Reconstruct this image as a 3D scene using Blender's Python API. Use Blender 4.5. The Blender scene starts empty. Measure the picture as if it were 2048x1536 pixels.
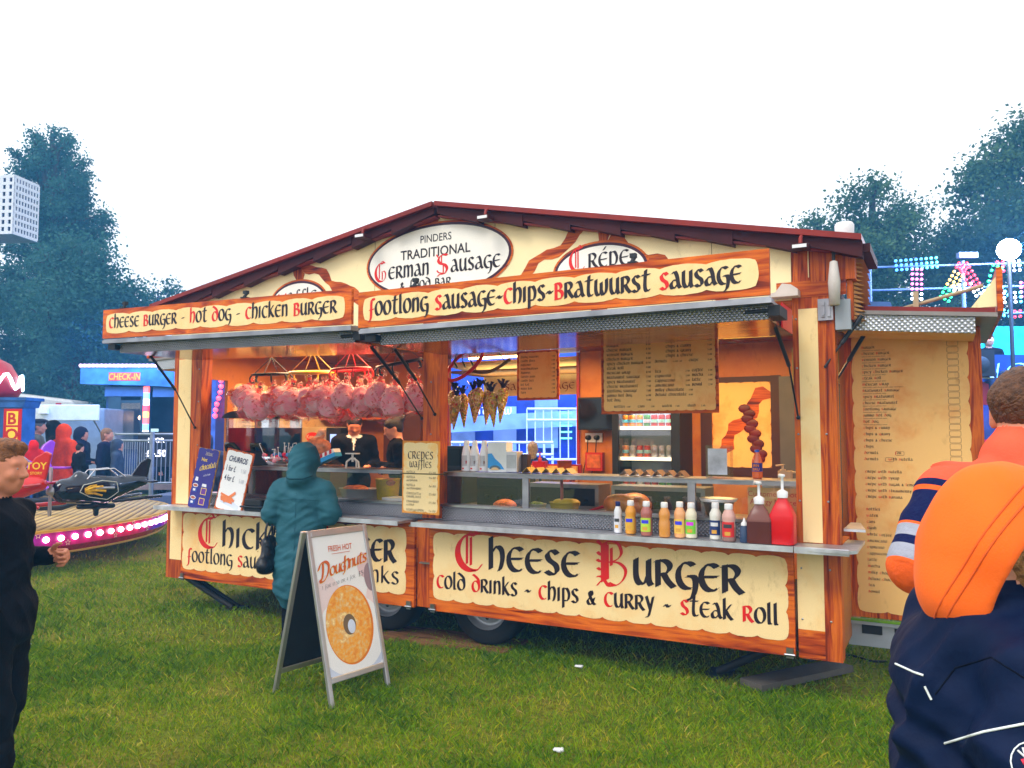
import bpy, math, random
import numpy as np
from mathutils import Vector, Matrix, Euler
R = math.radians
SC = bpy.context.scene
COL = SC.collection
random.seed(7)
rng = np.random.default_rng(7)

# ------------------------------------------------------------ camera, world, sun, exposure
cam = bpy.data.objects.new("camera", bpy.data.cameras.new("camera"))
COL.objects.link(cam)
cam.location = (0, -5.07, 1.6)
cam.rotation_euler = (R(93.6), 0, R(28.6))
cam.data.lens = 28.0; cam.data.sensor_width = 36.0
cam.data.clip_start = 0.05; cam.data.clip_end = 2000
SC.camera = cam
SUN_EL, SUN_AZ = 50, 200
w = bpy.data.worlds.new("World"); SC.world = w; w.use_nodes = True
wt = w.node_tree
sky = wt.nodes.new('ShaderNodeTexSky'); sky.sky_type = 'NISHITA'; sky.sun_disc = False
sky.sun_elevation = R(SUN_EL); sky.sun_rotation = R(SUN_AZ)
sky.air_density = 1.0; sky.dust_density = 1.0; sky.ozone_density = 1.0
hs = wt.nodes.new('ShaderNodeHueSaturation'); hs.inputs['Saturation'].default_value = 0.15   # overcast: a grey-white sky
wt.links.new(sky.outputs[0], hs.inputs['Color'])
cl = wt.nodes.new('ShaderNodeMix'); cl.data_type = 'RGBA'; cl.inputs[0].default_value = .8; cl.inputs[7].default_value = (7.4, 7.5, 7.8, 1)   # even cloud cover
bg = wt.nodes['Background']; bg.inputs[1].default_value = 0.15
wt.links.new(hs.outputs[0], cl.inputs[6]); wt.links.new(cl.outputs[2], bg.inputs[0])
sl = bpy.data.lights.new("sun", 'SUN'); sl.energy = 1.2; sl.angle = R(25); sl.color = (1, .95, .88)
so = bpy.data.objects.new("sun", sl); COL.objects.link(so)
so.rotation_euler = (R(90 - SUN_EL), 0, R(180 - SUN_AZ))
SC.view_settings.view_transform = 'Standard'; SC.view_settings.look = 'None'
SC.view_settings.exposure = 0.8; SC.view_settings.gamma = 1
SC.cycles.use_denoising = True
SC.cycles.max_bounces = 8; SC.cycles.transparent_max_bounces = 24
SC.cycles.sample_clamp_indirect = 6
SC.cycles.volume_bounces = 0

# ------------------------------------------------------------ materials
MATS = {}
def new_mat(name):
    m = bpy.data.materials.new(name); m.use_nodes = True
    MATS[name] = m
    nt = m.node_tree
    return m, nt, nt.nodes['Principled BSDF']
def nd(nt, typ, **kw):
    n = nt.nodes.new(typ)
    for k, v in kw.items():
        if k.startswith('i_'): n.inputs[k[2:].replace('_', ' ')].default_value = v
        else: setattr(n, k, v)
    return n
def c4(c): return (c[0], c[1], c[2], 1)
def coords(nt, scale=(1, 1, 1), rot=(0, 0, 0)):
    tc = nd(nt, 'ShaderNodeTexCoord'); mp = nd(nt, 'ShaderNodeMapping')
    mp.inputs['Scale'].default_value = scale; mp.inputs['Rotation'].default_value = rot
    nt.links.new(tc.outputs['Object'], mp.inputs['Vector'])
    return mp.outputs[0]
def ramp(nt, fac, stops):
    r = nd(nt, 'ShaderNodeValToRGB'); e = r.color_ramp.elements
    e[0].position, e[0].color = stops[0][0], c4(stops[0][1])
    e[1].position, e[1].color = stops[-1][0], c4(stops[-1][1])
    for p, c in stops[1:-1]:
        x = e.new(p); x.color = c4(c)
    nt.links.new(fac, r.inputs[0]); return r.outputs[0]
def bump(nt, b, h, strength=.3, dist=.01):
    n = nd(nt, 'ShaderNodeBump'); n.inputs['Strength'].default_value = strength; n.inputs['Distance'].default_value = dist
    nt.links.new(h, n.inputs['Height']); nt.links.new(n.outputs[0], b.inputs['Normal'])
def plain(name, c, rough=.5, metal=0, var=.12, scale=6., bmp=0., bscale=40., spec=.3, coat=0., emit=None, es=1., alpha=1, sss=0, sheen=0):
    """a surface of one colour with slight uneven tone and optional fine relief"""
    if name in MATS: return MATS[name]
    m, nt, b = new_mat(name)
    b.inputs['Roughness'].default_value = rough; b.inputs['Metallic'].default_value = metal
    b.inputs['Specular IOR Level'].default_value = spec; b.inputs['Coat Weight'].default_value = coat
    if sheen: b.inputs['Sheen Weight'].default_value = sheen
    if var:
        n = nd(nt, 'ShaderNodeTexNoise', i_Scale=scale, i_Detail=6.)
        nt.links.new(coords(nt), n.inputs['Vector'])
        lo = [x * (1 - var) for x in c]; hi = [min(1, x * (1 + var)) for x in c]
        nt.links.new(ramp(nt, n.outputs[0], [(.3, lo), (.7, hi)]), b.inputs['Base Color'])
    else: b.inputs['Base Color'].default_value = c4(c)
    if bmp:
        n2 = nd(nt, 'ShaderNodeTexNoise', i_Scale=bscale, i_Detail=5.)
        nt.links.new(coords(nt), n2.inputs['Vector']); bump(nt, b, n2.outputs[0], bmp, .02)
    if sss:
        b.inputs['Subsurface Weight'].default_value = sss
        b.inputs['Subsurface Radius'].default_value = (.02, .008, .004); b.inputs['Subsurface Scale'].default_value = .5
    if emit:
        b.inputs['Emission Color'].default_value = c4(emit); b.inputs['Emission Strength'].default_value = es
    return m
def wood(name, scale, dark=(.09, .007, .002), mid=(.42, .055, .004), light=(.68, .15, .01), rough=.45):
    if name in MATS: return MATS[name]
    m, nt, b = new_mat(name)
    v = coords(nt, scale)
    n = nd(nt, 'ShaderNodeTexNoise', i_Scale=1., i_Detail=9., i_Distortion=1.1); nt.links.new(v, n.inputs['Vector'])
    col = ramp(nt, n.outputs[0], [(.30, dark), (.42, mid), (.55, light), (.63, mid), (.74, dark)])
    n2 = nd(nt, 'ShaderNodeTexNoise', i_Scale=2.3, i_Detail=3.); nt.links.new(coords(nt), n2.inputs['Vector'])
    mx = nd(nt, 'ShaderNodeMix', data_type='RGBA', blend_type='MULTIPLY'); mx.inputs[0].default_value = .6
    nt.links.new(col, mx.inputs[6]); nt.links.new(ramp(nt, n2.outputs[0], [(.35, (.55, .5, .5)), (.6, (1, 1, 1))]), mx.inputs[7])
    nt.links.new(mx.outputs[2], b.inputs['Base Color']); b.inputs['Roughness'].default_value = rough; b.inputs['Specular IOR Level'].default_value = .18
    bump(nt, b, n.outputs[0], .15, .004)
    return m
def emis(name, c, s, base=None):
    if name in MATS: return MATS[name]
    m, nt, b = new_mat(name)
    b.inputs['Base Color'].default_value = c4(base or [x * .8 for x in c]); b.inputs['Emission Color'].default_value = c4(c); b.inputs['Emission Strength'].default_value = s
    return m
def glassy(name, tint=(1, 1, 1), refl=.12, rough=.02):
    if name in MATS: return MATS[name]
    m, nt, b = new_mat(name)
    t = nd(nt, 'ShaderNodeBsdfTransparent'); t.inputs[0].default_value = c4(tint)
    g = nd(nt, 'ShaderNodeBsdfGlossy'); g.inputs['Roughness'].default_value = rough
    mx = nd(nt, 'ShaderNodeMixShader'); fr = nd(nt, 'ShaderNodeFresnel', i_IOR=1.45)
    ad = nd(nt, 'ShaderNodeMath', operation='MULTIPLY_ADD'); ad.inputs[1].default_value = .8; ad.inputs[2].default_value = refl * .4
    nt.links.new(fr.outputs[0], ad.inputs[0]); nt.links.new(ad.outputs[0], mx.inputs[0])
    nt.links.new(t.outputs[0], mx.inputs[1]); nt.links.new(g.outputs[0], mx.inputs[2])
    nt.links.new(mx.outputs[0], nt.nodes['Material Output'].inputs[0])
    return m
def film(name, tint, opac=.35, rough=.12):
    """thin clear plastic film with crinkles"""
    if name in MATS: return MATS[name]
    m, nt, b = new_mat(name)
    b.inputs['Base Color'].default_value = c4(tint); b.inputs['Roughness'].default_value = rough
    b.inputs['Alpha'].default_value = opac; b.inputs['Specular IOR Level'].default_value = .9
    n = nd(nt, 'ShaderNodeTexNoise', i_Scale=16., i_Detail=4., i_Distortion=2.); nt.links.new(coords(nt), n.inputs['Vector'])
    bump(nt, b, n.outputs[0], .9, .03)
    return m
def cream_mat(name, c, stain=(.8, .42, .14), amount=(.55, .8), scale=2.2):
    if name in MATS: return MATS[name]
    m, nt, b = new_mat(name)
    n = nd(nt, 'ShaderNodeTexNoise', i_Scale=scale, i_Detail=7., i_Roughness=.62); nt.links.new(coords(nt), n.inputs['Vector'])
    n2 = nd(nt, 'ShaderNodeTexNoise', i_Scale=13., i_Detail=9., i_Roughness=.7); nt.links.new(coords(nt, (1, 1, .45)), n2.inputs['Vector'])
    mx = nd(nt, 'ShaderNodeMix', data_type='RGBA', blend_type='MULTIPLY'); mx.inputs[0].default_value = .5
    nt.links.new(ramp(nt, n.outputs[0], [(.0, [x * .96 for x in c]), (amount[0], c), (amount[1], stain)]), mx.inputs[6]); nt.links.new(ramp(nt, n2.outputs[0], [(.26, (.45, .36, .28)), (.42, (1, 1, 1))]), mx.inputs[7])
    nt.links.new(mx.outputs[2], b.inputs['Base Color'])
    b.inputs['Roughness'].default_value = .5; b.inputs['Specular IOR Level'].default_value = .15; bump(nt, b, n2.outputs[0], .06, .004)
    return m
def chequer(name, c, freq=95., rough=.28, strength=.8):
    if name in MATS: return MATS[name]
    m, nt, b = new_mat(name)
    b.inputs['Metallic'].default_value = .85; b.inputs['Roughness'].default_value = rough
    a = []
    for rot in (R(45), R(-45)):
        wv = nd(nt, 'ShaderNodeTexWave', wave_type='BANDS', bands_direction='X', i_Scale=freq / 6.28)
        nt.links.new(coords(nt, (1, 1, 1), (0, rot, 0)), wv.inputs['Vector']); a.append(wv.outputs['Fac'])
    mu = nd(nt, 'ShaderNodeMath', operation='MULTIPLY'); nt.links.new(a[0], mu.inputs[0]); nt.links.new(a[1], mu.inputs[1])
    bump(nt, b, mu.outputs[0], strength, .006)
    n = nd(nt, 'ShaderNodeTexNoise', i_Scale=3., i_Detail=6.); nt.links.new(coords(nt), n.inputs['Vector'])
    ad = nd(nt, 'ShaderNodeMix', data_type='RGBA', blend_type='MULTIPLY'); ad.inputs[0].default_value = .75
    nt.links.new(ramp(nt, mu.outputs[0], [(.1, [x * .42 for x in c]), (.6, c)]), ad.inputs[6])
    nt.links.new(ramp(nt, n.outputs[0], [(.3, (.55, .55, .55)), (.6, (1, 1, 1))]), ad.inputs[7])
    nt.links.new(ad.outputs[2], b.inputs['Base Color'])
    return m

WH = wood('painted wood across', (1.6, 9, 22)); WV = wood('painted wood upright', (24, 9, 1.5)); WY = wood('painted wood deep', (14, 1.6, 14))
WHB = wood('bright painted wood', (1.4, 9, 16), (.12, .008, .002), (.54, .076, .004), (.78, .175, .01))
CREAM = cream_mat('parchment paint', (.9, .66, .32), (.85, .42, .1), (.5, .85)); CREAMG = cream_mat('cream gable paint', (.93, .76, .42), (.85, .5, .16), (.6, .85), 1.6)
MENU = cream_mat('menu parchment', (.85, .5, .17), (.75, .24, .04), (.5, .75), 3.)
IVORY = plain('ivory sign paint', (.86, .82, .72), .4, var=.03)
REDBARGE = plain('oxide red metal', (.22, .014, .006), .5, var=.25, scale=4)
TILE = plain('dark red roof tile', (.05, .003, .003), .7, var=.2)
INK = plain('black brown lettering', (.018, .009, .012), .5, var=0); RED = plain('red lettering', (.72, .012, .008), .45, var=0)
STEEL = plain('brushed steel', (.4, .4, .42), .3, 1., var=.3, scale=5); ALU = plain('aluminium trim', (.3, .3, .32), .42, .9, var=.3)
CHQ = chequer('chequer plate', (.5, .5, .54), 110, .25, 1.); HEXP = chequer('dimpled plate', (.8, .82, .86), 90, .4, .5)
BLACK = plain('black plastic', (.012, .012, .014), .4, var=.1); DARK = plain('dark painted steel', (.02, .02, .022), .55)
WHITE = plain('white plastic', (.8, .8, .8), .4, var=.04); RUBBER = plain('tyre rubber', (.012, .012, .012), .75, bmp=.1)
GLASS = glassy('clear glass'); PERSPEX = glassy('clear perspex', (.96, .95, .92), .2)

# ------------------------------------------------------------ mesh builder
OFF = {}
WARP = None                                         # sag of a part along its length, where one is set
def link(o, parent=None):
    COL.objects.link(o)
    if parent is not None: o.parent = parent
    return o
class MB:
    def __init__(s): s.v = []; s.f = []; s.m = []; s.T = Matrix.Identity(4); s.mi = 0; s.sm = []; s.smooth = False
    def add(s, vs, fs, mi=None):
        o = len(s.v); T = s.T
        s.v += [T @ Vector(p) for p in vs]
        mi = s.mi if mi is None else mi
        for f in fs: s.f.append(tuple(o + i for i in f)); s.m.append(mi); s.sm.append(s.smooth)
    def box(s, a, b, mi=None, bev=0):
        x0, y0, z0 = a; x1, y1, z1 = b
        if x0 > x1: x0, x1 = x1, x0
        if y0 > y1: y0, y1 = y1, y0
        if z0 > z1: z0, z1 = z1, z0
        if not bev:
            s.add([(x0,y0,z0),(x1,y0,z0),(x1,y1,z0),(x0,y1,z0),(x0,y0,z1),(x1,y0,z1),(x1,y1,z1),(x0,y1,z1)],
                  [(0,3,2,1),(4,5,6,7),(0,1,5,4),(1,2,6,5),(2,3,7,6),(3,0,4,7)], mi)
        else:
            s.prism(rrect(x0, y0, x1, y1, bev, 3), z0, z1, mi)
    def prism(s, poly, z0, z1, mi=None, axis='z'):
        n = len(poly)
        P = {'z': lambda p, z: (p[0], p[1], z), 'y': lambda p, z: (p[0], z, p[1]), 'x': lambda p, z: (z, p[0], p[1])}[axis]
        vs = [P(p, z0) for p in poly] + [P(p, z1) for p in poly]
        fs = [(i, (i + 1) % n, n + (i + 1) % n, n + i) for i in range(n)]
        fs += [tuple(range(n - 1, -1, -1)), tuple(range(n, 2 * n))]
        if axis == 'y': fs = [f[::-1] for f in fs]
        s.add(vs, fs, mi)
    def quad(s, a, b, c, d, mi=None): s.add([a, b, c, d], [(0, 1, 2, 3)], mi)
    def poly(s, pts, mi=None): s.add(pts, [tuple(range(len(pts)))], mi)
    def tube(s, pts, r, n=8, mi=None, closed=False, cap=True):
        pts = [Vector(p) for p in pts]; k = len(pts)
        rs = r if isinstance(r, (list, tuple)) else [r] * k
        rings = []; up = None
        for i, p in enumerate(pts):
            if closed: d = pts[(i + 1) % k] - pts[i - 1]
            else: d = pts[min(i + 1, k - 1)] - pts[max(i - 1, 0)]
            if d.length < 1e-9: d = Vector((0, 0, 1))
            d.normalize()
            if up is None: up = Vector((0, 0, 1)) if abs(d.z) < .9 else Vector((1, 0, 0))
            a = d.cross(up)
            if a.length < 1e-6: a = d.orthogonal()
            a.normalize(); b = a.cross(d).normalized(); up = b
            rings.append([p + (a * math.cos(t) + b * math.sin(t)) * rs[i] for t in (2 * math.pi * j / n for j in range(n))])
        vs = [v for rg in rings for v in rg]; fs = []
        for i in range(k if closed else k - 1):
            i2 = (i + 1) % k
            for j in range(n): fs.append((i * n + j, i * n + (j + 1) % n, i2 * n + (j + 1) % n, i2 * n + j))
        o = s.smooth; s.smooth = True; s.add(vs, fs, mi); s.smooth = o
        if cap and not closed:
            s.add(rings[0], [tuple(range(n - 1, -1, -1))], mi); s.add(rings[-1], [tuple(range(n))], mi)
    def lathe(s, prof, c=(0, 0, 0), n=20, mi=None, axis='z', arc=None, sx=1, sy=1):
        vs = []; k = len(prof); full = arc is None
        m = n if full else n + 1
        for j in range(m):
            t = 2 * math.pi * j / n if full else R(arc[0] + (arc[1] - arc[0]) * j / n)
            for (r, z) in prof:
                x, y = r * math.cos(t) * sx, r * math.sin(t) * sy
                p = {'z': (x, y, z), 'y': (x, z, y), 'x': (z, x, y)}[axis]
                vs.append((p[0] + c[0], p[1] + c[1], p[2] + c[2]))
        fs = []
        for j in range(n):
            j2 = (j + 1) % m
            for i in range(k - 1):
                f = (j * k + i, j2 * k + i, j2 * k + i + 1, j * k + i + 1)
                fs.append(f if axis != 'y' else f[::-1])
        o = s.smooth; s.smooth = True; s.add(vs, fs, mi); s.smooth = o
    def ball(s, c, r, n=10, mi=None):
        r = (r, r, r) if not isinstance(r, (tuple, list)) else r
        vs = []; fs = []
        for i in range(n + 1):
            a = math.pi * i / n
            for j in range(2 * n):
                b = math.pi * j / n
                vs.append((c[0] + r[0] * math.sin(a) * math.cos(b), c[1] + r[1] * math.sin(a) * math.sin(b), c[2] + r[2] * math.cos(a)))
        for i in range(n):
            for j in range(2 * n):
                fs.append((i * 2 * n + j, (i + 1) * 2 * n + j, (i + 1) * 2 * n + (j + 1) % (2 * n), i * 2 * n + (j + 1) % (2 * n)))
        o = s.smooth; s.smooth = True; s.add(vs, fs, mi); s.smooth = o
    def build(s, name, mats, parent=None, origin=None, bevel=0):
        me = bpy.data.meshes.new(name)
        off = Vector(OFF.get(parent.name, (0, 0, 0))) if parent is not None else Vector(origin or (0, 0, 0))
        if WARP: s.v = [Vector((v.x, v.y, v.z + WARP(v.x))) for v in s.v]
        me.from_pydata([tuple(v - off) for v in s.v], [], s.f)
        if not isinstance(mats, (list, tuple)): mats = [mats]
        for m in mats: me.materials.append(m)
        me.polygons.foreach_set('material_index', s.m); me.polygons.foreach_set('use_smooth', s.sm)
        me.update()
        o = link(bpy.data.objects.new(name, me), parent)
        if parent is None: o.location = off
        OFF[o.name] = off
        if bevel:
            b = o.modifiers.new('bevel', 'BEVEL'); b.width = bevel; b.segments = 2; b.limit_method = 'ANGLE'; b.angle_limit = R(40)
        return o
def np_mesh(name, V, F, mats, parent=None, origin=None, fm=None, smooth=True):
    """numpy vertices (n,3) and faces (m,k) -> object"""
    me = bpy.data.meshes.new(name)
    off = np.array(OFF.get(parent.name, (0, 0, 0)) if parent is not None else (origin or (0, 0, 0)), dtype=np.float64)
    V = np.asarray(V) - off; F = np.asarray(F); m, k = F.shape
    me.vertices.add(len(V)); me.vertices.foreach_set('co', V.astype(np.float32).ravel())
    me.loops.add(m * k); me.loops.foreach_set('vertex_index', F.astype(np.int32).ravel())
    me.polygons.add(m); me.polygons.foreach_set('loop_start', np.arange(0, m * k, k, dtype=np.int32))
    if not isinstance(mats, (list, tuple)): mats = [mats]
    for x in mats: me.materials.append(x)
    if fm is not None: me.polygons.foreach_set('material_index', np.asarray(fm, dtype=np.int32))
    me.polygons.foreach_set('use_smooth', np.full(m, smooth))
    me.update(calc_edges=True)
    o = link(bpy.data.objects.new(name, me), parent)
    if parent is None: o.location = tuple(off)
    OFF[o.name] = tuple(off)
    return o
def tag(o, label=None, cat=None, group=None, kind=None):
    if label: o['label'] = label
    if cat: o['category'] = cat
    if group: o['group'] = group
    if kind: o['kind'] = kind
    return o
def thing(name, loc, label, cat, group=None):
    o = link(bpy.data.objects.new(name, None)); o.location = loc; o.empty_display_size = .1
    OFF[o.name] = tuple(loc)
    return tag(o, label, cat, group)
def dup(o, loc=None, rot=None, label=None, group=None, parent=None, scale=None):
    c = o.copy(); link(c, parent)
    for ch in list(o.children): dup(ch, parent=c)
    if loc is not None: c.location = loc
    if rot is not None: c.rotation_euler = rot if isinstance(rot, (tuple, list)) else (0, 0, rot)
    if scale is not None: c.scale = scale if isinstance(scale, (tuple, list)) else (scale,) * 3
    if label: c['label'] = label
    if group: c['group'] = group
    return c
def rrect(x0, y0, x1, y1, r, n=4):
    out = []
    for cx, cy, a in ((x1 - r, y0 + r, -90), (x1 - r, y1 - r, 0), (x0 + r, y1 - r, 90), (x0 + r, y0 + r, 180)):
        for i in range(n + 1):
            t = R(a + 90 * i / n); out.append((cx + r * math.cos(t), cy + r * math.sin(t)))
    return out
def wavy(x0, z0, x1, z1, amp, pitch, seed=0, flat=.5):
    """outline of a parchment with a scalloped edge (counter-clockwise)"""
    rd = random.Random(seed); out = []
    def edge(a, b, nx, ny):
        L = math.hypot(b[0] - a[0], b[1] - a[1]); k = max(1, round(L / pitch)); n = k * 10
        for i in range(n):
            t = i / n; u = (t * k) % 1.0
            h = amp * (max(0, math.sin(math.pi * u)) ** flat) + rd.uniform(-.08, .08) * amp
            out.append((a[0] + (b[0] - a[0]) * t + nx * h, a[1] + (b[1] - a[1]) * t + ny * h))
    edge((x0, z0), (x1, z0), 0, -1); edge((x1, z0), (x1, z1), 1, 0); edge((x1, z1), (x0, z1), 0, 1); edge((x0, z1), (x0, z0), -1, 0)
    return out
def frame_T(o, x=(1, 0, 0), z=(0, 0, 1)):
    """matrix whose local x runs along the panel and z up it; local -y faces out"""
    x = Vector(x).normalized(); z = Vector(z).normalized(); y = z.cross(x).normalized(); z = x.cross(y)
    M = Matrix.Identity(4)
    for i in range(3): M[i][0], M[i][1], M[i][2], M[i][3] = x[i], y[i], z[i], o[i]
    return M

# ------------------------------------------------------------ lettering drawn with a broad pen
def _arc(cx, cy, rx, ry, a0, a1, n=14):
    return [(cx + rx * math.cos(R(a0 + (a1 - a0) * i / n)), cy + ry * math.sin(R(a0 + (a1 - a0) * i / n))) for i in range(n + 1)]
def _sm(*p, n=5):
    p = list(p); q = [p[0]] + p + [p[-1]]; out = []
    for i in range(1, len(q) - 2):
        a, b, c, d = q[i - 1], q[i], q[i + 1], q[i + 2]
        for k in range(n):
            t = k / n
            out.append(tuple(.5 * (2 * b[j] + (c[j] - a[j]) * t + (2 * a[j] - 5 * b[j] + 4 * c[j] - d[j]) * t * t + (3 * b[j] - a[j] - 3 * c[j] + d[j]) * t ** 3) for j in (0, 1)))
    out.append(p[-1]); return out
G = {
 'a': (.78, [_sm((.16, .9), (.38, 1), (.56, .7), (.66, .2), (.82, .02)), _sm((.6, .5), (.3, .5), (.08, .3), (.14, .06), (.36, .04), (.62, .28))]),
 'b': (.72, [[(.12, 1.02), (.12, 0)], _sm((.02, 1), (.4, 1), (.58, .8), (.48, .6), (.15, .54)), _sm((.15, .54), (.5, .52), (.7, .32), (.6, .06), (.3, 0), (.05, .0))]),
 'c': (.72, [_arc(.46, .5, .4, .5, 48, 308)]),
 'd': (.8, [_arc(.42, .42, .36, .42, 0, 360, 18), _sm((.78, .42), (.72, .9), (.45, 1.15), (.1, 1.32))]),
 'e': (.74, [_arc(.46, .5, .4, .5, 52, 308), [(.1, .5), (.7, .54)]]),
 'f': (.58, [_sm((.62, 1.12), (.48, 1.24), (.3, 1.1), (.26, .5), (.24, -.1), (.12, -.38), (.0, -.36)), [(.08, .42), (.56, .46)]]),
 'g': (.8, [_arc(.46, .5, .4, .5, 52, 290), _sm((.45, .48), (.74, .46), (.78, .1), (.66, -.28), (.42, -.44))]),
 'h': (.78, [[(.12, 1.38), (.12, 0)], _sm((.14, .68), (.4, .98), (.64, .86), (.7, .5), (.62, .12), (.54, -.04))]),
 'i': (.3, [[(.13, 1.0), (.13, 0)]]),
 'j': (.32, [_sm((.16, 1), (.16, .2), (.1, -.3), (-.06, -.36))]),
 'k': (.74, [[(.12, 1.38), (.12, 0)], [(.64, 1.0), (.16, .46)], _sm((.24, .56), (.5, .2), (.74, .0))]),
 'l': (.32, [_sm((.12, 1.38), (.12, .2), (.2, .02), (.32, .04))]),
 'm': (1.14, [[(.12, 1), (.12, 0)], _sm((.14, .7), (.36, .98), (.56, .8), (.58, .0)), _sm((.6, .7), (.82, .98), (1.02, .8), (1.04, .0))]),
 'n': (.76, [[(.12, 1), (.12, 0)], _sm((.14, .7), (.4, .98), (.62, .82), (.64, .0))]),
 'o': (.82, [_arc(.42, .5, .36, .5, 0, 360, 20)]),
 'p': (.76, [[(.12, 1), (.12, -.44)], _sm((.14, .84), (.44, .98), (.68, .6), (.56, .12), (.16, .08))]),
 'q': (.78, [_arc(.42, .5, .36, .48, 0, 360, 18), [(.7, .9), (.7, -.44)]]),
 'r': (.76, [[(.12, 1.0), (.12, 0)], _sm((.02, .96), (.42, 1), (.64, .8), (.5, .54), (.2, .48)), _sm((.36, .5), (.56, .2), (.8, .0))]),
 's': (.64, [_sm((.58, .86), (.36, 1), (.12, .84), (.2, .6), (.5, .4), (.56, .14), (.34, 0), (.06, .12))]),
 't': (.66, [[(.02, .98), (.64, 1.0)], _sm((.34, 1.3), (.26, .5), (.3, .1), (.48, .0), (.66, .1))]),
 'u': (.8, [_sm((.12, 1), (.12, .3), (.3, .02), (.54, .12), (.66, .4)), _sm((.68, 1), (.68, .2), (.8, .0))]),
 'v': (.74, [[(.08, 1), (.38, 0)], [(.68, 1), (.38, 0)]]),
 'w': (1.12, [_sm((.12, 1), (.1, .3), (.3, .0), (.54, .2), (.56, .8)), _sm((.56, .3), (.74, .0), (1., .3), (1.02, 1))]),
 'x': (.72, [[(.08, 1), (.66, 0)], [(.64, 1), (.08, 0)]]),
 'y': (.76, [[(.08, 1), (.42, .1)], _sm((.68, 1), (.42, .1), (.26, -.36), (.06, -.42))]),
 'z': (.66, [[(.06, 1), (.6, 1)], [(.6, 1), (.06, 0)], [(.06, 0), (.62, 0)]]),
 '&': (.84, [_sm((.7, .5), (.5, .1), (.24, .0), (.08, .24), (.3, .5), (.52, .72), (.42, .96), (.24, .84), (.36, .5), (.6, .12), (.8, .02))]),
 '-': (.5, [[(.06, .46), (.42, .5)]]), '~': (.62, [_sm((.04, .42), (.2, .56), (.4, .4), (.56, .54))]),
 "'": (.2, [[(.1, 1.1), (.1, .86)]]), '.': (.24, [[(.1, .06), (.12, .0)]]), ' ': (.5, []), '/': (.5, [[(.05, 0), (.4, 1)]]),
 '0': (.6, [_arc(.3, .5, .24, .5, 0, 360)]), '1': (.36, [_sm((.06, .8), (.2, 1), (.2, 0))]),
 '2': (.6, [_sm((.08, .8), (.3, 1), (.5, .8), (.3, .35), (.06, .02)), [(.06, .02), (.56, .02)]]),
 '3': (.58, [_sm((.08, .9), (.36, 1), (.46, .76), (.24, .54), (.5, .3), (.36, 0), (.06, .08))]),
 '4': (.6, [[(.42, 0), (.42, 1), (.06, .3), (.56, .3)]]), '5': (.58, [[(.5, 1), (.14, 1), (.12, .58)], _sm((.12, .58), (.4, .62), (.5, .3), (.34, .02), (.06, .06))]),
 '6': (.58, [_sm((.44, .98), (.16, .7), (.1, .3), (.3, 0), (.5, .26), (.3, .5), (.12, .34))]),
 '7': (.54, [[(.06, 1), (.5, 1), (.2, 0)]]), '8': (.58, [_arc(.28, .75, .2, .24, 0, 360), _arc(.28, .25, .24, .26, 0, 360)]), '9': (.56, [_arc(.28, .7, .2, .28, 0, 360), _sm((.48, .7), (.44, .3), (.24, 0))]),
 '£': (.6, [_sm((.5, .86), (.36, 1), (.22, .84), (.22, .3), (.06, .02)), [(.06, .02), (.56, .04)], [(.08, .48), (.42, .48)]]),
 'é': (.74, [_arc(.46, .5, .4, .5, 52, 308), [(.1, .5), (.7, .54)], [(.44, 1.16), (.62, 1.38)]]),
 # black-letter capitals with doubled strokes
 '<C': (1.2, [_arc(.66, .5, .58, .62, 78, 285, 22), [(.46, 1.06), (.46, .1)], [(.62, 1.02), (.62, .06)], _sm((.5, 1.1), (.74, 1.3), (.9, 1.14), (1.12, 1.34)), _sm((.6, -.1), (.86, -.1), (1.06, .12))]),
 '<B': (1.25, [[(.34, 1.2), (.34, .0)], [(.46, 1.14), (.46, .06)], [(.6, .5), (.6, 1.05)], _sm((.1, 1.25), (.3, 1.12), (.52, 1.26), (.84, 1.2), (.96, .92), (.8, .7), (.5, .6)), _sm((.5, .6), (.86, .6), (1.1, .4), (1.02, .1), (.76, -.1), (.5, -.04)), _sm((.08, -.16), (.3, .04), (.5, -.14), (.78, -.1)), _sm((.1, .9), (.2, .82), (.34, .8)), _sm((.08, .66), (.2, .6), (.34, .62)), _sm((.1, .4), (.2, .34), (.34, .36)), _sm((.06, .1), (.16, .14), (.3, .1))]),
 '<G': (1.2, [_arc(.62, .5, .54, .6, 70, 290, 22), [(.44, 1.0), (.44, .1)], _sm((.5, 1.06), (.72, 1.22), (.98, 1.08)), _sm((.64, .52), (.9, .56), (1.04, .36), (.94, .02), (.64, -.1)), [(.72, .5), (.72, .02)]]),
 '<S': (1.2, [_sm((1.0, 1.1), (.7, 1.16), (.36, 1.06), (.22, .82), (.4, .62), (.8, .5), (.98, .26), (.8, -.02), (.4, -.04), (.14, -.18)), [(.5, 1.08), (.5, .62)], [(.66, .5), (.66, .02)], _sm((.06, 1.2), (.24, 1.02), (.5, 1.12)), _sm((.1, .2), (.24, .06), (.5, .02))]),
}
PENANG = R(28)
def pen(mb, pts, w, th, mi, lay, org, sx, sy, out=.0016, ang=PENANG):
    """sweep a flat nib of width w and thickness th along the stroke, one thin layer of paint per stroke"""
    nx, ny = math.cos(ang) * w / 2, math.sin(ang) * w / 2
    mx, my = -math.sin(ang) * th / 2, math.cos(ang) * th / 2
    for k, (dx, dy) in enumerate(((nx, ny), (mx, my))):
        y = -out - lay * .00025 - k * .00012
        vs = []; fs = []
        for (px, py) in pts:
            X, Z = org[0] + px * sx, org[1] + py * sy
            vs += [(X - dx, y, Z - dy), (X + dx, y, Z + dy)]
        for i in range(len(pts) - 1): fs.append((2 * i, 2 * i + 2, 2 * i + 3, 2 * i + 1))
        mb.add(vs, fs, mi)
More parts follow.
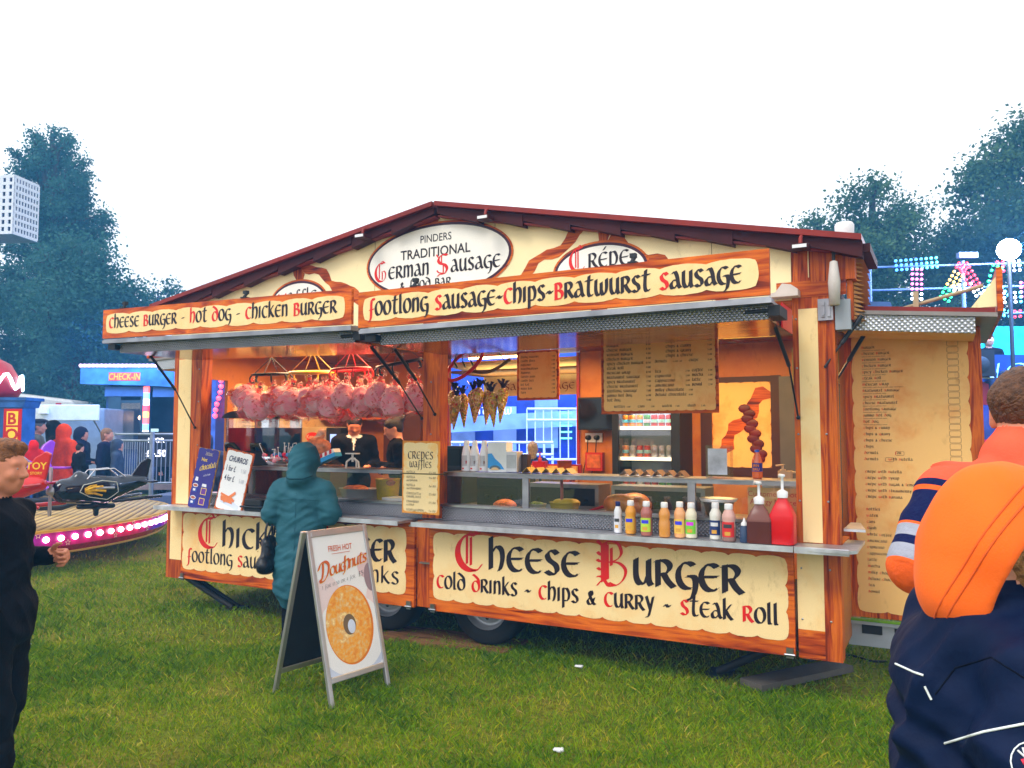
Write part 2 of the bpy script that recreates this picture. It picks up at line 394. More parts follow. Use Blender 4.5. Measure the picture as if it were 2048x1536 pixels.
def parse(s):
    out = []; i = 0
    while i < len(s):
        if s[i] == '<': out.append(('<' + s[i + 1], True)); i += 2
        else:
            ch = s[i]; out.append((ch.lower() if ch.lower() in G else ' ', ch.isupper())); i += 1
    return out
def text_w(s, gap=.16): return sum(G[c][0] + gap for c, _ in parse(s)) - gap
def letters(mb, s, x, z, size, width=None, ink=0, red=1, weight=.2, gap=.16, align='l', out=.0016, thin=.3, capk=1.28):
    """uncial lettering on the panel plane; capitals in the string are the red initials; size is the x-height"""
    items = parse(s); W = sum((G[c][0] * (capk if c[0] == '<' else 1)) + gap for c, _ in items) - gap
    sx = size if width is None else width / W
    if align == 'c': x -= W * sx / 2
    if align == 'r': x -= W * sx
    cx = x
    for n, (c, up) in enumerate(items):
        adv, st = G[c]; k = capk if c[0] == '<' else 1.0
        for j, p in enumerate(st):
            big = c[0] == '<'
            ww = size * weight * (1.25 if big and j == 0 else .55 if big else 1)
            pen(mb, p, ww, ww * thin, red if up else ink, (j % 4) + (n % 2) * .5, (cx, z), sx * k, size * k, out)
        cx += (adv * k + gap) * sx
    return W * sx
FONTS = {}
def sans(mb, s, x, z, size, mi=0, bold=0., align='c', out=.0016, sx=1., shear=0., space=1.):
    """plain lettering turned into mesh outlines"""
    key = (s, bold, shear, space)
    if key not in FONTS:
        cu = bpy.data.curves.new('writing', 'FONT'); cu.body = s; cu.size = 1; cu.offset = bold; cu.shear = shear; cu.space_character = space; cu.resolution_u = 3
        ob = bpy.data.objects.new('writing', cu); COL.objects.link(ob)
        dg = bpy.context.evaluated_depsgraph_get(); me = bpy.data.meshes.new_from_object(ob.evaluated_get(dg))
        FONTS[key] = ([tuple(v.co) for v in me.vertices], [tuple(p.vertices) for p in me.polygons])
        bpy.data.objects.remove(ob); bpy.data.curves.remove(cu); bpy.data.meshes.remove(me)
    vs, fs = FONTS[key]
    if not vs: return
    x0 = min(v[0] for v in vs); x1 = max(v[0] for v in vs)
    o = {'c': -(x0 + x1) / 2, 'l': -x0, 'r': -x1}[align]
    mb.add([(x + (v[0] + o) * size * sx, -out, z + v[1] * size) for v in vs], fs, mi)
# ------------------------------------------------------------ continuous bodies: smooth union of tapered limbs -> one surface
from mathutils import noise as mnoise
from mathutils.bvhtree import BVHTree
V3 = lambda *a: np.array(a, dtype=float)
def C(a, b, ra, rb, m, k=.02, s=(1, 1, 1), bias=0., neg=False): return dict(t='c', a=V3(*a), b=V3(*b), ra=ra, rb=rb, m=m, k=k, s=V3(*s), bias=bias, neg=neg)
def E(c, r, m, k=.02, rot=None, bias=0., neg=False):
    M = np.array(Euler([R(x) for x in rot]).to_matrix()) if rot else np.eye(3)
    return dict(t='e', c=V3(*c), r=V3(*r), m=m, k=k, M=M, bias=bias, neg=neg)
def pdist(p, P):
    if p['t'] == 'c':
        s = p['s']; q = (P - p['a']) / s; ba = (p['b'] - p['a']) / s
        t = np.clip((q @ ba) / max(1e-9, ba @ ba), 0, 1)
        return (np.linalg.norm(q - t[..., None] * ba, axis=-1) - (p['ra'] + (p['rb'] - p['ra']) * t)) * min(1, s.min() * .5 + .5)
    q = (P - p['c']) @ p['M']; k0 = np.linalg.norm(q / p['r'], axis=-1); k1 = np.linalg.norm(q / p['r'] ** 2, axis=-1)
    return np.where(k1 > 1e-9, k0 * (k0 - 1) / np.maximum(k1, 1e-9), -p['r'].min())
def pbox(p):
    if p['t'] == 'c':
        r = max(p['ra'], p['rb']) * p['s']; return np.minimum(p['a'], p['b']) - r, np.maximum(p['a'], p['b']) + r
    r = p['r'].max(); return p['c'] - r, p['c'] + r
def sdf_mesh(prims, res):
    lo = np.min([pbox(p)[0] for p in prims if not p['neg']], axis=0) - 3 * res; hi = np.max([pbox(p)[1] for p in prims if not p['neg']], axis=0) + 3 * res
    n = np.ceil((hi - lo) / res).astype(int) + 1
    f = np.full(n, .2, dtype=np.float32)
    ax = [lo[i] + np.arange(n[i]) * res for i in range(3)]
    for p in prims:
        a, b = pbox(p); pad = p['k'] + 2.5 * res
        i0 = np.maximum(0, np.floor((a - pad - lo) / res).astype(int)); i1 = np.minimum(n, np.ceil((b + pad - lo) / res).astype(int) + 1)
        if (i1 <= i0).any(): continue
        sl = tuple(slice(i0[i], i1[i]) for i in range(3))
        P = np.stack(np.meshgrid(*[ax[i][sl[i]] for i in range(3)], indexing='ij'), -1)
        d = pdist(p, P).astype(np.float32); g = f[sl]; k = p['k']
        if p['neg']:
            h = np.clip(.5 - .5 * (g + d) / k, 0, 1); f[sl] = g + (-d - g) * h + k * h * (1 - h)
        else:
            h = np.clip(.5 + .5 * (g - d) / k, 0, 1); f[sl] = g + (d - g) * h - k * h * (1 - h)
    sg = f < 0
    cr = [(i, j, k) for i in (0, 1) for j in (0, 1) for k in (0, 1)]
    sub = lambda A, c: A[c[0]:A.shape[0] - 1 + c[0], c[1]:A.shape[1] - 1 + c[1], c[2]:A.shape[2] - 1 + c[2]]
    cnt = sum(sub(sg, c).astype(np.int8) for c in cr); act = (cnt > 0) & (cnt < 8)
    I = np.argwhere(act); idx = np.full(act.shape, -1, dtype=np.int64); idx[tuple(I.T)] = np.arange(len(I))
    acc = np.zeros((len(I), 3)); num = np.zeros(len(I))
    fv = {c: f[I[:, 0] + c[0], I[:, 1] + c[1], I[:, 2] + c[2]] for c in cr}
    for c in cr:
        for a in range(3):
            if c[a] == 0:
                e = list(c); e[a] = 1; e = tuple(e); m = (fv[c] < 0) != (fv[e] < 0)
                t = fv[c][m] / (fv[c][m] - fv[e][m]); q = np.tile(np.array(c, float), (m.sum(), 1)); q[:, a] += t
                acc[m] += q; num[m] += 1
    V = lo + (I + acc / num[:, None]) * res
    F = []
    for a in range(3):
        b_, c_ = (a + 1) % 3, (a + 2) % 3
        s0 = [slice(None)] * 3; s1 = [slice(None)] * 3; s0[a] = slice(0, -1); s1[a] = slice(1, None)
        A = sg[tuple(s0)]; B = sg[tuple(s1)]; J = np.argwhere(A != B)
        J = J[(J[:, b_] > 0) & (J[:, c_] > 0) & (J[:, b_] < n[b_] - 1) & (J[:, c_] < n[c_] - 1)]
        def at(db, dc):
            K = J.copy(); K[:, b_] += db; K[:, c_] += dc; return idx[tuple(K.T)]
        q = np.stack([at(-1, -1), at(0, -1), at(0, 0), at(-1, 0)], 1)
        fl = B[tuple(J.T)]; q[fl] = q[fl][:, ::-1]
        F.append(q)
    F = np.concatenate(F); F = F[(F >= 0).all(1)]
    # one relaxing pass
    nb = np.zeros_like(V); ct = np.zeros(len(V))
    for i in range(4):
        np.add.at(nb, F[:, i], V[F[:, (i + 1) % 4]]); np.add.at(ct, F[:, i], 1)
    V = V + .5 * (nb / np.maximum(ct, 1)[:, None] - V)
    best = np.full(len(V), 1e9); lab = np.zeros(len(V), int)
    for p in prims:
        if p['neg']: continue
        d = pdist(p, V) - p['bias']; m = d < best; best[m] = d[m]; lab[m] = p['m']
    return V, F, lab
def body(name, prims, res, mats, parent, wrinkle=None, paint=None):
    V, F, lab = sdf_mesh(prims, res)
    if paint is not None: lab = paint(V, lab)
    if wrinkle:
        Nn = np.zeros_like(V); fn = np.cross(V[F[:, 2]] - V[F[:, 0]], V[F[:, 3]] - V[F[:, 1]])
        for i in range(4): np.add.at(Nn, F[:, i], fn)
        Nn /= np.maximum(np.linalg.norm(Nn, axis=1), 1e-12)[:, None]
        for m, (amp, fx, fz) in wrinkle.items():
            for i in np.nonzero(lab == m)[0]:
                x, y, z = V[i]; h = mnoise.noise(Vector((x * fx + 2.2 * math.sin(z * 9), y * fx, z * fz))) + .5 * mnoise.noise(Vector((x * fx * 2.3 + z * 7, y * fx * 2.1, z * fz * 2.2)))
                V[i] += Nn[i] * amp * (.9 * h + .5 * (1 - 2.6 * abs(mnoise.noise(Vector((x * fx * .8 + 3, y * fx * .8, z * fz * 1.5 + 1.5 * math.sin(x * 7)))))))
    o = np_mesh(name, V + np.array(OFF.get(parent.name, (0, 0, 0))), F, mats, parent, fm=lab[F[:, 0]])
    return o
def hand(pr, w, d, n, t, curl=(25, 35, 25), m=0, s=1., thumb=25, spread=1.):
    """palm, four fingers of different length and a thumb; d points along the hand, n is where the fingers close to, t is the thumb side"""
    w, d, n, t = [V3(*x) for x in (w, d, n, t)]; d /= np.linalg.norm(d); n = n - d * (n @ d); n /= np.linalg.norm(n); t = t - d * (t @ d) - n * (t @ n); t /= np.linalg.norm(t)
    for i, (o, L) in enumerate(((.028, .92), (.0095, 1.0), (-.0095, .95), (-.027, .76))):
        kn = w + d * (.088 - (.006 if i in (0, 3) else 0) - (.006 if i == 3 else 0)) * s + t * o * s
        pr.append(C(w + t * o * .55 * s, kn, .0135 * s, .0115 * s, m, .012, bias=.002))
        p = kn; a = 0
        for j, l in enumerate((.043, .027, .021)):
            a += R(curl[j] + i * 3); dd = d * math.cos(a) + n * math.sin(a); q = p + dd * l * L * s + t * (.003 * (1.5 - i) * spread * s)
            pr.append(C(p, q, (.0098 - .0012 * j) * s, (.0092 - .0014 * j) * s, m, .0035, bias=.002)); p = q
    p = w + d * .022 * s + t * .024 * s + n * .006 * s; a = R(thumb)
    for j, l in enumerate((.036, .03, .024)):
        dd = d * math.cos(a) + t * math.sin(a) * .9 + n * .35; dd /= np.linalg.norm(dd); q = p + dd * l * s
        pr.append(C(p, q, (.0135 - .0018 * j) * s, (.0115 - .0018 * j) * s, m, .006, bias=.002)); p = q; a -= R(18)
def head(pr, c, H=.225, yaw=0, pitch=0, m=0, ear=True, neck=None, jaw=1., nose=1.):
    """face with brow, eye hollows, nose, lips, chin and ears; the face looks along local -y, turned by yaw and pitched down by pitch"""
    u = H / .225; M = np.array(Euler((R(pitch), 0, R(yaw)), 'XYZ').to_matrix()); c = V3(*c)
    P = lambda x, y, z: tuple(c + M @ (V3(x, y, z) * u))
    rt_ = (pitch, 0, yaw)
    pr.append(E(P(0, .012, .03), (.075 * u, .094 * u, .086 * u), m, .02, rt_))
    pr.append(E(P(0, -.03, -.02), (.06 * u, .062 * u, .085 * u), m, .03, rt_))
    pr.append(E(P(0, -.045, -.075), (.034 * u * jaw, .036 * u, .03 * u), m, .03, rt_))
    pr.append(C(P(-.04, -.02, -.055), P(.04, -.02, -.055), .032 * u, .032 * u, m, .02))
    pr.append(C(P(-.035, -.078, .028), P(.035, -.078, .028), .012 * u, .012 * u, m, .016))
    for s in (-1, 1):
        pr.append(E(P(s * .031, -.094, .006), (.017 * u, .012 * u, .011 * u), m, .008, neg=True))
        pr.append(E(P(s * .031, -.077, .005), (.0135 * u, .0125 * u, .0125 * u), m, .004))
        pr.append(E(P(s * .037, -.07, -.022), (.02 * u, .018 * u, .018 * u), m, .02))
        if ear:
            pr.append(E(P(s * .077, .012, 0), (.012 * u, .022 * u, .033 * u), m, .008)); pr.append(E(P(s * .092, .006, .002), (.009 * u, .013 * u, .02 * u), m, .006, neg=True))
    pr.append(C(P(0, -.086, .018), P(0, -.108, -.022), .008 * u * nose, .0125 * u * nose, m, .009))
    for s in (-1, 1): pr.append(E(P(s * .011, -.098, -.027), (.009 * u, .01 * u, .008 * u), m, .006))
    pr.append(C(P(-.017, -.087, -.047), P(.017, -.087, -.047), .0065 * u, .0065 * u, m, .006)); pr.append(C(P(-.014, -.086, -.058), P(.014, -.086, -.058), .0075 * u, .0075 * u, m, .006))
    if neck is not None: pr.append(C(P(0, .03, -.05), neck, .055 * u, .058 * u, m, .03))
    return P, M, u
def hair_cap(P, M, u, rot, full=1.06, cut=(0, -.1, -.03), length=.02, fringe=.05, seed=0):
    """hair shell over the skull, open over the face"""
    pr = [E(P(0, .016, .036), (.079 * u * full, .098 * u * full, .09 * u * full), 0, .02, rot), E(P(0, .05, -.01 - length), (.066 * u * full, .058 * u * full, (.075 + length) * u), 0, .03, rot)]
    pr.append(E(P(0, -.115, -.05), (.09 * u, .088 * u, .112 * u), 0, .01, rot, neg=True))
    for s in (-1, 1): pr.append(E(P(s * .085, -.02, -.04), (.03 * u, .045 * u, .055 * u), 0, .01, rot, neg=True))
    return pr
def eyes(P, u, parent, iris=(.05, .09, .14)):
    for s in (-1, 1):
        b = MB(); c = Vector(P(s * .031, -.0815, .005)); off = Vector(OFF.get(parent.name, (0, 0, 0)))
        b.ball(c + off, .0085 * u, 6); d = Vector(P(s * .031, -.2, .005)) - c; d.normalize(); b.mi = 1; b.ball(c + off + d * .0042 * u, .0049 * u, 5)
        b.build('eye', [plain('eye white', (.42, .38, .35), .4, var=0), plain('dark iris', (.03, .03, .035), .15, var=0)], parent)
SKIN = plain('pale skin', (.6, .27, .17), .5, var=.1, scale=14, sss=.06, bmp=.05, bscale=200); SKINR = plain('ruddy skin', (.6, .22, .12), .5, var=.14, scale=14, sss=.06)
def face_to(phi):
    """heading in world for a figure facing phi degrees (0 = along the stall front to the right of the lens, 90 = away)"""
    a, f = (.878, .479), (-.479, .878); vx = math.cos(R(phi)) * a[0] + math.sin(R(phi)) * f[0]; vy = math.cos(R(phi)) * a[1] + math.sin(R(phi)) * f[1]
    return math.atan2(vx, -vy)
# ------------------------------------------------------------ the food trailer
TR = thing('food_trailer', (-3.5, 0, 0), 'long half-timbered sausage and burger trailer with gable roof and raised awnings', 'food trailer')
X0, X1, XR, ZR, ZL, ZE = -6.45, -.57, -3.38, 3.37, 2.83, 2.755      # ends, ridge, eaves
def board(name, x0, z0, x1, z1, y, parent, wm, wall=.03, amp=.014, pitch=.16, inset=(.06, .05, .06, .05), seed=1, parch=CREAM, flat=.5):
    """a painted sign: wood-grain board with a scalloped parchment; returns the board"""
    b = MB(); b.box((x0, y, z0), (x1, y + wall, z1)); o = b.build(name, wm, parent)
    p = MB(); p.prism([(a, c) for a, c in wavy(x0 + inset[0], z0 + inset[1], x1 - inset[2], z1 - inset[3], amp, pitch, seed, flat)], y - .003, y - .0005, axis='y')
    p.build('parchment', parch, o)
    return o
def words_on(parent, y, fn, mats=(None,)):
    mb = MB(); mb.T = Matrix.Translation((0, y - .003, 0)); fn(mb)
    return mb.build('lettering', [m or INK for m in mats], parent)
IR = (INK, RED)
# chassis, floor and wheels
b = MB(); b.box((X0 + .05, .06, .33), (X1 - .05, 2.28, .345)); b.build('floor', DARK, TR)
b = MB()
for y in (.35, 1.95): b.box((X0 + .2, y, .22), (X1 - .2, y + .08, .329))
for x in (-5.8, -4.6, -3.0, -1.5): b.box((x, .43, .235), (x + .06, 1.95, .32))
b.tube([(-3.06, .2, .3), (-3.06, 2.1, .3)], .035); b.tube([(-3.99, .2, .3), (-3.99, 2.1, .3)], .035)
b.build('chassis', DARK, TR)
HUB = plain('painted wheel rim', (.42, .43, .45), .4, .6, var=.2); HOLE = plain('wheel hole', (.03, .03, .03), .6)
for x in (-3.06, -3.99):
    for y, s in ((.12, -1), (2.02, 1)):
        c = (x, y + (.09 if s > 0 else 0), .335)
        b = MB(); b.lathe([(.19, .0), (.215, -.004), (.27, .0), (.3, .02), (.305, .06), (.305, .13), (.3, .17), (.25, .19), (.19, .19), (.19, .0)], (c[0], c[1], c[2]), 40, axis='y')
        ty = b.build('wheel', RUBBER, TR)
        b = MB(); b.lathe([(.19, .005), (.18, .02), (.172, .05), (.14, .055), (.125, .045), (.08, .02), (.045, .015), (.04, -.005), (.0, -.008)], c, 36, axis='y')
        b.mi = 1
        for k in range(5):
            t = 2 * math.pi * k / 5; b.lathe([(.012, -.002), (.012, .03)], (c[0] + .06 * math.cos(t), c[1], c[2] + .06 * math.sin(t)), 8, axis='y')
        for k in range(10):
            t = 2 * math.pi * k / 10 + .3; b.lathe([(.0, .035), (.014, .035), (.014, .06)], (c[0] + .108 * math.cos(t), c[1], c[2] + .108 * math.sin(t)), 10, axis='y')
        b.build('rim', [HUB, HOLE], ty)
# corner legs
for a, c in (((-6.3, .12, .26), (-5.78, .2, .02)), ((-1.02, .25, .24), (-1.38, .32, .03))):
    b = MB(); b.tube([a, c], .03, 6); b.tube([(a[0] + .04, a[1] + .05, a[2]), (c[0] + .02, c[1] + .05, c[2])], .02, 6)
    b.box((c[0] - .08, c[1] - .08, 0), (c[0] + .08, c[1] + .12, .02)); b.build('support_leg', DARK, TR)
# posts
b = MB(); b.box((-6.45, .0, .27), (-6.20, .12, .94)); b.box((-6.40, .0, .94), (-6.03, .12, 2.37))
o = b.build('corner_post', WV, TR)
b = MB(); b.box((-6.40, -.003, .44), (-6.235, -.0005, .925)); b.box((-6.335, -.003, .955), (-6.165, -.0005, 2.3)); b.build('cream_panel', CREAM, o)
b = MB(); b.box((-.81, .0, .27), (X1, .12, 2.75)); o = b.build('corner_post', WV, TR)
b = MB(); b.box((-.815, -.003, .44), (-.665, -.0005, .925)); b.box((-.775, -.003, .955), (-.665, -.0005, 2.36)); b.build('cream_panel', CREAM, o)
b = MB(); b.box((-.815, -.003, .275), (-.665, -.0005, .44)); b.build('base_plank', WH, o)
b = MB(); b.box((-3.59, .002, .29), (-3.46, .10, .94)); b.box((-3.555, .012, .96), (-3.40, .12, 2.31)); o = b.build('middle_post', WV, TR)
b = MB(); b.tube([(-3.43, -.02, .7), (-3.43, -.02, .3)], .008, 6); b.box((-3.55, -.03, .62), (-3.46, .0, .63)); b.build('bolt', STEEL, o)
# lower sign panels (let-down flaps)
def cap_words(s1, s2, x0, x1, big, zb, zs, small):
    def fn(mb):
        letters(mb, s1, x0 + big[0], zb, big[1], big[2], weight=.27, capk=1.34)
        letters(mb, s2, x0 + small[0], zs, small[1], small[2], weight=.24)
    return fn
o = board('sign_panel', -6.21, .285, -3.597, .925, -.03, TR, WHB, amp=.016, pitch=.15, inset=(.035, .1, .09, .06), seed=3)
words_on(o, -.03, lambda mb: (letters(mb, '<Chicken', -5.98, .61, .165, 1.18, weight=.27), letters(mb, '<Burger', -4.62, .61, .165, .84, weight=.27),
         letters(mb, 'Footlong Sausage', -6.12, .445, .095, 1.17, weight=.24), letters(mb, '- Cold Drinks', -4.86, .445, .095, 1.12, weight=.24)), IR)
o2 = board('sign_panel', -3.457, .28, -.83, .925, -.03, TR, WHB, amp=.016, pitch=.165, inset=(.05, .1, .05, .075), seed=4)
words_on(o2, -.03, lambda mb: (letters(mb, '<Cheese', -3.22, .63, .165, .99, weight=.27), letters(mb, '<Burger', -2.11, .62, .165, .97, weight=.27),
         letters(mb, 'Cold Drinks ~ Chips & Curry ~ Steak Roll', -3.385, .455, .093, 2.46, weight=.24)), IR)
for ob, xs in ((o, (-6.18, -3.64)), (o2, (-3.42, -.86))):
    for x in xs:
        b = MB(); b.box((x - .02, -.045, .27), (x + .02, -.031, .33)); b.tube([(x - .03, -.045, .29), (x + .03, -.045, .29)], .008, 6)
        b.build('catch', STEEL, ob); b = MB(); b.tube([(x, -.036, .9), (x, -.03, .9)], .008, 8); b.build('stud', STEEL, ob)
# counter shelves
SHELF = plain('worn counter aluminium', (.56, .57, .6), .45, .85, var=.25, scale=9)
for x0, x1 in ((-6.37, -3.62), (-3.50, -.80)):
    b = MB(); b.box((x0, -.21, .928), (x1, .03, .948)); b.box((x0, -.216, .918), (x1, -.2101, .952)); b.build('counter_shelf', SHELF, TR)
b = MB(); b.prism([(-.795, -.21), (-.5, -.25), (-.46, -.2), (-.46, .28), (-.56, .28), (-.56, -.004), (-.795, -.004)], .932, .95); b.box((-.795, -.218, .916), (-.5, -.212, .954))
b.prism([(-.56, .1), (-.44, .1), (-.5, .5), (-.56, .5)], 1.02, 1.035); b.build('counter_shelf', SHELF, TR)
# stainless riser, ledge, glass screen
b = MB(); b.box((-6.02, .05, .949), (-3.56, .06, 1.05)); b.box((-3.40, .05, .949), (-.815, .06, 1.05)); b.build('counter_riser', CHQ, TR)
b = MB(); b.box((-6.02, .03, 1.051), (-3.56, .13, 1.068)); b.box((-3.40, .03, 1.051), (-.815, .13, 1.068)); b.box((-6.02, .131, .9), (-.815, .75, 1.03)); b.build('worktop', STEEL, TR)
b = MB(); b.box((-5.5, .07, 1.285), (-3.56, .11, 1.31)); b.box((-3.40, .07, 1.28), (-.815, .11, 1.305)); b.build('screen_rail', ALU, TR)
b = MB(); b.box((-5.45, .062, 1.31), (-3.56, .36, 1.316)); b.box((-3.40, .062, 1.306), (-.815, .36, 1.312)); b.build('screen_shelf', STEEL, TR)
for x in (-5.48, -4.83, -3.72, -2.72, -1.5):
    b = MB(); b.box((x, .075, 1.069), (x + .05, .1, 1.279)); b.build('screen_upright', ALU, TR)
for xa, xb in ((-5.43, -4.83), (-4.78, -3.72), (-3.4, -2.72), (-2.67, -1.5), (-1.45, -.82)):
    b = MB(); b.box((xa + .004, .084, 1.07), (xb - .004, .09, 1.278)); b.build('glass_pane', GLASS, TR)
# header beam and gable
b = MB(); b.box((-6.03, .002, 2.31), (-.812, .1, 2.42)); b.build('header_beam', WH, TR)
zl = lambda x: ZR - (XR - x) * (ZR - ZL) / (XR + 6.6) if x < XR else ZR - (x - XR) * (ZR - ZE) / (-.42 - XR)
b = MB(); b.prism([(X0, 2.42), (-.812, 2.42), (-.812, zl(-.812) - .07), (XR, ZR - .07), (X0, zl(X0) - .07)], .0, .4, axis='y')
ga = b.build('gable', CREAMG, TR)
def timber(pts, w0, w1, seed):
    """painted beam with a wandering edge between two points on the gable"""
    rd = random.Random(seed); a, c = Vector(pts[0]), Vector(pts[1]); d = (c - a).normalized(); nn = Vector((-d.y, d.x)); L = (c - a).length; n = max(6, int(L / .05)); l = []; r = []
    for i in range(n + 1):
        t = i / n; ww = (w0 + (w1 - w0) * t) * .5 * (1 + .3 * math.sin(i * 1.7 + seed) + rd.uniform(-.12, .12)); p = a + d * L * t + nn * .025 * math.sin(i * .9 + seed)
        l.append(p + nn * ww); r.append(p - nn * ww)
    m = MB(); m.prism([tuple(p) for p in l][::-1] + [tuple(p) for p in r], -.0025, -.0004, axis='y')
    return m
for pts, w0, w1, sd, wm in ((((XR - .08, 2.42), (XR - .08, 3.3)), .11, .11, 1, WV), (((-2.06, 2.45), (-2.06, 3.05)), .09, .09, 2, WV), (((-4.86, 2.45), (-4.86, 3.07)), .09, .09, 3, WV),
                            (((-3.05, 2.55), (-2.14, 3.06)), .075, .075, 4, WH), (((-4.0, 2.6), (-4.84, 3.08)), .075, .075, 5, WH), (((-2.0, 2.95), (-1.2, 2.45)), .075, .075, 7, WH)):
    timber(pts, w0, w1, sd).build('painted_beam', wm, ga)
b = MB(); b.box((-.9, -.004, 2.43), (-.5, -.001, 2.53)); b.build('painted_beam', WH, ga)
b = MB(); b.box((-.70, -.006, 2.52), (-.45, .12, 2.745)); b.build('painted_beam', WV, ga)
def oval(cx, cz, rx, rz, fn, name='oval_sign'):
    n = 56
    e = lambda k: [(cx + (rx + k) * math.cos(2 * math.pi * i / n), cz + (rz + k) * math.sin(2 * math.pi * i / n)) for i in range(n)]
    m = MB(); m.prism(e(.035), -.006, -.0042, axis='y'); m.mi = 1; m.prism(e(.02), -.008, -.0061, axis='y'); m.mi = 2; m.prism(e(0), -.010, -.0081, axis='y')
    o = m.build(name, [WHB, plain('dark oval border', (.05, .006, .02), .4), IVORY], ga)
    words_on(o, -.0075, fn, IR)
oval(-3.43, 2.945, .645, .265, lambda mb: (sans(mb, 'PINDERS', -3.43, 3.09, .085, 0, .003, sx=.9), sans(mb, 'TRADITIONAL', -3.44, 2.975, .105, 0, .012, sx=.95),
     letters(mb, '<German <Sausage', -4.02, 2.835, .095, 1.16, weight=.22, capk=1.3), letters(mb, '& Food Bar', -3.77, 2.735, .062, .48, weight=.22, red=0)))
oval(-2.07, 2.73, .325, .17, lambda mb: (letters(mb, '<Crépe', -2.3, 2.75, .1, .44, weight=.2, capk=1.3), letters(mb, 'Waffles', -2.25, 2.62, .06, .36, red=0)))
oval(-4.85, 2.72, .3, .17, lambda mb: letters(mb, 'Waffle', -5.08, 2.73, .085, .44, weight=.2, capk=1.3))
b = MB(); b.box((-1.05, -.002, 2.57), (-.98, -.0005, 2.68)); b.tube([(-.71, -.006, 2.74), (-.71, -.006, 2.55)], .003, 4); b.build('vent_cover', CREAMG, ga)
b = MB()
for x in (-4.03, -2.91, -1.3): b.box((x, -.0012, 2.43), (x + .004, -.0002, zl(x) - .08))
b.build('panel_joint', plain('dirty panel joint', (.3, .2, .1), .8), ga)
b = MB()
for x, zs in ((-.79, (.5, .8, 1.2, 1.6, 2.0, 2.3)), (-.63, (.5, .8, 1.2, 1.6, 2.0)), (-6.06, (1.1, 1.5, 1.9, 2.2)), (-3.48, (1.2, 1.6, 2.0))):
    for z in zs: b.lathe([(0, -.006), (.006, -.005), (.007, .001)], (x, -.0005 if x > -3 or x < -6 else .0115, z), 8, axis='y')
b.build('screw_head', STEEL, TR)
# roof: two sheet slopes with barge trim and stepped tile edging
for xa, xb, za, zb in ((-6.62, XR - .012, ZL, ZR), (XR + .012, -.40, ZR, ZE)):
    b = MB(); b.prism([(xa, za - .035), (xb, zb - .035), (xb, zb), (xa, za)], -.13, .45, axis='y'); ro = b.build('roof', REDBARGE, TR)
    b = MB(); n = 8
    for i in range(n):
        t0, t1 = i / n, (i + 1) / n; x_0 = xa + (xb - xa) * t0; x_1 = xa + (xb - xa) * t1; lo = .1
        z_0 = za + (zb - za) * t0; z_1 = za + (zb - za) * t1
        if zb > za: p = [(x_0, z_0 - lo - .03), (x_1, z_1 - lo + .012), (x_1, z_1 - .037), (x_0, z_0 - .037)]
        else: p = [(x_0, z_0 - lo + .012), (x_1, z_1 - lo - .03), (x_1, z_1 - .037), (x_0, z_0 - .037)]
        b.prism(p, -.09 - (i % 2) * .006, -.01, axis='y')
    b.build('tile_edging', TILE, ro)
    b = MB(); b.prism([(xa, za - .11), (xb, zb - .11), (xb, zb - .098), (xa, za - .098)], -.075, -.012, axis='y'); b.build('red_trim', REDBARGE, ro)
b = MB(); b.box((X0, .401, 2.46), (X1, 2.4, 2.5)); b.build('flat_roof', plain('grey roof sheet', (.2, .2, .2), .7), TR)
# tiled return down the right end
b = MB(); b.box((-.50, .02, 2.28), (-.47, .6, 2.70)); sp = b.build('end_tile_panel', WV, TR)
TANP = cream_mat('tile pattern tan', (.55, .3, .1), (.3, .08, .02)); b = MB()
for i in range(16): b.prism([(-.469, 2.29 + i * .026), (-.41 - (i % 2) * .006, 2.283 + i * .026), (-.469, 2.313 + i * .026)], .1, .56, axis='y')
b.build('ridge_tile', TANP, sp)
b = MB(); b.box((-.47, -.06, 2.66), (-.36, .5, 2.71)); b.build('ridge_end', TILE, sp)
# floodlights under the eaves
for x, z in ((-4.03, 3.235), (-2.9, 3.235), (-.73, 2.775)):
    b = MB(); b.tube([(x, -.09, z + .02), (x, -.15, z - .01), (x, -.16, z - .05)], .012, 6); f = b.build('floodlight', REDBARGE, TR)
    b = MB(); b.box((x - .05, -.2, z - .085), (x + .05, -.11, z - .055)); b.mi = 1; b.box((x - .04, -.205, z - .08), (x + .04, -.2005, z - .06)); b.build('lamp_head', [TILE, WHITE], f)
# raised awnings with folded-up fascia signs
def awning(x0, x1, fn, seed, marks):
    b = MB(); b.box((x0 + .02, -.80, 2.385), (x1, -.04, 2.402)); b.box((x0, -.88, 2.36), (x1 + .03, -.8005, 2.385), 1)
    b.box((x0 + .0, -.87, 2.386), (x1 + .02, -.8005, 2.394), 1)
    aw = b.build('awning', [plain('awning top skin', (.3, .28, .27), .5), ALU], TR)
    b = MB(); b.box((x0 + .12, -.80, 2.285), (x1, -.785, 2.3595)); b.build('edge_strip', CHQ, aw)
    b = MB(); b.box((x0 + .12, -.7845, 2.285), (x1, -.05, 2.30)); b.build('lining', LINING, aw)
    b = MB(); b.box((x0 + .12, -.784, 2.301), (x0 + .135, -.05, 2.384)); b.box((x1 - .015, -.784, 2.301), (x1, -.05, 2.384)); b.build('side_strip', CHQ, aw)
    b = MB(); b.box((x0 + .02, -.84, 2.31), (x0 + .11, -.76, 2.355)); b.build('latch', DARK, aw); b = MB(); b.box((x1 - .0, -.82, 2.30), (x1 + .06, -.6, 2.355)); b.tube([(x1 - .12, -.80, 2.33), (x1 + .03, -.80, 2.33)], .012, 6); b.build('latch', DARK, aw)
    f = board('fascia_sign', x0 - .02, 2.403, x1 + .02, 2.645, -.865, aw, WHB, wall=.025, amp=.016, pitch=.27, inset=(.06, .052, .07, .052), seed=seed, parch=CREAM, flat=.7)
    return aw, f
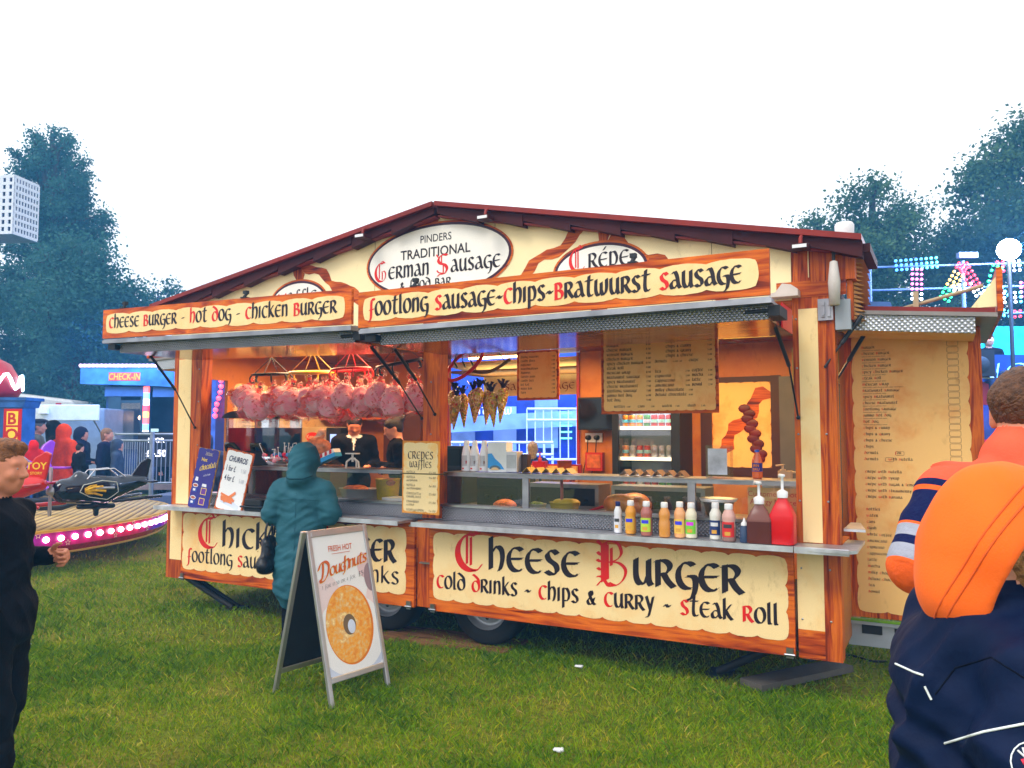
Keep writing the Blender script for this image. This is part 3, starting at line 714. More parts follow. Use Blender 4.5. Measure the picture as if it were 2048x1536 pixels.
LINING = wood('varnished awning lining', (2.2, 12, 12), (.12, .02, .006), (.4, .08, .015), (.6, .2, .05), .12)
WARP = lambda x: -.055 * (x + 6.25) / 2.69
aw, f = awning(-6.20, -3.56, None, 11, None)
mb = MB(); mb.T = Matrix.Translation((0, -.868, 0)); letters(mb, 'Cheese Burger - Hot Dog - Chicken Burger', -6.13, 2.488, .085, 2.46, weight=.25); mb.build('lettering', list(IR), aw)
WARP = lambda x: -.086
aw2, f = awning(-3.46, -.80, None, 12, None)
mb = MB(); mb.T = Matrix.Translation((0, -.868, 0)); letters(mb, 'Footlong Sausage~Chips~Bratwurst Sausage', -3.385, 2.478, .092, 2.46, weight=.25); mb.build('lettering', list(IR), aw2)
WARP = None
for x in (-6.0, -4.6, -3.05, -1.55):
    b = MB(); b.T = Matrix.Translation((0, 0, -.086 if x > -3.5 else -.055 * (x + 6.25) / 2.69)); b.box((x, -.87, 2.646), (x + .05, -.8, 2.655)); b.tube([(x + .02, -.85, 2.655), (x + .03, -.83, 2.69)], .012, 6); b.box((x + .005, -.85, 2.68), (x + .04, -.82, 2.705)); b.build('fascia_hook', DARK, TR)
for a, m_, c in (((-6.2, -.42, 2.3), (-6.13, -.2, 2.0), (-6.08, -.02, 1.66)), ((-3.66, -.5, 2.235), (-3.58, -.26, 1.98), (-3.53, -.04, 1.72)), ((-3.45, -.5, 2.21), (-3.43, -.26, 2.0), (-3.41, -.04, 1.75)), ((-.83, -.5, 2.22), (-.8, -.22, 2.0), (-.785, -.02, 1.7))):
    b = MB(); b.tube([a, m_], .0125, 8); b.tube([m_, c], .006, 6); b.ball(c, .014, 5); b.build('gas_strut', BLACK, TR)
b = MB(); b.box((-.79, -.5, 2.19), (-.782, -.18, 2.33)); b.build('red_flap', plain('red flap', (.6, .01, .01), .4), TR)
b = MB(); b.prism([(-.93, 2.43), (-.76, 2.43), (-.76, 2.47), (-.8, 2.5), (-.85, 2.51), (-.89, 2.46), (-.93, 2.45)], -.1, -.005, axis='y'); b.build('torn_flashing', plain('pale torn flashing', (.6, .52, .45), .6), TR)
# hinge block at the right corner
b = MB(); b.box((-.66, -.02, 2.28), (-.575, -.0005, 2.41)); b.box((-.642, -.03, 2.3), (-.62, -.0205, 2.39)); b.box((-.605, -.03, 2.3), (-.59, -.0205, 2.39))
for x, z in ((-.63, 2.375), (-.63, 2.315), (-.6, 2.375)): b.tube([(x, -.032, z), (x, -.036, z)], .008, 8)
b.mi = 1; b.box((-.565, -.01, 2.22), (-.48, .1, 2.4)); b.build('corner_hinge', [ALU, plain('grey enamel', (.3, .33, .36), .4)], TR)
# side awning, right: slopes out, dimpled edge, folded fascia seen from its end
def side_awning(x0, x1, z0, z1, y, s):
    g = lambda x: z0 + (z1 - z0) * (x - x0) / (x1 - x0)
    P = lambda xa, xb, da, db: [(xa, g(xa) + da), (xb, g(xb) + da), (xb, g(xb) + db), (xa, g(xa) + db)] if xb > xa else [(xb, g(xb) + da), (xa, g(xa) + da), (xa, g(xa) + db), (xb, g(xb) + db)]
    b = MB(); b.prism(P(x0, x1 - s * .01, -.005, .022), y, y + 1.5, axis='y'); b.prism(P(x0, x1, -.03, -.006), y - .02, y + 1.5, axis='y', mi=1); aw = b.build('side_awning', [REDBARGE, plain('grey awning rail', (.25, .22, .2), .45, .5)], TR)
    b = MB(); b.prism(P(x0, x1 - s * .11, -.125, -.031), y, y + .015, axis='y'); b.build('edge_strip', HEXP, aw)
    b = MB(); b.prism(P(x0, x1 - s * .11, -.127, -.112), y + .016, y + 1.5, axis='y'); b.build('lining', MENU, aw)
    xe = x1 + s * .0
    b = MB(); b.box((xe, y - .02, g(x1) - .0), (xe + s * .03, y + 1.5, g(x1) + .25)); b.build('fascia_sign', WHB, aw)
    b = MB(); b.prism([(xe - s * .002, g(x1) + .022), (xe - s * .002, g(x1) + .2), (xe - s * .13, g(x1) + .022)] if s < 0 else [(xe - .13, g(x1) + .03), (xe - .002, g(x1) + .03), (xe - .002, g(x1) + .2)], y, y + .02, axis='y'); b.build('end_bracket', CREAMG, aw)
    b = MB(); b.tube([(x0 + s * .3, y + .1, g(x0 + s * .3) + .01), (xe - s * .06, y + .1, g(x1) + .17)], .012, 6); b.box((x0 + s * .4, y + .05, g(x0 + s * .4) + .02), (x0 + s * .43, y + .08, g(x0 + s * .4) + .12)); b.build('stay_bar', plain('weathered batten', (.45, .33, .2), .7), aw)
    return aw
side_awning(-.555, .27, 2.365, 2.29, .16, 1)
side_awning(-6.46, -7.02, 2.38, 2.36, .2, -1)
for a, c in (((-.43, .1, 2.31), (-.63, -.012, 2.0)), ((-.45, .5, 2.24), (-.62, .4, 1.93))):
    a, c = Vector(a), Vector(c); m_ = a.lerp(c, .55); b = MB(); b.tube([a, m_], .014, 8); b.tube([m_, c], .007, 6); b.build('gas_strut', BLACK, TR)
# swung-open end panel with the long price list
o = board('price_panel', -.585, .42, .2, 2.27, .62, TR, WV, amp=.012, pitch=.15, inset=(.055, .045, .08, .02), seed=21, parch=MENU)
def pricelist(mb):
    z = 2.16; rows = ['Burger', 'Cheese Burger', 'Venison Burger', 'Chicken Burger', 'Spicy Chicken Burger', 'Steak Roll', 'Mexican Wrap', 'Bratwurst Sausage', 'Spicy Bratwurst', 'Cheese Bratwurst', 'Footlong Sausage', 'Jumbo Hot Dog', 'Hot Dog']
    dz = .0405
    for i, r_ in enumerate(rows):
        letters(mb, r_, -.478, z, .0135, weight=.24, gap=.22); letters(mb, 'served with or without onion' if i != 6 else 'served with salad cheese & chilli sauce on request', -.478, z - .016, .0056, weight=.18, gap=.2, red=0)
        z -= dz
    for r_ in ('Chips & Curry', 'Chips & Gravy', 'Chips & Cheese', 'Chips', "Do'nuts          For", "Do'nuts      With Nutella"):
        letters(mb, r_, -.478, z, .0135, weight=.24, gap=.22); z -= dz
    z -= dz
    for r_ in ('Crépe With Nutella', 'Crépe With Syrup', 'Crépe With Sugar & Lemon', 'Crépe With Strawberry', 'Crépe With Banana'): letters(mb, r_, -.475, z, .0135, weight=.24, gap=.22); z -= dz
    z -= dz
    for r_ in ('Bottles', 'Water', 'Cans', 'Slush', 'White Coffee', 'Americano', 'Espresso', 'Cappuccino', 'Latte', 'Mocha', 'Milky Chocolate', 'Deluxe Chocolate', 'Tea', 'Bovril'): letters(mb, r_, -.475, z, .0135, weight=.24, gap=.22); z -= dz
    def frame(cx, cz, wx=.062, hz=.034):
        q = rrect(cx - wx / 2, cz - hz / 2, cx + wx / 2, cz + hz / 2, .008, 3); q.append(q[0]); pen(mb, q, .0022, .0022, 2, 0, (0, 0), 1, 1)
    for i in range(24): frame(.045, 2.17 - i * .0405)
    frame(-.27, 2.16 - 17 * dz + .005, .05, .026); frame(-.33, 2.16 - 18 * dz + .005, .05, .026)
words_on(o, .62, pricelist, (INK, RED, plain('thin box outline', (.2, .1, .05), .6)))
b = MB(); b.box((-.6, .60, .24), (.25, .68, .4), 0); b.box((-.6, .56, .385), (.25, .60, .405)); b.mi = 1; b.box((-.52, .595, .32), (-.40, .5995, .375)); b.box((-.33, .595, .34), (-.24, .5995, .37)); b.build('drawbar_box', [plain('grey step box', (.38, .41, .46), .4, .3), DARK], TR)
b = MB(); b.box((-.6, .55, .406), (.25, .599, .416)); b.build('turf_strip', plain('green turf mat', (.12, .28, .01), .9, bmp=.5), TR)
# end walls and back wall
INW = cream_mat('interior warm panel', (.46, .16, .03), (.3, .06, .012), (.5, .8))
b = MB(); b.box((-.62, .64, .3), (-.58, 2.3, 2.5)); b.box((-.62, .121, .3), (-.58, .64, .93)); b.box((-.62, .121, 2.2), (-.58, .64, 2.5)); b.box((-.61, .15, 1.05), (-.6, .2, 2.2)); b.build('end_wall', INW, TR)
b = MB(); b.box((-6.42, .62, .3), (-6.38, 2.3, 2.5)); b.box((-6.42, .121, .3), (-6.38, .62, 1.0)); b.box((-6.42, .121, 2.14), (-6.38, .62, 2.5)); o = b.build('end_wall', INW, TR)
b = MB(); b.prism(wavy(.72, 1.02, 2.2, 2.1, .02, .15, 5), -6.379, -6.376, axis='x'); o2 = b.build('parchment', CREAM, o)
mb = MB(); mb.T = frame_T((-6.3745, .78, 0), (0, 1, 0))
for i in range(26):
    letters(mb, random.choice(['cheese burger', 'chicken burger', 'steak roll', 'hot dog', 'spicy bratwurst', 'chips & gravy', 'crepe with syrup', 'milky chocolate']), .04, 2.02 - i * .038, .014, weight=.24)
mb.build('lettering', list(IR), o)
b = MB()
OX0, OX1 = -4.78, -3.22
b.box((X0, 2.26, .3), (OX0, 2.3, 2.5)); b.box((OX1, 2.26, .3), (X1, 2.3, 2.5)); b.box((OX0, 2.26, .3), (OX1, 2.3, 1.295)); b.build('back_wall', INW, TR)
b = MB(); b.box((OX1 - .03, 2.24, 1.3), (OX1, 2.259, 2.42)); b.box((OX0 - .4, 2.24, 1.21), (OX1 + .02, 2.2595, 1.297)); b.box((OX0 - .06, 2.24, 1.3), (OX0, 2.2585, 2.42)); b.build('hatch_frame', plain('dark red hatch frame', (.28, .012, .006), .4), TR)
b = MB(); b.box((-2.0, 2.245, 1.0), (-1.9, 2.259, 2.42)); b.box((-1.36, 2.2, 1.0), (-1.28, 2.259, 2.12)); b.box((-1.9, 2.245, 2.07), (-1.36, 2.259, 2.12)); b.box((-1.9, 2.245, 1.22), (-1.36, 2.259, 1.3)); b.build('door_frame', plain('dark door frame', (.05, .012, .006), .5), TR)
b = MB(); b.prism(wavy(-1.88, 1.31, -1.38, 2.06, .012, .12, 8), 2.252, 2.256, axis='y'); dp = b.build('door_mural', MENU, TR)
b = MB(); rd = random.Random(3)
for i in range(11): b.ball((-1.6 + .03 * (i % 2) + .012 * i, 2.245, 1.83 - i * .045), (.055, .008, .04), 6)
b.build('painted_sausage', plain('painted sausage red', (.12, .008, .004), .4, var=.3), dp)
b = MB(); timb = timber(((-1.86, 1.4), (-1.4, 2.0)), .1, .12, 9); timb.T = Matrix(); 
for i in range(len(timb.v)): timb.v[i] = timb.v[i] + Vector((0, 2.2525, 0))
timb.build('painted_beam', WH, dp)
b = MB(); b.box((-1.27, 2.1, .9), (-.64, 2.2, 2.1)); b.tube([(-.75, 2.09, 1.5), (-.75, 2.09, 1.6)], .012, 6); b.build('inner_door', plain('grey door', (.08, .075, .075), .5), TR)
b = MB(); b.box((-1.15, 2.05, 2.02), (-.66, 2.095, 2.34)); b.build('air_grille', chequer('perforated grille', (.55, .42, .12), 160), TR)
# ceiling with lamps and red/yellow stripes
CEIL = wood('ceiling boards', (1.5, 20, 3), (.1, .015, .005), (.32, .07, .015), (.42, .13, .03), .25)
b = MB(); b.box((X0 + .05, .1, 2.425), (X1 - .05, 2.3, 2.45)); b.build('ceiling', CEIL, TR)
b = MB()
for i, x in enumerate((-4.95, -4.2, -3.1, -2.3)): b.prism([(x, .75), (x + .5, .55), (x + .95, 1.5), (x + .5, 1.7)], 2.412, 2.422, mi=i % 2)
b.build('ceiling_stripe', [plain('red ceiling stripe', (.6, .012, .01), .3), plain('yellow ceiling stripe', (.75, .5, .01), .3)], TR)
LAMPY = emis('warm lamp diffuser', (1, .72, .08), 1.6); LAMPW = emis('warm tube', (1, .72, .32), 7)
for x0, x1, y0, y1 in ((-1.62, -1.2, .9, 1.6), (-2.75, -2.4, .9, 1.5)):
    b = MB(); b.box((x0, y0, 2.395), (x1, y1, 2.411)); b.build('lamp_diffuser', LAMPY, TR)
for p, q in (((-6.1, .32, 2.36), (-5.2, .5, 2.36)), ((-4.3, 1.9, 2.38), (-3.3, 1.9, 2.38))):
    b = MB(); b.tube([p, q], .016, 8); b.mi = 1; b.box((p[0], p[1] - .03, 2.385), (q[0], q[1] + .03, 2.41)); b.build('tube_lamp', [LAMPW, WHITE], TR)
b = MB()
for x, y in ((-5.4, .9), (-4.95, .6), (-3.9, .7), (-3.2, .6), (-2.9, 1.2), (-2.05, .5), (-1.0, .8), (-1.0, 1.4)): b.lathe([(0, 2.4105), (.03, 2.4105), (.035, 2.424)], (x, y, 0), 10)
b.build('spot_lamp', emis('spot glow', (1, .85, .6), 3), TR)
def arealamp(name, loc, size, e, col, rot=(0, 0, 0)):
    l = bpy.data.lights.new(name, 'AREA'); l.shape = 'RECTANGLE'; l.size, l.size_y = size; l.energy = e; l.color = col
    o = link(bpy.data.objects.new(name, l)); o.location = loc; o.rotation_euler = rot; return o
arealamp('ceiling_lamp', (-5.0, .7, 2.36), (1.8, .5), 42, (1, .62, .32)); arealamp('ceiling_lamp', (-3.3, 1.4, 2.36), (1.2, .5), 22, (1, .62, .25)); arealamp('ceiling_lamp', (-1.7, 1.1, 2.38), (1.5, .5), 42, (1, .62, .25))
# rear hatch awning, lit underneath
b = MB(); b.prism([(2.3, 2.36), (3.2, 2.3), (3.2, 2.33), (2.3, 2.39)], -4.9, -3.15, axis='x'); ra = b.build('rear_awning', plain('cream awning slats', (.7, .5, .22), .5), TR)
b = MB()
for i in range(12): b.box((-4.9, 2.36 + i * .07, 2.28 - .0), (-3.15, 2.385 + i * .07, 2.298))
b.build('slat', plain('brown slat', (.2, .1, .03), .6), ra)
b = MB(); b.box((-4.9, 3.2, 2.05), (-3.1, 3.22, 2.3)); rf = b.build('fascia_sign', plain('cream fascia back', (.75, .55, .25), .5), ra)
mb = MB(); mb.T = frame_T((-3.4, 3.196, 2.14), (-1, 0, 0)) @ Matrix.Scale(1, 4); mb.T = Matrix.Translation((0, 3.196, 0)); letters(mb, 'sale sausage', -4.6, 2.12, .07, .9, red=0); mb.build('lettering', [plain('brown lettering', (.2, .03, .01), .5)], rf)
arealamp('hatch_lamp', (-4.0, 2.75, 2.2), (1.4, .5), 9, (1, .75, .38), (R(180), 0, 0))
# roof-corner beacon and its lead
b = MB(); b.lathe([(0, 2.86), (.045, 2.855), (.055, 2.84), (.052, 2.76), (.05, 2.75)], (-.50, -.02, 0), 16); b.mi = 1; b.tube([(-.56, -.05, 2.8), (-.56, -.06, 2.62)], .01, 6); b.lathe([(0, 2.36), (.03, 2.36), (.035, 2.5), (.022, 2.62), (0, 2.63)], (-.56, -.06, 0), 10, mi=2); b.build('roof_beacon', [plain('milky beacon', (.75, .72, .72), .3), DARK, plain('taped grey connector', (.55, .5, .45), .6)], TR)
# ------------------------------------------------------------ people
def cloth(name, c, rough=.8, bmp=.25, bscale=60., sheen=.0, var=.2): return plain(name, c, rough, var=var, bmp=bmp, bscale=bscale, sheen=sheen, spec=.1)
HAIRM = {}
def hairmat(name, c):
    return plain(name, c, .45, var=.5, scale=60, bmp=.6, bscale=140)
def figure(label, loc, phi, H=1.7, top=None, low=None, shoes=None, skin=None, hair=None, hairlen=.0, hood=None, coat=0., arms=('down', 'down'), lean=0., yaw=0, pitch=0, res=.013, group=None, bulk=1., cap=None, bun=False, tail=False, collar=None, stride=.0):
    t = thing('person', loc, label, 'person', group); t.rotation_euler = (0, 0, face_to(phi) if phi is not None else 0)
    OFF[t.name] = (0, 0, 0)
    u = H / 1.7; pr = []; B = bulk
    def W(x, y, z):
        k = max(0, z - .9); return (x * u, (y - lean * k / .7) * u, (z - .35 * abs(lean) * k / .7) * u)
    for s in (-1, 1):
        f = stride * s
        pr += [C(W(s * .09, 0, .9), W(s * .1, -.02 - f, .5), .1 * u, .07 * u, 2), C(W(s * .1, -.02 - f, .5), W(s * .1, .02 + f * 1.0, .1), .068 * u, .05 * u, 2), C(W(s * .1, .04 + f, .045), W(s * .11, -.14 + f, .035), .045 * u, .036 * u, 3, .015)]
    pr.append(C(W(0, 0, .95), W(0, .0, 1.26), .135 * u * B, .15 * u * B, 1, .05, (1.15, .78, 1)))
    pr.append(C(W(-.12, .01, 1.38), W(.12, .01, 1.38), .075 * u * B, .075 * u * B, 1, .06))
    if coat: pr.append(C(W(0, 0, coat), W(0, .0, 1.1), .2 * u * B, .16 * u * B, 1, .05, (1.05, .8, 1)))
    for s, a in zip((-1, 1), arms):
        sh = (s * .185 * B, .01, 1.375)
        el, wr, d, n, th = {'down': ((s * .235, .03, 1.1), (s * .23, -.05, .86), (0, -.15, -1), (-s, 0, 0), (0, -1, 0)),
                            'front': ((s * .24, .02, 1.1), (s * .15, -.24, 1.08), (-s * .3, -1, .0), (0, 0, -1), (-s, 0, 0)),
                            'fold': ((s * .25, -.03, 1.12), (-s * .02, -.2, 1.13 + s * .03), (-s, -.2, .1), (0, .6, -.4), (0, 0, 1)),
                            'up': ((s * .22, -.14, 1.16), (s * .12, -.25, 1.36), (-s * .2, -.3, 1), (0, 1, 0), (-s, 0, 0))}[a]
        pr += [C(W(*sh), W(*el), .066 * u * B, .056 * u * B, 1, .04), C(W(*el), W(*wr), .055 * u * B, .043 * u * B, 1, .025)]
        hand(pr, W(*wr), d, n, th, (35, 45, 30), 0, u * .95)
    hc = W(0, -.015, 1.575); P, M, hu = head(pr, hc, .225 * u, yaw, pitch, 0, neck=W(0, .02, 1.38))
    if hood: pr += [E(tuple(V3(*hc) + M @ V3(0, .035, .02) * hu), (.108 * hu, .118 * hu, .125 * hu), 1, .03, (pitch, 0, yaw)), C(P(0, .05, -.06), W(0, .03, 1.4), .1 * hu, .1 * u, 1, .04), E(P(0, -.12, -.005), (.066 * hu, .085 * hu, .088 * hu), 0, .012, (pitch, 0, yaw), neg=True), E(P(0, -.03, -.01), (.062 * hu, .062 * hu, .09 * hu), 0, .02, (pitch, 0, yaw))]
    mats = [skin or SKIN, top, low, shoes or BLACK]
    if collar: mats.append(collar)
    def paint(V, lab):
        if collar:
            q = np.array(W(0, -.03, 1.43)); m = (np.linalg.norm((V - q) / np.array([.085, .1, .026]), axis=1) < u) & (lab == 1); lab[m] = 4
            q = np.array(W(0, -.12, 1.36)); m = (np.abs(V[:, 0]) < .024 * u * np.clip((V[:, 2] - W(0, 0, 1.26)[2]) / (.16 * u), 0, 1)) & (V[:, 1] < W(0, -.05, 1.36)[1]) & (V[:, 2] > W(0, 0, 1.26)[2]) & (lab == 1); lab[m] = 4
        return lab
    body('body', pr, res, mats, t, {1: (.006, 14, 9)}, paint)
    if hair and not hood:
        hp = hair_cap(P, M, hu, (pitch, 0, yaw), length=hairlen)
        if bun: hp.append(E(P(0, .12, .07), (.05 * hu, .045 * hu, .048 * hu), 0, .015))
        if tail: hp += [C(P(0, .1, .06), P(0, .16, -.02), .035 * hu, .038 * hu, 0, .02), C(P(0, .16, -.02), P(0, .13, -.22), .036 * hu, .014 * hu, 0, .02)]
        V, F, l = sdf_mesh(hp, min(res, .01)); np_mesh('hair', V, F, hair, t)
    if cap:
        b = MB(); b.T = Matrix.Translation(Vector(hc)) @ Matrix(M).to_4x4() @ Matrix.Scale(hu, 4)
        if cap[0] == 'flat': b.ball((0, -.005, .1), (.088, .122, .036), 9); b.lathe([(.086, .06), (.09, .1)], (0, 0, 0), 18); b.ball((0, -.11, .082), (.06, .04, .01), 7)
        else: b.ball((0, .012, .05), (.083, .1, .085), 10)
        b.build('flat_cap' if cap[0] == 'flat' else 'knitted_hat', cap[1], t)
    return t, P, hu
GBG = 'fairgoers standing behind the carousel'
NAVY = cloth('navy jacket cloth', (.012, .016, .045)); BLK = cloth('black cloth', (.004, .004, .006)); GREY = cloth('grey tweed', (.13, .14, .13)); JEAN = cloth('dark jeans', (.03, .04, .08)); TROUS = cloth('dark trousers', (.02, .022, .03))
BRN = hairmat('brown hair', (.06, .028, .012)); DKH = hairmat('near black hair', (.012, .007, .005)); BLD = hairmat('fair hair', (.4, .2, .07)); GING = hairmat('ginger brown hair', (.2, .07, .018))
ORC = cloth('bright orange red coat', (.85, .055, .012)); GRYH = cloth('slate hooded jacket', (.04, .06, .09)); REDC = cloth('bright red hood', (.7, .012, .015))
# --- the boy in black crossing the lawn
t = thing('person', (-3.542, -3.086, 0), 'boy in black sweatshirt and black trousers with short ginger hair, walking past in profile', 'person'); t.rotation_euler = (0, 0, face_to(0)); OFF[t.name] = (0, 0, 0)
pr = []
P, M, hu = head(pr, (0, .032, 1.452), .224, 0, 4, 0, neck=(0, .06, 1.27), jaw=.95)
pr += [C((0, .045, .84), (0, .035, 1.18), .118, .122, 1, .05, (1.3, 1, 1)), C((-.12, .05, 1.235), (.12, .05, 1.235), .072, .072, 1, .06), C((0, .06, 1.25), (0, .055, 1.29), .078, .062, 1, .015), C((0, .02, .80), (0, .02, .86), .118, .122, 1, .02, (1.25, 1, 1)),
       C((-.17, .05, 1.25), (-.215, .005, .985), .066, .06, 1, .04), C((-.215, .005, .985), (-.2, -.04, .785), .056, .041, 1, .025), C((-.2, -.037, .80), (-.2, -.042, .775), .044, .04, 1, .01),
       C((.17, .05, 1.25), (.235, .13, 1.04), .062, .054, 1, .04), C((.235, .13, 1.04), (.2, -.05, 1.05), .052, .04, 1, .025), C((.2, -.045, 1.05), (.2, -.062, 1.052), .042, .04, 1, .01)]
hand(pr, (-.2, -.042, .765), (.05, .4, -.9), (.8, .45, .1), (.1, -1, -.3), (22, 34, 22), 0, .98, 15)
hand(pr, (.2, -.07, 1.055), (0, -1, -.05), (-1, .15, -.25), (0, -.1, 1), (72, 80, 55), 0, .95, 60)
for s, kx, ky, ax_, ay in ((-1, -.095, -.02, -.1, -.05), (1, .095, .05, .1, .12)):
    pr += [C((s * .085, .03, .84), (kx, ky, .46), .1, .08, 2, .05), C((kx, ky, .46), (ax_, ay, .1), .078, .064, 2, .03), C((ax_, ay + .03, .05), (ax_, ay - .17, .04), .048, .042, 3, .015)]
body('body', pr, .0062, [SKINR, BLK, cloth('black joggers', (.004, .004, .005)), BLACK], t, {1: (.011, 7, 6), 2: (.013, 7, 5)})
hp = [E(P(0, .016, .04), (.0785, .097, .088), 0, .02), E(P(0, -.005, .1), (.064, .078, .03), 0, .02), E(P(.01, -.06, .09), (.05, .026, .02), 0, .02), E(P(0, .06, -.03), (.062, .046, .06), 0, .03), E(P(0, -.12, -.045), (.12, .092, .112), 0, .012, neg=True)]
for s in (-1, 1): hp.append(E(P(s * .09, -.015, -.05), (.035, .04, .072), 0, .012, neg=True))
hp += [C(P(s * .077, -.014, .02), P(s * .077, -.012, -.01), .008, .006, 0, .01) for s in (-1, 1)]
V, F, l = sdf_mesh(hp, .006)
for i in range(len(V)): V[i] += (V[i] - np.array(P(0, .02, .03))) * .05 * mnoise.noise(Vector((V[i][0] * 90, V[i][1] * 35, V[i][2] * 90)))
np_mesh('hair', V, F, GING, t); eyes(P, hu, t)
b = MB(); b.ball(P(-.031, -.082, .019), (.012, .006, .003), 5); b.ball(P(.031, -.082, .019), (.012, .006, .003), 5); b.build('eyebrow', GING, t)
bv = BVHTree.FromPolygons([Vector(v.co) for v in t.children[0].data.vertices], [tuple(p.vertices) for p in t.children[0].data.polygons])
def drape(bvh, pts, dr, r, name, mat, parent, o=None, off=.0015, n=6, far=1.5, sub=14, eye=None):
    """a thin cord or print laid on a garment along a polyline"""
    dr = Vector(dr).normalized(); q = []
    for a, c in zip(pts[:-1], pts[1:]):
        a, c = Vector(a), Vector(c)
        for i in range(sub): q.append(a.lerp(c, i / sub))
    q.append(Vector(pts[-1])); out = []
    for p in q:
        if eye is not None: dr = (p - eye).normalized()
        h = bvh.ray_cast(p - dr * far, dr)
        if h[0] is not None: out.append(h[0] - dr * off)
    if len(out) < 2: return None
    mb = MB() if o is None else o; mb.tube(out, r, n)
    return mb.build(name, mat, parent) if o is None else mb
mb = MB()
for i, z in enumerate((.31, .298, .286)): drape(bv, [(-.3, .03 + .004 * i, z), (-.3, -.05, z + .006)], (1, 0, 0), .0035, '', None, t, mb)
mb.build('leg_print', WHITE, t)
# --- the man in the coral hooded top at the right
t = thing('person', (.158, -2.575, 0), 'man in coral hooded sweatshirt with navy and grey striped sleeve, turned away', 'person'); t.rotation_euler = (0, 0, face_to(75)); OFF[t.name] = (0, 0, 0)
pr = []
P, M, hu = head(pr, (-.04, -.02, 1.648), .235, -32, 2, 0, neck=(-.015, .03, 1.47))
AR = [(.165, .01, 1.435), (.262, .09, 1.26), (.19, -.13, 1.19)]
pr += [C((0, .02, .95), (0, .04, 1.3), .15, .165, 1, .05, (1.2, 1, 1)), C((-.12, .01, 1.42), (.12, .01, 1.42), .09, .09, 1, .06), C((0, .03, 1.44), (0, .025, 1.53), .105, .086, 1, .03),
       C(AR[0], AR[1], .085, .074, 1, .04), C(AR[1], AR[2], .07, .055, 1, .025), C((-.165, .0, 1.42), (-.25, -.05, 1.22), .08, .07, 1, .04), C((-.25, -.05, 1.22), (-.12, -.28, 1.18), .068, .05, 1, .03)]
pr += [C((-.1, .05, 1.495), (.07, .05, 1.495), .042, .042, 1, .02), C((-.06, .1, 1.455), (.06, .1, 1.455), .05, .05, 1, .02), C((0, .12, 1.43), (0, .13, 1.34), .06, .04, 1, .03, (1.5, 1, 1))]
hand(pr, (.182, -.15, 1.185), (-.3, -1, -.1), (-1, 0, 0), (0, 0, 1), (20, 30, 20), 0, 1.); hand(pr, (-.11, -.3, 1.18), (.3, -1, 0), (1, 0, 0), (0, 0, 1), (20, 30, 20), 0, 1.)
for s in (-1, 1): pr += [C((s * .1, .02, .95), (s * .1, .0, .5), .105, .08, 2, .04), C((s * .1, .0, .5), (s * .1, .03, .09), .078, .06, 2, .03), C((s * .1, .05, .05), (s * .11, -.16, .04), .05, .042, 3, .015)]
CORAL = cloth('coral fleece', (.9, .1, .045), bscale=200, bmp=.15); NVS = cloth('navy sleeve panel', (.006, .01, .06)); GRS = cloth('pale grey sleeve panel', (.33, .34, .4)); ORS = cloth('orange sleeve panel', (.85, .12, .02))
def striped():
    m_ = cloth('striped sleeve', (.006, .01, .06)); nt = m_.node_tree; b_ = nt.nodes['Principled BSDF']; a, c = np.array(AR[0]), np.array(AR[1]); d = (c - a) / np.linalg.norm(c - a)
    tc = nd(nt, 'ShaderNodeTexCoord'); dp = nd(nt, 'ShaderNodeVectorMath', operation='DOT_PRODUCT'); dp.inputs[1].default_value = tuple(d); nt.links.new(tc.outputs['Object'], dp.inputs[0])
    mr = nd(nt, 'ShaderNodeMapRange'); k0 = float(a @ d); mr.inputs['From Min'].default_value = k0 - .06; mr.inputs['From Max'].default_value = k0 + .3; nt.links.new(dp.outputs['Value'], mr.inputs['Value'])
    q = lambda s: (s + .06) / .36; co_, nv, og, gy = (.9, .1, .045), (.006, .01, .06), (.85, .12, .02), (.33, .34, .4)
    o = ramp(nt, mr.outputs[0], [(0, co_), (q(0), nv), (q(.02), og), (q(.034), nv), (q(.13), og), (q(.137), gy), (q(.17), nv), (q(.195), gy), (q(.235), og)]); o.node.color_ramp.interpolation = 'CONSTANT'; nt.links.new(o, b_.inputs['Base Color']); return m_
def sleeve(V, lab):
    a, c, e = [np.array(x) for x in AR]; d1 = (c - a) / np.linalg.norm(c - a); L1 = np.linalg.norm(c - a); d2 = (e - c) / np.linalg.norm(e - c)
    s1 = (V - a) @ d1; s2 = L1 + (V - c) @ d2; s = np.where(np.linalg.norm(V - c - np.clip(s2 - L1, 0, .2)[:, None] * d2, axis=1) < np.linalg.norm(V - a - np.clip(s1, -.05, L1)[:, None] * d1, axis=1), s2, s1)
    near = (np.linalg.norm(V - a - np.clip(s1, 0, L1)[:, None] * d1, axis=1) < .105) | (np.linalg.norm(V - c - np.clip(s2 - L1, 0, .2)[:, None] * d2, axis=1) < .09)
    near &= (lab == 1) & (V[:, 0] > .14)
    lab[near & (s > -.055) & (s <= .245)] = 4; lab[near & (s > .245)] = 6; return lab
    for lo, hi, m in ((-.02, .02, 4), (.02, .034, 6), (.034, .14, 4), (.14, .147, 6), (.147, .185, 5), (.185, .212, 4), (.212, .26, 5), (.26, .6, 6)): lab[near & (s > lo) & (s <= hi)] = m
    return lab
body('body', pr, .0048, [SKINR, CORAL, JEAN, BLACK, striped(), GRS, ORS], t, {1: (.007, 9, 7), 4: (.006, 10, 8), 5: (.006, 10, 8)}, sleeve)
hp = hair_cap(P, M, hu, (2, 0, -32), 1.02, length=-.055)
V, F, l = sdf_mesh(hp, .006)
for i in range(len(V)): V[i] += (V[i] - np.array(P(0, .02, .03))) * .035 * mnoise.noise(Vector(V[i] * 110))
np_mesh('hair', V, F, hairmat('cropped brown hair', (.1, .04, .016)), t); eyes(P, hu, t)
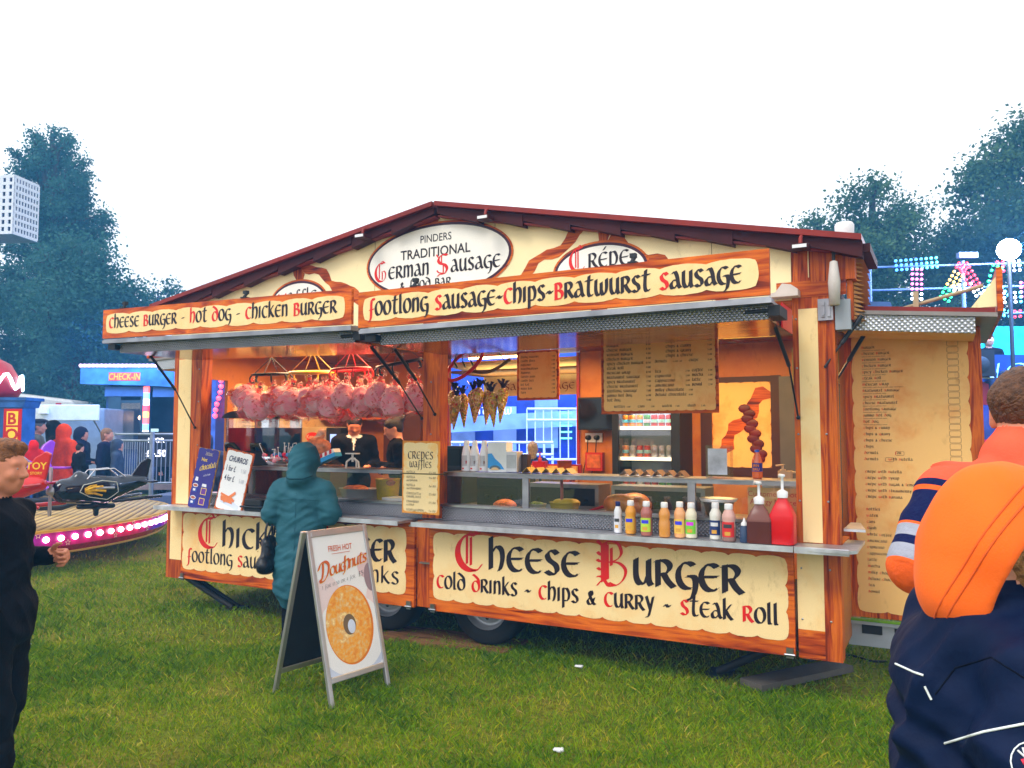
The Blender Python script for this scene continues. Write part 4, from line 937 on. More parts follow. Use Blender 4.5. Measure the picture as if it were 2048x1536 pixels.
b = MB(); b.tube([(-.09, .06, 1.5), (-.1, .085, 1.46), (-.1, .09, 1.41)], .0035, 6); b.build('hood_cord', plain('dark red cord', (.16, .01, .01), .7), t)
# --- the person in front of him: navy jacket, big orange hood pulled up
t = thing('person', (.088, -3.237, 0), 'person in navy jacket with white piping and a large orange hood pulled up', 'person'); t.rotation_euler = (0, 0, face_to(0)); OFF[t.name] = (0, 0, 0)
hc = V3(0, .006, 1.392); od = V3(-.6, -.62, -.5); od /= np.linalg.norm(od)
pr = [C((0, .02, .72), (0, .015, 1.1), .2, .175, 1, .05, (1.12, 1, 1)), C((-.13, .02, 1.185), (.13, .02, 1.185), .095, .095, 1, .06), C((0, .05, 1.18), (0, .04, 1.27), .1, .09, 1, .03),
      C((-.17, .05, 1.18), (-.225, .11, .96), .088, .078, 1, .03), C((-.225, .11, .96), (-.19, -.1, .86), .074, .056, 1, .03), C((.17, .02, 1.18), (.24, -.12, 1.0), .085, .075, 1, .04), C((.24, -.12, 1.0), (.1, -.32, 1.02), .07, .052, 1, .03),
      E(tuple(hc + V3(0, -.015, -.01)), (.08, .1, .1), 0, .02), C(tuple(hc + V3(0, .02, -.05)), (0, .03, 1.2), .055, .06, 0, .02)]
hand(pr, (-.187, -.12, .85), (.1, -.9, -.3), (1, 0, 0), (0, 0, 1), (25, 35, 25), 0, .92); hand(pr, (.08, -.34, 1.02), (-.5, -.8, 0), (-.4, 0, -1), (-.6, 0, .4), (25, 30, 20), 0, .92)
for s in (-1, 1): pr += [C((s * .09, .02, .8), (s * .09, .0, .42), .1, .075, 2, .04), C((s * .09, .0, .42), (s * .09, .03, .08), .072, .055, 2, .03), C((s * .09, .04, .045), (s * .1, -.13, .036), .045, .038, 3, .015)]
NVJ = cloth('navy shell jacket', (.002, .008, .034), .6, .15, 30, 0.)
bo = body('body', pr, .0075, [SKIN, NVJ, TROUS, BLACK], t, {1: (.026, 6, 4)})
up_ = V3(0, .62, .78); up_ -= od * (up_ @ od)
hp = [E(tuple(hc + V3(0, -.01, 0)), (.138, .152, .148), 0, .02), E(tuple(hc + V3(-.0, .05, -.04)), (.112, .09, .112), 0, .05), C((0, .05, 1.29), (0, .04, 1.27), .1, .1, 0, .04),
      E(tuple(hc + V3(0, -.012, -.004)), (.124, .138, .134), 0, .01, neg=True), E(tuple(hc + od * .395), (.36, .36, .36), 0, .012, neg=True)]
V, F, l = sdf_mesh(hp, .006)
for i in range(len(V)): V[i] += (V[i] - hc) / np.linalg.norm(V[i] - hc) * (.015 * mnoise.noise(Vector(V[i] * 8)) + .006 * mnoise.noise(Vector((V[i][0] * 14, V[i][1] * 22, V[i][2] * 9 + V[i][1] * 12))))
Vh, Fh = V, F
inner = (np.linalg.norm((V - (hc + V3(0, -.012, -.004))) / V3(.131, .145, .141), axis=1) < .985)
HOODM = cloth('bright orange hood cloth', (1.0, .15, .016), .8, .12, 240, .05, .06); LINM = plain('white fleece lining', (.75, .76, .85), .95, bmp=.5, bscale=120)
np_mesh('hood', V, F, [HOODM, LINM], t, fm=inner[F[:, 0]].astype(int))
bv = BVHTree.FromPolygons([Vector(v) for v in Vh], [tuple(int(i) for i in f) for f in Fh])
# stitched seam around the hood opening
sd_ = np.cross(od, V3(0, 0, 1)); sd_ /= np.linalg.norm(sd_); ud = np.cross(sd_, od); sp = []
for i in range(41):
    a = 2 * math.pi * i / 40; q = hc + od * .014; d = sd_ * math.cos(a) + ud * math.sin(a); h = bv.ray_cast(Vector(q + d * .4), Vector(-d))
    if h[0] is not None: sp.append(h[0] + Vector(d) * .0005)
b = MB(); b.tube(sp, .0022, 5); sp = []
for i in range(41):
    a = 2 * math.pi * i / 40; q = hc - od * .006; d = sd_ * math.cos(a) + ud * math.sin(a); h = bv.ray_cast(Vector(q + d * .4), Vector(-d))
    if h[0] is not None: sp.append(h[0] + Vector(d) * .0003)
if len(sp) > 2: b.tube(sp, .0022, 5)
b.build('hood_seam', plain('orange seam thread', (.75, .1, .01), .8), t)
hp = [E(tuple(hc + V3(-.0, -.03, .0)), (.092, .1, .105), 0, .02), E(tuple(hc + od * .1), (.075, .06, .07), 0, .03), C(tuple(hc + V3(-.05, -.09, -.06)), tuple(hc + V3(-.085, -.11, -.15)), .03, .012, 0, .02), E(tuple(hc + V3(.05, -.09, -.07)), (.06, .05, .08), 0, .01, neg=True)]
V, F, l = sdf_mesh(hp, .007); np_mesh('hair', V, F, BLD, t)
bv = BVHTree.FromPolygons([Vector(v.co) for v in bo.data.vertices], [tuple(p.vertices) for p in bo.data.polygons])
EYE = (Matrix.Translation(t.location) @ Matrix.Rotation(face_to(0), 4, 'Z')).inverted() @ Vector((0, -5.07, 1.6))
PIPE = plain('white reflective piping', (.75, .8, .78), .4)
for k, pts in enumerate(([(0, .125, 1.008), (0, .05, 1.03), (0, -.04, 1.047), (0, -.12, 1.05)], [(0, .215, 1.158), (0, .18, 1.142), (0, .162, 1.136)], [(0, .16, 1.115), (0, .148, 1.09)])): drape(bv, pts, (1, 0, 0), .0022, 'piping', PIPE, t, eye=EYE)
mb = MB(); drape(bv, [(0, .14, 1.1), (0, .1, 1.15), (0, .03, 1.17), (0, -.05, 1.12), (0, -.09, 1.06)], (1, 0, 0), .0016, '', None, t, mb, off=0, eye=EYE); mb.build('jacket_seam', cloth('dark seam', (.002, .004, .012)), t)
cx, cz = -.036, .975
q = [(0, cx + .036 * math.cos(R(a)), cz + .036 * math.sin(R(a))) for a in range(0, 361, 20)]
mb = MB(); drape(bv, q, (1, 0, 0), .0012, '', None, t, mb, sub=2, eye=EYE); drape(bv, [(0, cx + .04 * math.cos(R(a)), cz + .02 * math.sin(R(a))) for a in range(140, 221, 20)], (1, 0, 0), .001, '', None, t, mb, sub=2, eye=EYE); em = mb.build('emblem', PIPE, t)
mb = MB()
for a in (-30, 0, 30, 60): drape(bv, [(0, cx + .006, cz + .006), (0, cx + .006 - .022 * math.sin(R(a - 15)), cz + .006 + .02 * math.cos(R(a - 15)))], (1, 0, 0), .0018, '', None, t, mb, sub=3, eye=EYE)
mb.build('emblem_crown', plain('embroidered silver', (.6, .6, .6), .5), t)
mb = MB(); drape(bv, [(0, cx + .014, cz - .002), (0, cx - .002, cz + .002), (0, cx - .014, cz - .006), (0, cx - .006, cz - .018), (0, cx - .016, cz - .026)], (1, 0, 0), .0045, '', None, t, mb, sub=4, eye=EYE); mb.build('emblem_beast', plain('embroidered red', (.7, .02, .05), .6), t)
# --- the customer at the counter
TEAL = cloth('teal winter coat', (.026, .105, .135), .6, .3, 26, .0, .18)
LX, LY = -4.48, -.32
t = thing('person', (LX, LY, 0), 'customer in long hooded teal coat leaning at the counter, seen from behind', 'person'); t.rotation_euler = (0, 0, face_to(84)); OFF[t.name] = (0, 0, 0)
pr = [C((0, 0, .5), (0, -.02, 1.08), .178, .17, 1, .05, (1.12, .76, 1)), C((0, 0, .42), (0, 0, .6), .19, .185, 1, .03, (1.1, .8, 1)), C((-.13, -.02, 1.16), (.13, -.02, 1.16), .085, .085, 1, .06), C((0, -.02, 1.18), (0, -.04, 1.3), .1, .09, 1, .04),
      E((0, -.05, 1.395), (.122, .135, .138), 1, .03), C((0, .03, 1.33), (0, .03, 1.26), .1, .105, 1, .03), E((0, -.18, 1.385), (.08, .1, .1), 1, .02, neg=True), E((0, -.06, 1.38), (.07, .09, .1), 0, .01),
      C((.185, -.02, 1.15), (.235, .01, .97), .08, .078, 1, .03), C((.235, .01, .97), (.17, -.2, .99), .075, .055, 1, .03), C((-.185, -.02, 1.15), (-.24, .0, .97), .08, .078, 1, .03), C((-.24, .0, .97), (-.15, -.2, 1.0), .075, .055, 1, .03)]
hand(pr, (.165, -.22, .99), (-.4, -1, 0), (0, 0, -1), (-1, 0, 0), (25, 30, 20), 0, .9); hand(pr, (-.145, -.22, 1.0), (.4, -1, 0), (0, 0, -1), (1, 0, 0), (25, 30, 20), 0, .9)
for s in (-1, 1): pr += [C((s * .085, 0, .6), (s * .085, .0, .3), .085, .06, 2, .02), C((s * .085, 0, .3), (s * .085, .02, .09), .058, .045, 2, .02), C((s * .085, .04, .045), (s * .095, -.12, .035), .043, .036, 3, .015)]
bo = body('body', pr, .009, [SKIN, TEAL, BLK, BLACK], t, {1: (.013, 5, 10)})
bv = BVHTree.FromPolygons([Vector(v.co) for v in bo.data.vertices], [tuple(p.vertices) for p in bo.data.polygons])
mb = MB(); drape(bv, [(.0, .9, 1.15), (.0, .9, .45)], (0, -1, 0), .0016, '', None, t, mb, off=0); drape(bv, [(-.12, .9, 1.28), (-.06, .9, 1.255), (.06, .9, 1.255), (.12, .9, 1.28)], (0, -1, 0), .005, '', None, t, mb, off=0); drape(bv, [(-.2, .9, 1.08), (0, .9, 1.1), (.2, .9, 1.08)], (0, -1, 0), .0016, '', None, t, mb, off=0); mb.build('coat_seam', cloth('dark teal seam', (.012, .05, .065)), t)
hb = thing('handbag', (LX, LY, 0), 'black studded leather handbag hanging from the arm in the teal coat', 'handbag'); hb.rotation_euler = (0, 0, face_to(84)); OFF[hb.name] = (0, 0, 0)
V, F, l = sdf_mesh([C((.245, .02, .60), (.245, .02, .75), .085, .06, 0, .03, (.75, 1.5, 1)), C((.245, -.09, .58), (.245, .13, .58), .055, .055, 0, .05)], .01)
LEA = plain('black leather', (.01, .01, .012), .28, bmp=.4, bscale=30)
for i in range(len(V)): V[i, 0] += .012 * mnoise.noise(Vector(V[i] * 16))
np_mesh('bag_body', V, F, LEA, hb)
b = MB()
for y in (-.05, .09): b.tube([(.25, y, .78), (.25, y * .9, .86), (.24, y * .6, .93), (.232, y * .2 + .01, .965), (.21, y * .4 + .01, .9), (.235, y * .8, .8)], .009, 6)
b.build('handle', LEA, hb)
b = MB()
for i in range(16): b.ball((.29 + .022 * math.sin(i * 1.3) ** 2, -.1 + .25 * ((i * 5) % 16) / 16, .58 + .2 * (i / 16)), .006, 4)
b.build('stud', plain('brass stud', (.7, .45, .15), .3, 1.), hb)
# --- staff inside the trailer
WSH = cloth('white shirt', (.75, .73, .7))
figure('dark-haired server in black quarter-zip over a white collar, head bowed behind the counter', (-5.18, 1.15, .346), -78, 1.5, BLK, TROUS, hair=DKH, arms=('front', 'front'), lean=.14, pitch=34, skin=SKINR, collar=WSH, res=.011)
figure('dark-haired server in black top with her hair in a bun, arms folded, looking down left', (-4.44, .93, .346), 196, 1.43, BLK, TROUS, hair=DKH, arms=('fold', 'fold'), lean=.08, pitch=22, bun=True, skin=SKIN, res=.011)
# --- fairgoers beyond
figure('elderly man in flat cap and grey-green jacket standing before the white van', (-14.03, 3.25, 0), 20, 1.86, GREY, JEAN, hair=GREY, cap=('flat', cloth('dark tweed cap', (.03, .035, .05))), group=GBG)
figure('tall person in black with hood up, behind the orange coat', (-14.35, 3.75, 0), 30, 1.84, BLK, TROUS, hood=True, group=GBG)
figure('person in bright orange-red padded coat with hood up and dark shoulder strap', (-13.42, 3.36, 0), 60, 1.76, ORC, JEAN, hood=True, bulk=1.22, coat=.7, group=GBG)
figure('hooded person in dark navy reaching out a hand beside the orange coat', (-13.85, 3.95, 0), 0, 1.72, NAVY, TROUS, hood=True, arms=('front', 'front'), group=GBG)
figure('woman in black coat with beige hair in profile, facing the ticket booth', (-13.5, 4.2, 0), 5, 1.71, NAVY, TROUS, hair=hairmat('mouse hair', (.25, .13, .07)), hairlen=.03, coat=.75, group=GBG)
figure('child in slate-grey hooded jacket in front of the railings', (-13.1, 4.15, 0), 15, 1.5, GRYH, JEAN, hood=True, group=GBG)
figure('small child in a bright red hood near the red ride plane', (-12.6, 2.35, .5), 120, 1.0, REDC, JEAN, hood=True, group=GBG)
figure('small child in a black hat just behind the black ride plane', (-12.05, 2.75, .5), 60, .95, BLK, JEAN, cap=('knit', BLK), hair=DKH, group=GBG)
t_, P_, u_ = figure('girl with fair ponytail and black coat walking by the railings', (-15.96, 7.3, 0), 0, 1.52, BLK, BLK, hair=BLD, tail=True, coat=.7, stride=.12, group='fairgoers by the railings')
figure('adult in black with dark hair next to the ponytail girl', (-15.9, 7.75, 0), 10, 1.78, BLK, BLK, hair=DKH, hairlen=.06, group='fairgoers by the railings')
figure('person in padded navy coat seen through the end window of the trailer', (-9.0, 2.6, 0), 90, 1.6, plain('padded navy nylon', (.02, .03, .09), .35, bmp=.5, bscale=9), JEAN, hood=True, bulk=1.2, group='people behind the trailer')
figure('fair-haired child behind the trailer, only hair above the red hatch sill', (-5.03, 4.75, 0), 80, 1.5, NAVY, JEAN, hair=BLD, hairlen=.06, group='people behind the trailer')
figure('person with fair hair over pink collar seen past the server with the bun', (-5.75, 3.2, 0), 60, 1.72, cloth('bright pink top', (.8, .03, .2)), JEAN, hair=hairmat('pale hair', (.7, .5, .4)), hairlen=.08, group='people behind the trailer')
# ------------------------------------------------------------ things on and around the trailer
PAPER = plain('white printed paper', (.78, .77, .76), .4, var=.02)
# --- doughnut A-board on the grass
AB = thing('pavement_sign', (-3.454, -1.2, 0), 'silver framed A-board on the grass advertising fresh hot doughnuts', 'pavement sign')
fl, tl, bl, dv = Vector((-3.208, -1.403, 0)), Vector((-3.454, -1.384, 1.0)), Vector((-3.70, -1.365, 0)), Vector((.07, .48, 0))
AW, AH = dv.length, (tl - fl).length
for k, (o0, up) in enumerate(((fl, tl - fl), (bl + dv, tl - bl))):
    T = frame_T(o0, dv if k == 0 else -dv, up)
    m = MB(); m.T = T
    for x in (0, AW - .03): m.box((x, -.012, 0), (x + .03, .012, AH + .008))
    m.box((.03, -.012, AH - .035), (AW - .03, .012, AH + .006)); m.box((.03, -.012, .13), (AW - .03, .012, .165))
    fr = m.build('frame', plain('silver snap frame', (.5, .48, .47), .32, .8, var=.1), AB, bevel=.004)
    m = MB(); m.T = T; m.box((.03, -.004, .165), (AW - .03, .006, AH - .035)); pn = m.build('panel', PAPER if k == 0 else plain('black panel back', (.012, .012, .012), .6), AB)
    if k: continue
    sug, nt, bs = new_mat('sugared doughnut')
    n = nd(nt, 'ShaderNodeTexNoise', i_Scale=42., i_Detail=4.); nt.links.new(coords(nt), n.inputs['Vector']); n2 = nd(nt, 'ShaderNodeTexNoise', i_Scale=7., i_Detail=3.); nt.links.new(coords(nt), n2.inputs['Vector'])
    ad = nd(nt, 'ShaderNodeMath', operation='MULTIPLY_ADD'); ad.inputs[1].default_value = .55; nt.links.new(n.outputs[0], ad.inputs[0])
    m2 = nd(nt, 'ShaderNodeMath', operation='MULTIPLY'); m2.inputs[1].default_value = .45; nt.links.new(n2.outputs[0], m2.inputs[0]); nt.links.new(m2.outputs[0], ad.inputs[2])
    nt.links.new(ramp(nt, ad.outputs[0], [(.36, (.75, .22, .01)), (.47, (.82, .36, .03)), (.54, (.72, .42, .16)), (.63, (.9, .7, .3))]), bs.inputs['Base Color']); bs.inputs['Roughness'].default_value = .5
    el = lambda cx, cz, rx, rz, a0=0, a1=360, n=48: [(cx + rx * math.cos(R(a0 + (a1 - a0) * i / n)), cz + rz * math.sin(R(a0 + (a1 - a0) * i / n))) for i in range(n)]
    cx, cz = .235, .44
    m = MB(); m.T = T
    layer = lambda pts, l, mi: m.poly([(x, -.0045 - .0006 * l, z) for x, z in pts], mi)
    clip = lambda pts: [(min(max(x, .0305), AW - .0305), min(max(z, .166), AH - .036)) for x, z in pts]
    layer(clip(el(.1, .6, .1, .16)), 1, 0); layer(clip(el(.42, .78, .06, .08)), 1, 1); layer(clip(el(.455, .70, .05, .09)), 2, 2); layer(clip(el(.45, .5, .06, .16)), 1, 0)
    layer(clip([(.03, .165), (.2, .165), (.1, .24), (.03, .34)]), 1, 3); layer(clip(el(.23, .36, .33, .24, 180, 360)), 2, 4); layer(clip(el(.24, .38, .27, .24)), 3, 5)
    m.mi = 6; layer(el(cx, cz, .188, .238), 4, 7); layer(el(cx - .008, cz + .004, .178, .23), 5, 6); layer(el(cx - .005, cz - .0, .05, .062), 6, 8); layer(el(cx + .008, cz - .014, .03, .042), 7, 4)
    m.build('doughnut_print', [plain('blush print', (.75, .6, .58), .5, var=0), plain('pink print', (.7, .5, .5), .5, var=0), plain('mauve print', (.3, .2, .22), .5, var=0), plain('dark corner print', (.05, .03, .06), .5), plain('pale blue plate print', (.55, .6, .72), .4), PAPER, sug, plain('doughnut edge print', (.75, .2, .005), .5), plain('doughnut hole print', (.16, .1, .05), .6)], pn)
    m = MB(); m.T = T @ Matrix.Translation((0, -.0045, 0))
    sans(m, 'FRESH HOT', .245, .895, .05, 0, .012, sx=.75); m.box((.17, -.002, .878), (.32, -.001, .881), 0)
    S4 = Matrix(((1, 0, .22, 0), (0, 1, 0, 0), (.17, 0, 1, 0), (0, 0, 0, 1)))
    m.T = T @ Matrix.Translation((.045, -.0045, .735)) @ S4
    for dx, dz, mi, out, wt in ((.003, -.003, 1, .0012, .3), (0, 0, 0, .003, .24)):
        for s_, x_, sz, kk in (('d', 0, .08, 0), ('oug', .085, .052, 0), ('h', .20, .062, 0), ('nuts', .245, .052, 0)):
            if s_ == 'd':
                for j, p in enumerate((_sm((.3, 1.1), (.34, .5), (.26, .0), (.1, -.1)), _sm((-.1, .7), (.1, 1.1), (.5, 1.15), (.86, .8), (.8, .2), (.5, -.16), (.2, -.2), (.1, .0)))): pen(m, p, .018, .006, mi, j, (x_ + dx, dz), .085, .085, out)
            else: letters(m, s_, x_ + dx, dz, sz, None, mi, mi, weight=wt, gap=.02, out=out)
    m.T = T @ Matrix.Translation((.06, -.0045, .675)) @ Matrix(((1, 0, .1, 0), (0, 1, 0, 0), (.13, 0, 1, 0), (0, 0, 0, 1)))
    letters(m, '1 for £1.50 or 4 for', 0, 0, .02, .27, 2, 2, weight=.1, out=.002); letters(m, '£5', .3, 0, .03, None, 2, 2, weight=.16, out=.002)
    m.build('lettering', [plain('orange print lettering', (.6, .1, .01), .5, var=0), plain('yellow print shadow', (.85, .55, .05), .5, var=0), plain('marker ink', (.05, .05, .06), .5, var=0)], pn)
m = MB(); m.tube([tuple(tl + Vector((0, 0, -.005))), tuple(tl + dv + Vector((0, 0, -.005)))], .012, 8); m.build('hinge', STEEL, AB)
# --- leaning and strapped price boards
def leaning(name, label, cat, x0, x1, z1, tilt, lean, wm, fn, y=-.14, z0=.953, mats=None, inset=.02, pm=None):
    t = thing(name, ((x0 + x1) / 2, y, z0), label, cat)
    T = Matrix.Translation((x0, y, z0)) @ Matrix.Rotation(R(tilt), 4, 'Y') @ Matrix.Rotation(R(-lean), 4, 'X'); W_, H_ = x1 - x0, z1 - z0
    m = MB(); m.T = T; m.box((0, -.006, 0), (W_, .006, H_)); o = m.build('board', wm, t)
    m = MB(); m.T = T @ Matrix.Translation((0, -.0065, 0)); m.prism(wavy(inset, inset, W_ - inset, H_ - inset, .008, .09, 3), -.0018, -.0003, axis='y'); m.build('printed_face', pm or PAPER, o)
    m = MB(); m.T = T @ Matrix.Translation((0, -.0087, 0)); fn(m, W_, H_); m.build('lettering', mats or [INK, RED], o)
    return t
def churros(m, W_, H_):
    sans(m, 'CHURROS', W_ / 2, H_ - .105, .068, 0, .02, sx=.72, shear=.2); sans(m, '1 for £', .045, H_ - .19, .07, 0, .01, 'l', sx=.62); sans(m, '4 for £', .045, H_ - .275, .07, 0, .01, 'l', sx=.62)
    letters(m, '1.50', W_ - .105, H_ - .185, .035, .06, 3, 3, weight=.12); letters(m, '5.00', W_ - .105, H_ - .275, .035, .06, 3, 3, weight=.12)
    m.poly([(.05, -.0004, .07), (W_ - .05, -.0004, .03), (W_ - .04, -.0004, .07), (.12, -.0004, .12)], 2)
    for k, (a, b_) in enumerate((((.05, .14), (.2, .115)), ((.055, .115), (.22, .105)), ((.06, .095), (.2, .085)), ((.1, .08), (.22, .175)))):
        pen(m, [a, b_], .026, .026, 1, k * 3, (0, 0), 1, 1)
leaning('price_board', 'white churros price board with orange wooden edge leaning on the counter', 'price board', -5.66, -5.33, 1.49, 9, 7, WV, churros, mats=[plain('navy print', (.01, .01, .06), .5, var=0), plain('churro print', (.75, .2, .06), .5, var=.2), plain('pale plate print', (.6, .65, .75), .5, var=0), plain('faint pencil', (.45, .45, .5), .5, var=0)])
def choc(m, W_, H_):
    letters(m, 'Deluxe', .1, H_ - .06, .025, .09, 0, 0, weight=.14); sans(m, 'Hot', .1, H_ - .115, .045, 1, .02); m.T = m.T @ Matrix(((1, 0, .1, 0), (0, 1, 0, 0), (.3, 0, 1, 0), (0, 0, 0, 1)))
    letters(m, 'chocolate', .03, H_ - .215, .038, .2, 1, 1, weight=.2); letters(m, 'selection', .1, H_ - .28, .014, .08, 2, 2, weight=.14); m.T = m.T @ Matrix(((1, 0, .1, 0), (0, 1, 0, 0), (.3, 0, 1, 0), (0, 0, 0, 1))).inverted()
    for cz_ in (.2, .09):
        m.poly([(.05 + .035 * math.cos(a), -.0006, cz_ + .018 * math.sin(a)) for a in np.linspace(0, 6.1, 16)], 2); m.poly([(.05 + .028 * math.cos(a), -.0012, cz_ + .012 * math.sin(a)) for a in np.linspace(0, 6.1, 16)], 4)
        m.poly([(.022, -.0006, cz_ - .06), (.078, -.0006, cz_ - .06), (.085, -.0006, cz_ - .02), (.015, -.0006, cz_ - .02)], 3); m.poly([(.03, -.0012, cz_ - .05), (.06, -.0012, cz_ - .05), (.06, -.0012, cz_ - .03), (.03, -.0012, cz_ - .03)], 2)
    m.poly([(.03, -.0006, .24), (.07, -.0006, .24), (.065, -.0006, .275), (.035, -.0006, .275)], 2); m.poly([(.13, -.0006, .2), (.19, -.0006, .2), (.185, -.0006, .225), (.135, -.0006, .225)], 2)
    for cz_ in (.13, .04): m.poly([(.13, -.0006, cz_), (.2, -.0006, cz_), (.2, -.0006, cz_ + .06), (.13, -.0006, cz_ + .06)], 1); m.poly([(.137, -.0012, cz_ + .005), (.193, -.0012, cz_ + .005), (.193, -.0012, cz_ + .055), (.137, -.0012, cz_ + .055)], 5)
leaning('advert_board', 'narrow blue board advertising hot chocolate with pictured mugs, leaning on the counter', 'advert board', -6.0, -5.74, 1.49, 7, 7, plain('gold edge', (.5, .3, .08), .4), choc, mats=[plain('pale gold print', (.6, .5, .3), .4, var=0), plain('gold print', (.8, .55, .08), .4, var=0), plain('silver print', (.7, .7, .75), .4, var=0), plain('mug blue print', (.02, .05, .3), .4, var=0), plain('cocoa print', (.4, .1, .05), .4, var=0), plain('purple print', (.12, .02, .25), .4, var=0)], inset=.008, pm=plain('royal blue print', (.02, .01, .2), .3, var=.1))
def crepes(m, W_, H_):
    letters(m, 'Crepes', W_ / 2, H_ - .135, .055, .23, 0, 0, weight=.16, align='c'); letters(m, 'Waffles', W_ / 2, H_ - .2, .045, .2, 0, 0, weight=.16, align='c')
    z = H_ - .245
    for a, b_, p in (('NUTELLA', '', '5.00'), ('NUTELLA', 'and BANANA', '6.00'), ('NUTELLA', 'and STRAWBERRY', '6.00'), ('CHOCOLATE or', 'CARAMEL SAUCE', '5.00'), ('STRAWBERRY', 'or SYRUP', '5.00'), ('SUGAR and LEMON', '', '6.00')):
        sans(m, a, .045, z, .026, 1, -.004, 'l', sx=.72); letters(m, '£' + p, W_ - .03, z, .016, .06, 0, 0, weight=.16, align='r')
        if b_: sans(m, b_, .045, z - .024, .024, 1, -.004, 'l', sx=.72); z -= .024
        z -= .038
leaning('price_board', 'tall crepes and waffles price board strapped to the middle post', 'price board', -3.69, -3.35, 1.55, .8, -1, wood('orange pine', (24, 9, 1.5), (.5, .14, .01), (.72, .26, .02), (.8, .34, .04)), crepes, y=-.06, z0=1.0, mats=[INK, plain('thin grey print', (.06, .05, .04), .5, var=0)], pm=cream_mat('aged paper', (.78, .6, .3), (.8, .42, .08), (.55, .7), 5))
m = MB(); m.tube([(-3.7, -.075, 1.3), (-3.34, -.075, 1.3)], .004, 6); m.tube([(-3.7, -.075, 1.3), (-3.7, .0, 1.3), (-3.6, .13, 1.3)], .004, 6); m.tube([(-3.34, -.075, 1.3), (-3.34, .0, 1.3), (-3.39, .13, 1.3)], .004, 6)
tag(m.build('elastic_strap', plain('olive bungee', (.08, .07, .02), .7)), 'thin elastic strap holding the crepes board to the post', 'strap')
# --- hanging menu boards
def hanging(label, x0, z0, x1, z1, y, fn, seed):
    t = thing('menu_board', ((x0 + x1) / 2, y, z0), label, 'menu board', 'menu boards hanging inside')
    m = MB(); m.box((x0, y, z0), (x1, y + .012, z1)); o = m.build('board', WH, t)
    m = MB(); m.prism(wavy(x0 + .025, z0 + .025, x1 - .025, z1 - .02, .006, .07, seed), y - .003, y - .0004, axis='y'); m.build('parchment', MENU, o)
    m = MB(); m.T = Matrix.Translation((0, y - .003, 0)); fn(m, x0, z0, x1, z1); m.build('lettering', list(IR), o)
    m = MB()
    for x in (x0 + .08, x1 - .08): m.tube([(x, y + .006, z1), (x, y + .006, 2.43)], .003, 5)
    m.build('chain', STEEL, t)
def bigmenu(m, x0, z0, x1, z1):
    L = ['burger', 'cheese burger', 'venison burger', 'chicken burger', 'spicy chicken burger', 'steak roll', 'mexican wrap', 'bratwurst sausage', 'spicy bratwurst', 'cheese bratwurst', 'footlong sausage', 'jumbo hot dog', 'hot dog']
    H_ = z1 - z0; dz = (H_ - .1) / 13.6
    pr_ = ['8.00', '8.50', '9.00', '8.00', '8.50', '9.00', '8.50', '7.50', '7.50', '7.50', '7.00', '6.00', '5.00']
    for i, r_ in enumerate(L):
        z = z1 - .062 - i * dz; letters(m, r_, x0 + .045, z, .016, None, weight=.24, gap=.2); letters(m, pr_[i], x0 + .345, z, .013, weight=.22, align='l')
    for i, (r_, p) in enumerate((('chips', '4.00'), ('chips & curry', '5.00'), ('chips & gravy', '5.00'), ('chips & cheese', '5.00'))):
        z = z1 - .055 - i * dz; letters(m, r_, x0 + .49, z, .016, None, weight=.24, gap=.2); letters(m, p, x1 - .04, z, .012, weight=.22, align='r')
    z = z1 - .055 - 4.1 * dz; letters(m, "do'nuts", x0 + .41, z, .015, weight=.24); letters(m, '4 for 5.00', x0 + .54, z, .009, weight=.2); letters(m, 'crépe', x1 - .2, z, .015, weight=.24); letters(m, '5.00', x1 - .04, z, .012, weight=.22, align='r')
    for i, (r_, p, q, s_) in enumerate((('tea', '2.50', 'coffee', '3.00'), ('espresso', '3.00', 'mocha', '3.00'), ('cappuccino', '3.00', 'latte', '3.00'), ('americano', '3.00', 'bovril', '2.50'), ('milky chocolate', '3.00', '', ''), ('deluxe chocolate', '4.00', '', ''))):
        z = z1 - .06 - (6.1 + i) * dz; letters(m, r_, x0 + .41, z, .016, weight=.24, gap=.2); letters(m, p, x0 + .63 if i < 4 else x0 + .65, z, .011, weight=.2)
        if q: letters(m, q, x0 + .675, z, .016, weight=.24, gap=.12); letters(m, s_, x1 - .04, z, .011, weight=.2, align='r')
    z = z0 + .045
    for x, r_, p in ((.1, 'bottles', '3.00'), (.28, 'cans', '2.00'), (.46, 'water', '2.00'), (.64, 'slush', '2.00')): letters(m, r_, x0 + x, z, .014, weight=.24, gap=.2); letters(m, p, x0 + x + .095, z, .011, weight=.2)
hanging('large parchment menu board of burgers, chips and hot drinks hanging before the fridge', -2.21, 1.745, -1.355, 2.295, .35, bigmenu, 31)
def smallmenu(m, x0, z0, x1, z1):
    for i, r_ in enumerate(['flying saucers', 'candy floss', 'popcorn', 'marshmallows', 'dummys', 'twisty pops', 'candy lace', 'kit kat', 'mars bar', 'twix']):
        z = z1 - .06 - i * .034; letters(m, r_, x0 + .04, z, .0145, weight=.24, gap=.2); letters(m, random.choice(['2.00', '3.00', '1.50', '4.00']), x1 - .035, z, .012, weight=.22, align='r')
hanging('small parchment sweet price list hanging in front of the rear hatch', -3.26, 1.89, -2.86, 2.315, 1.0, smallmenu, 32)
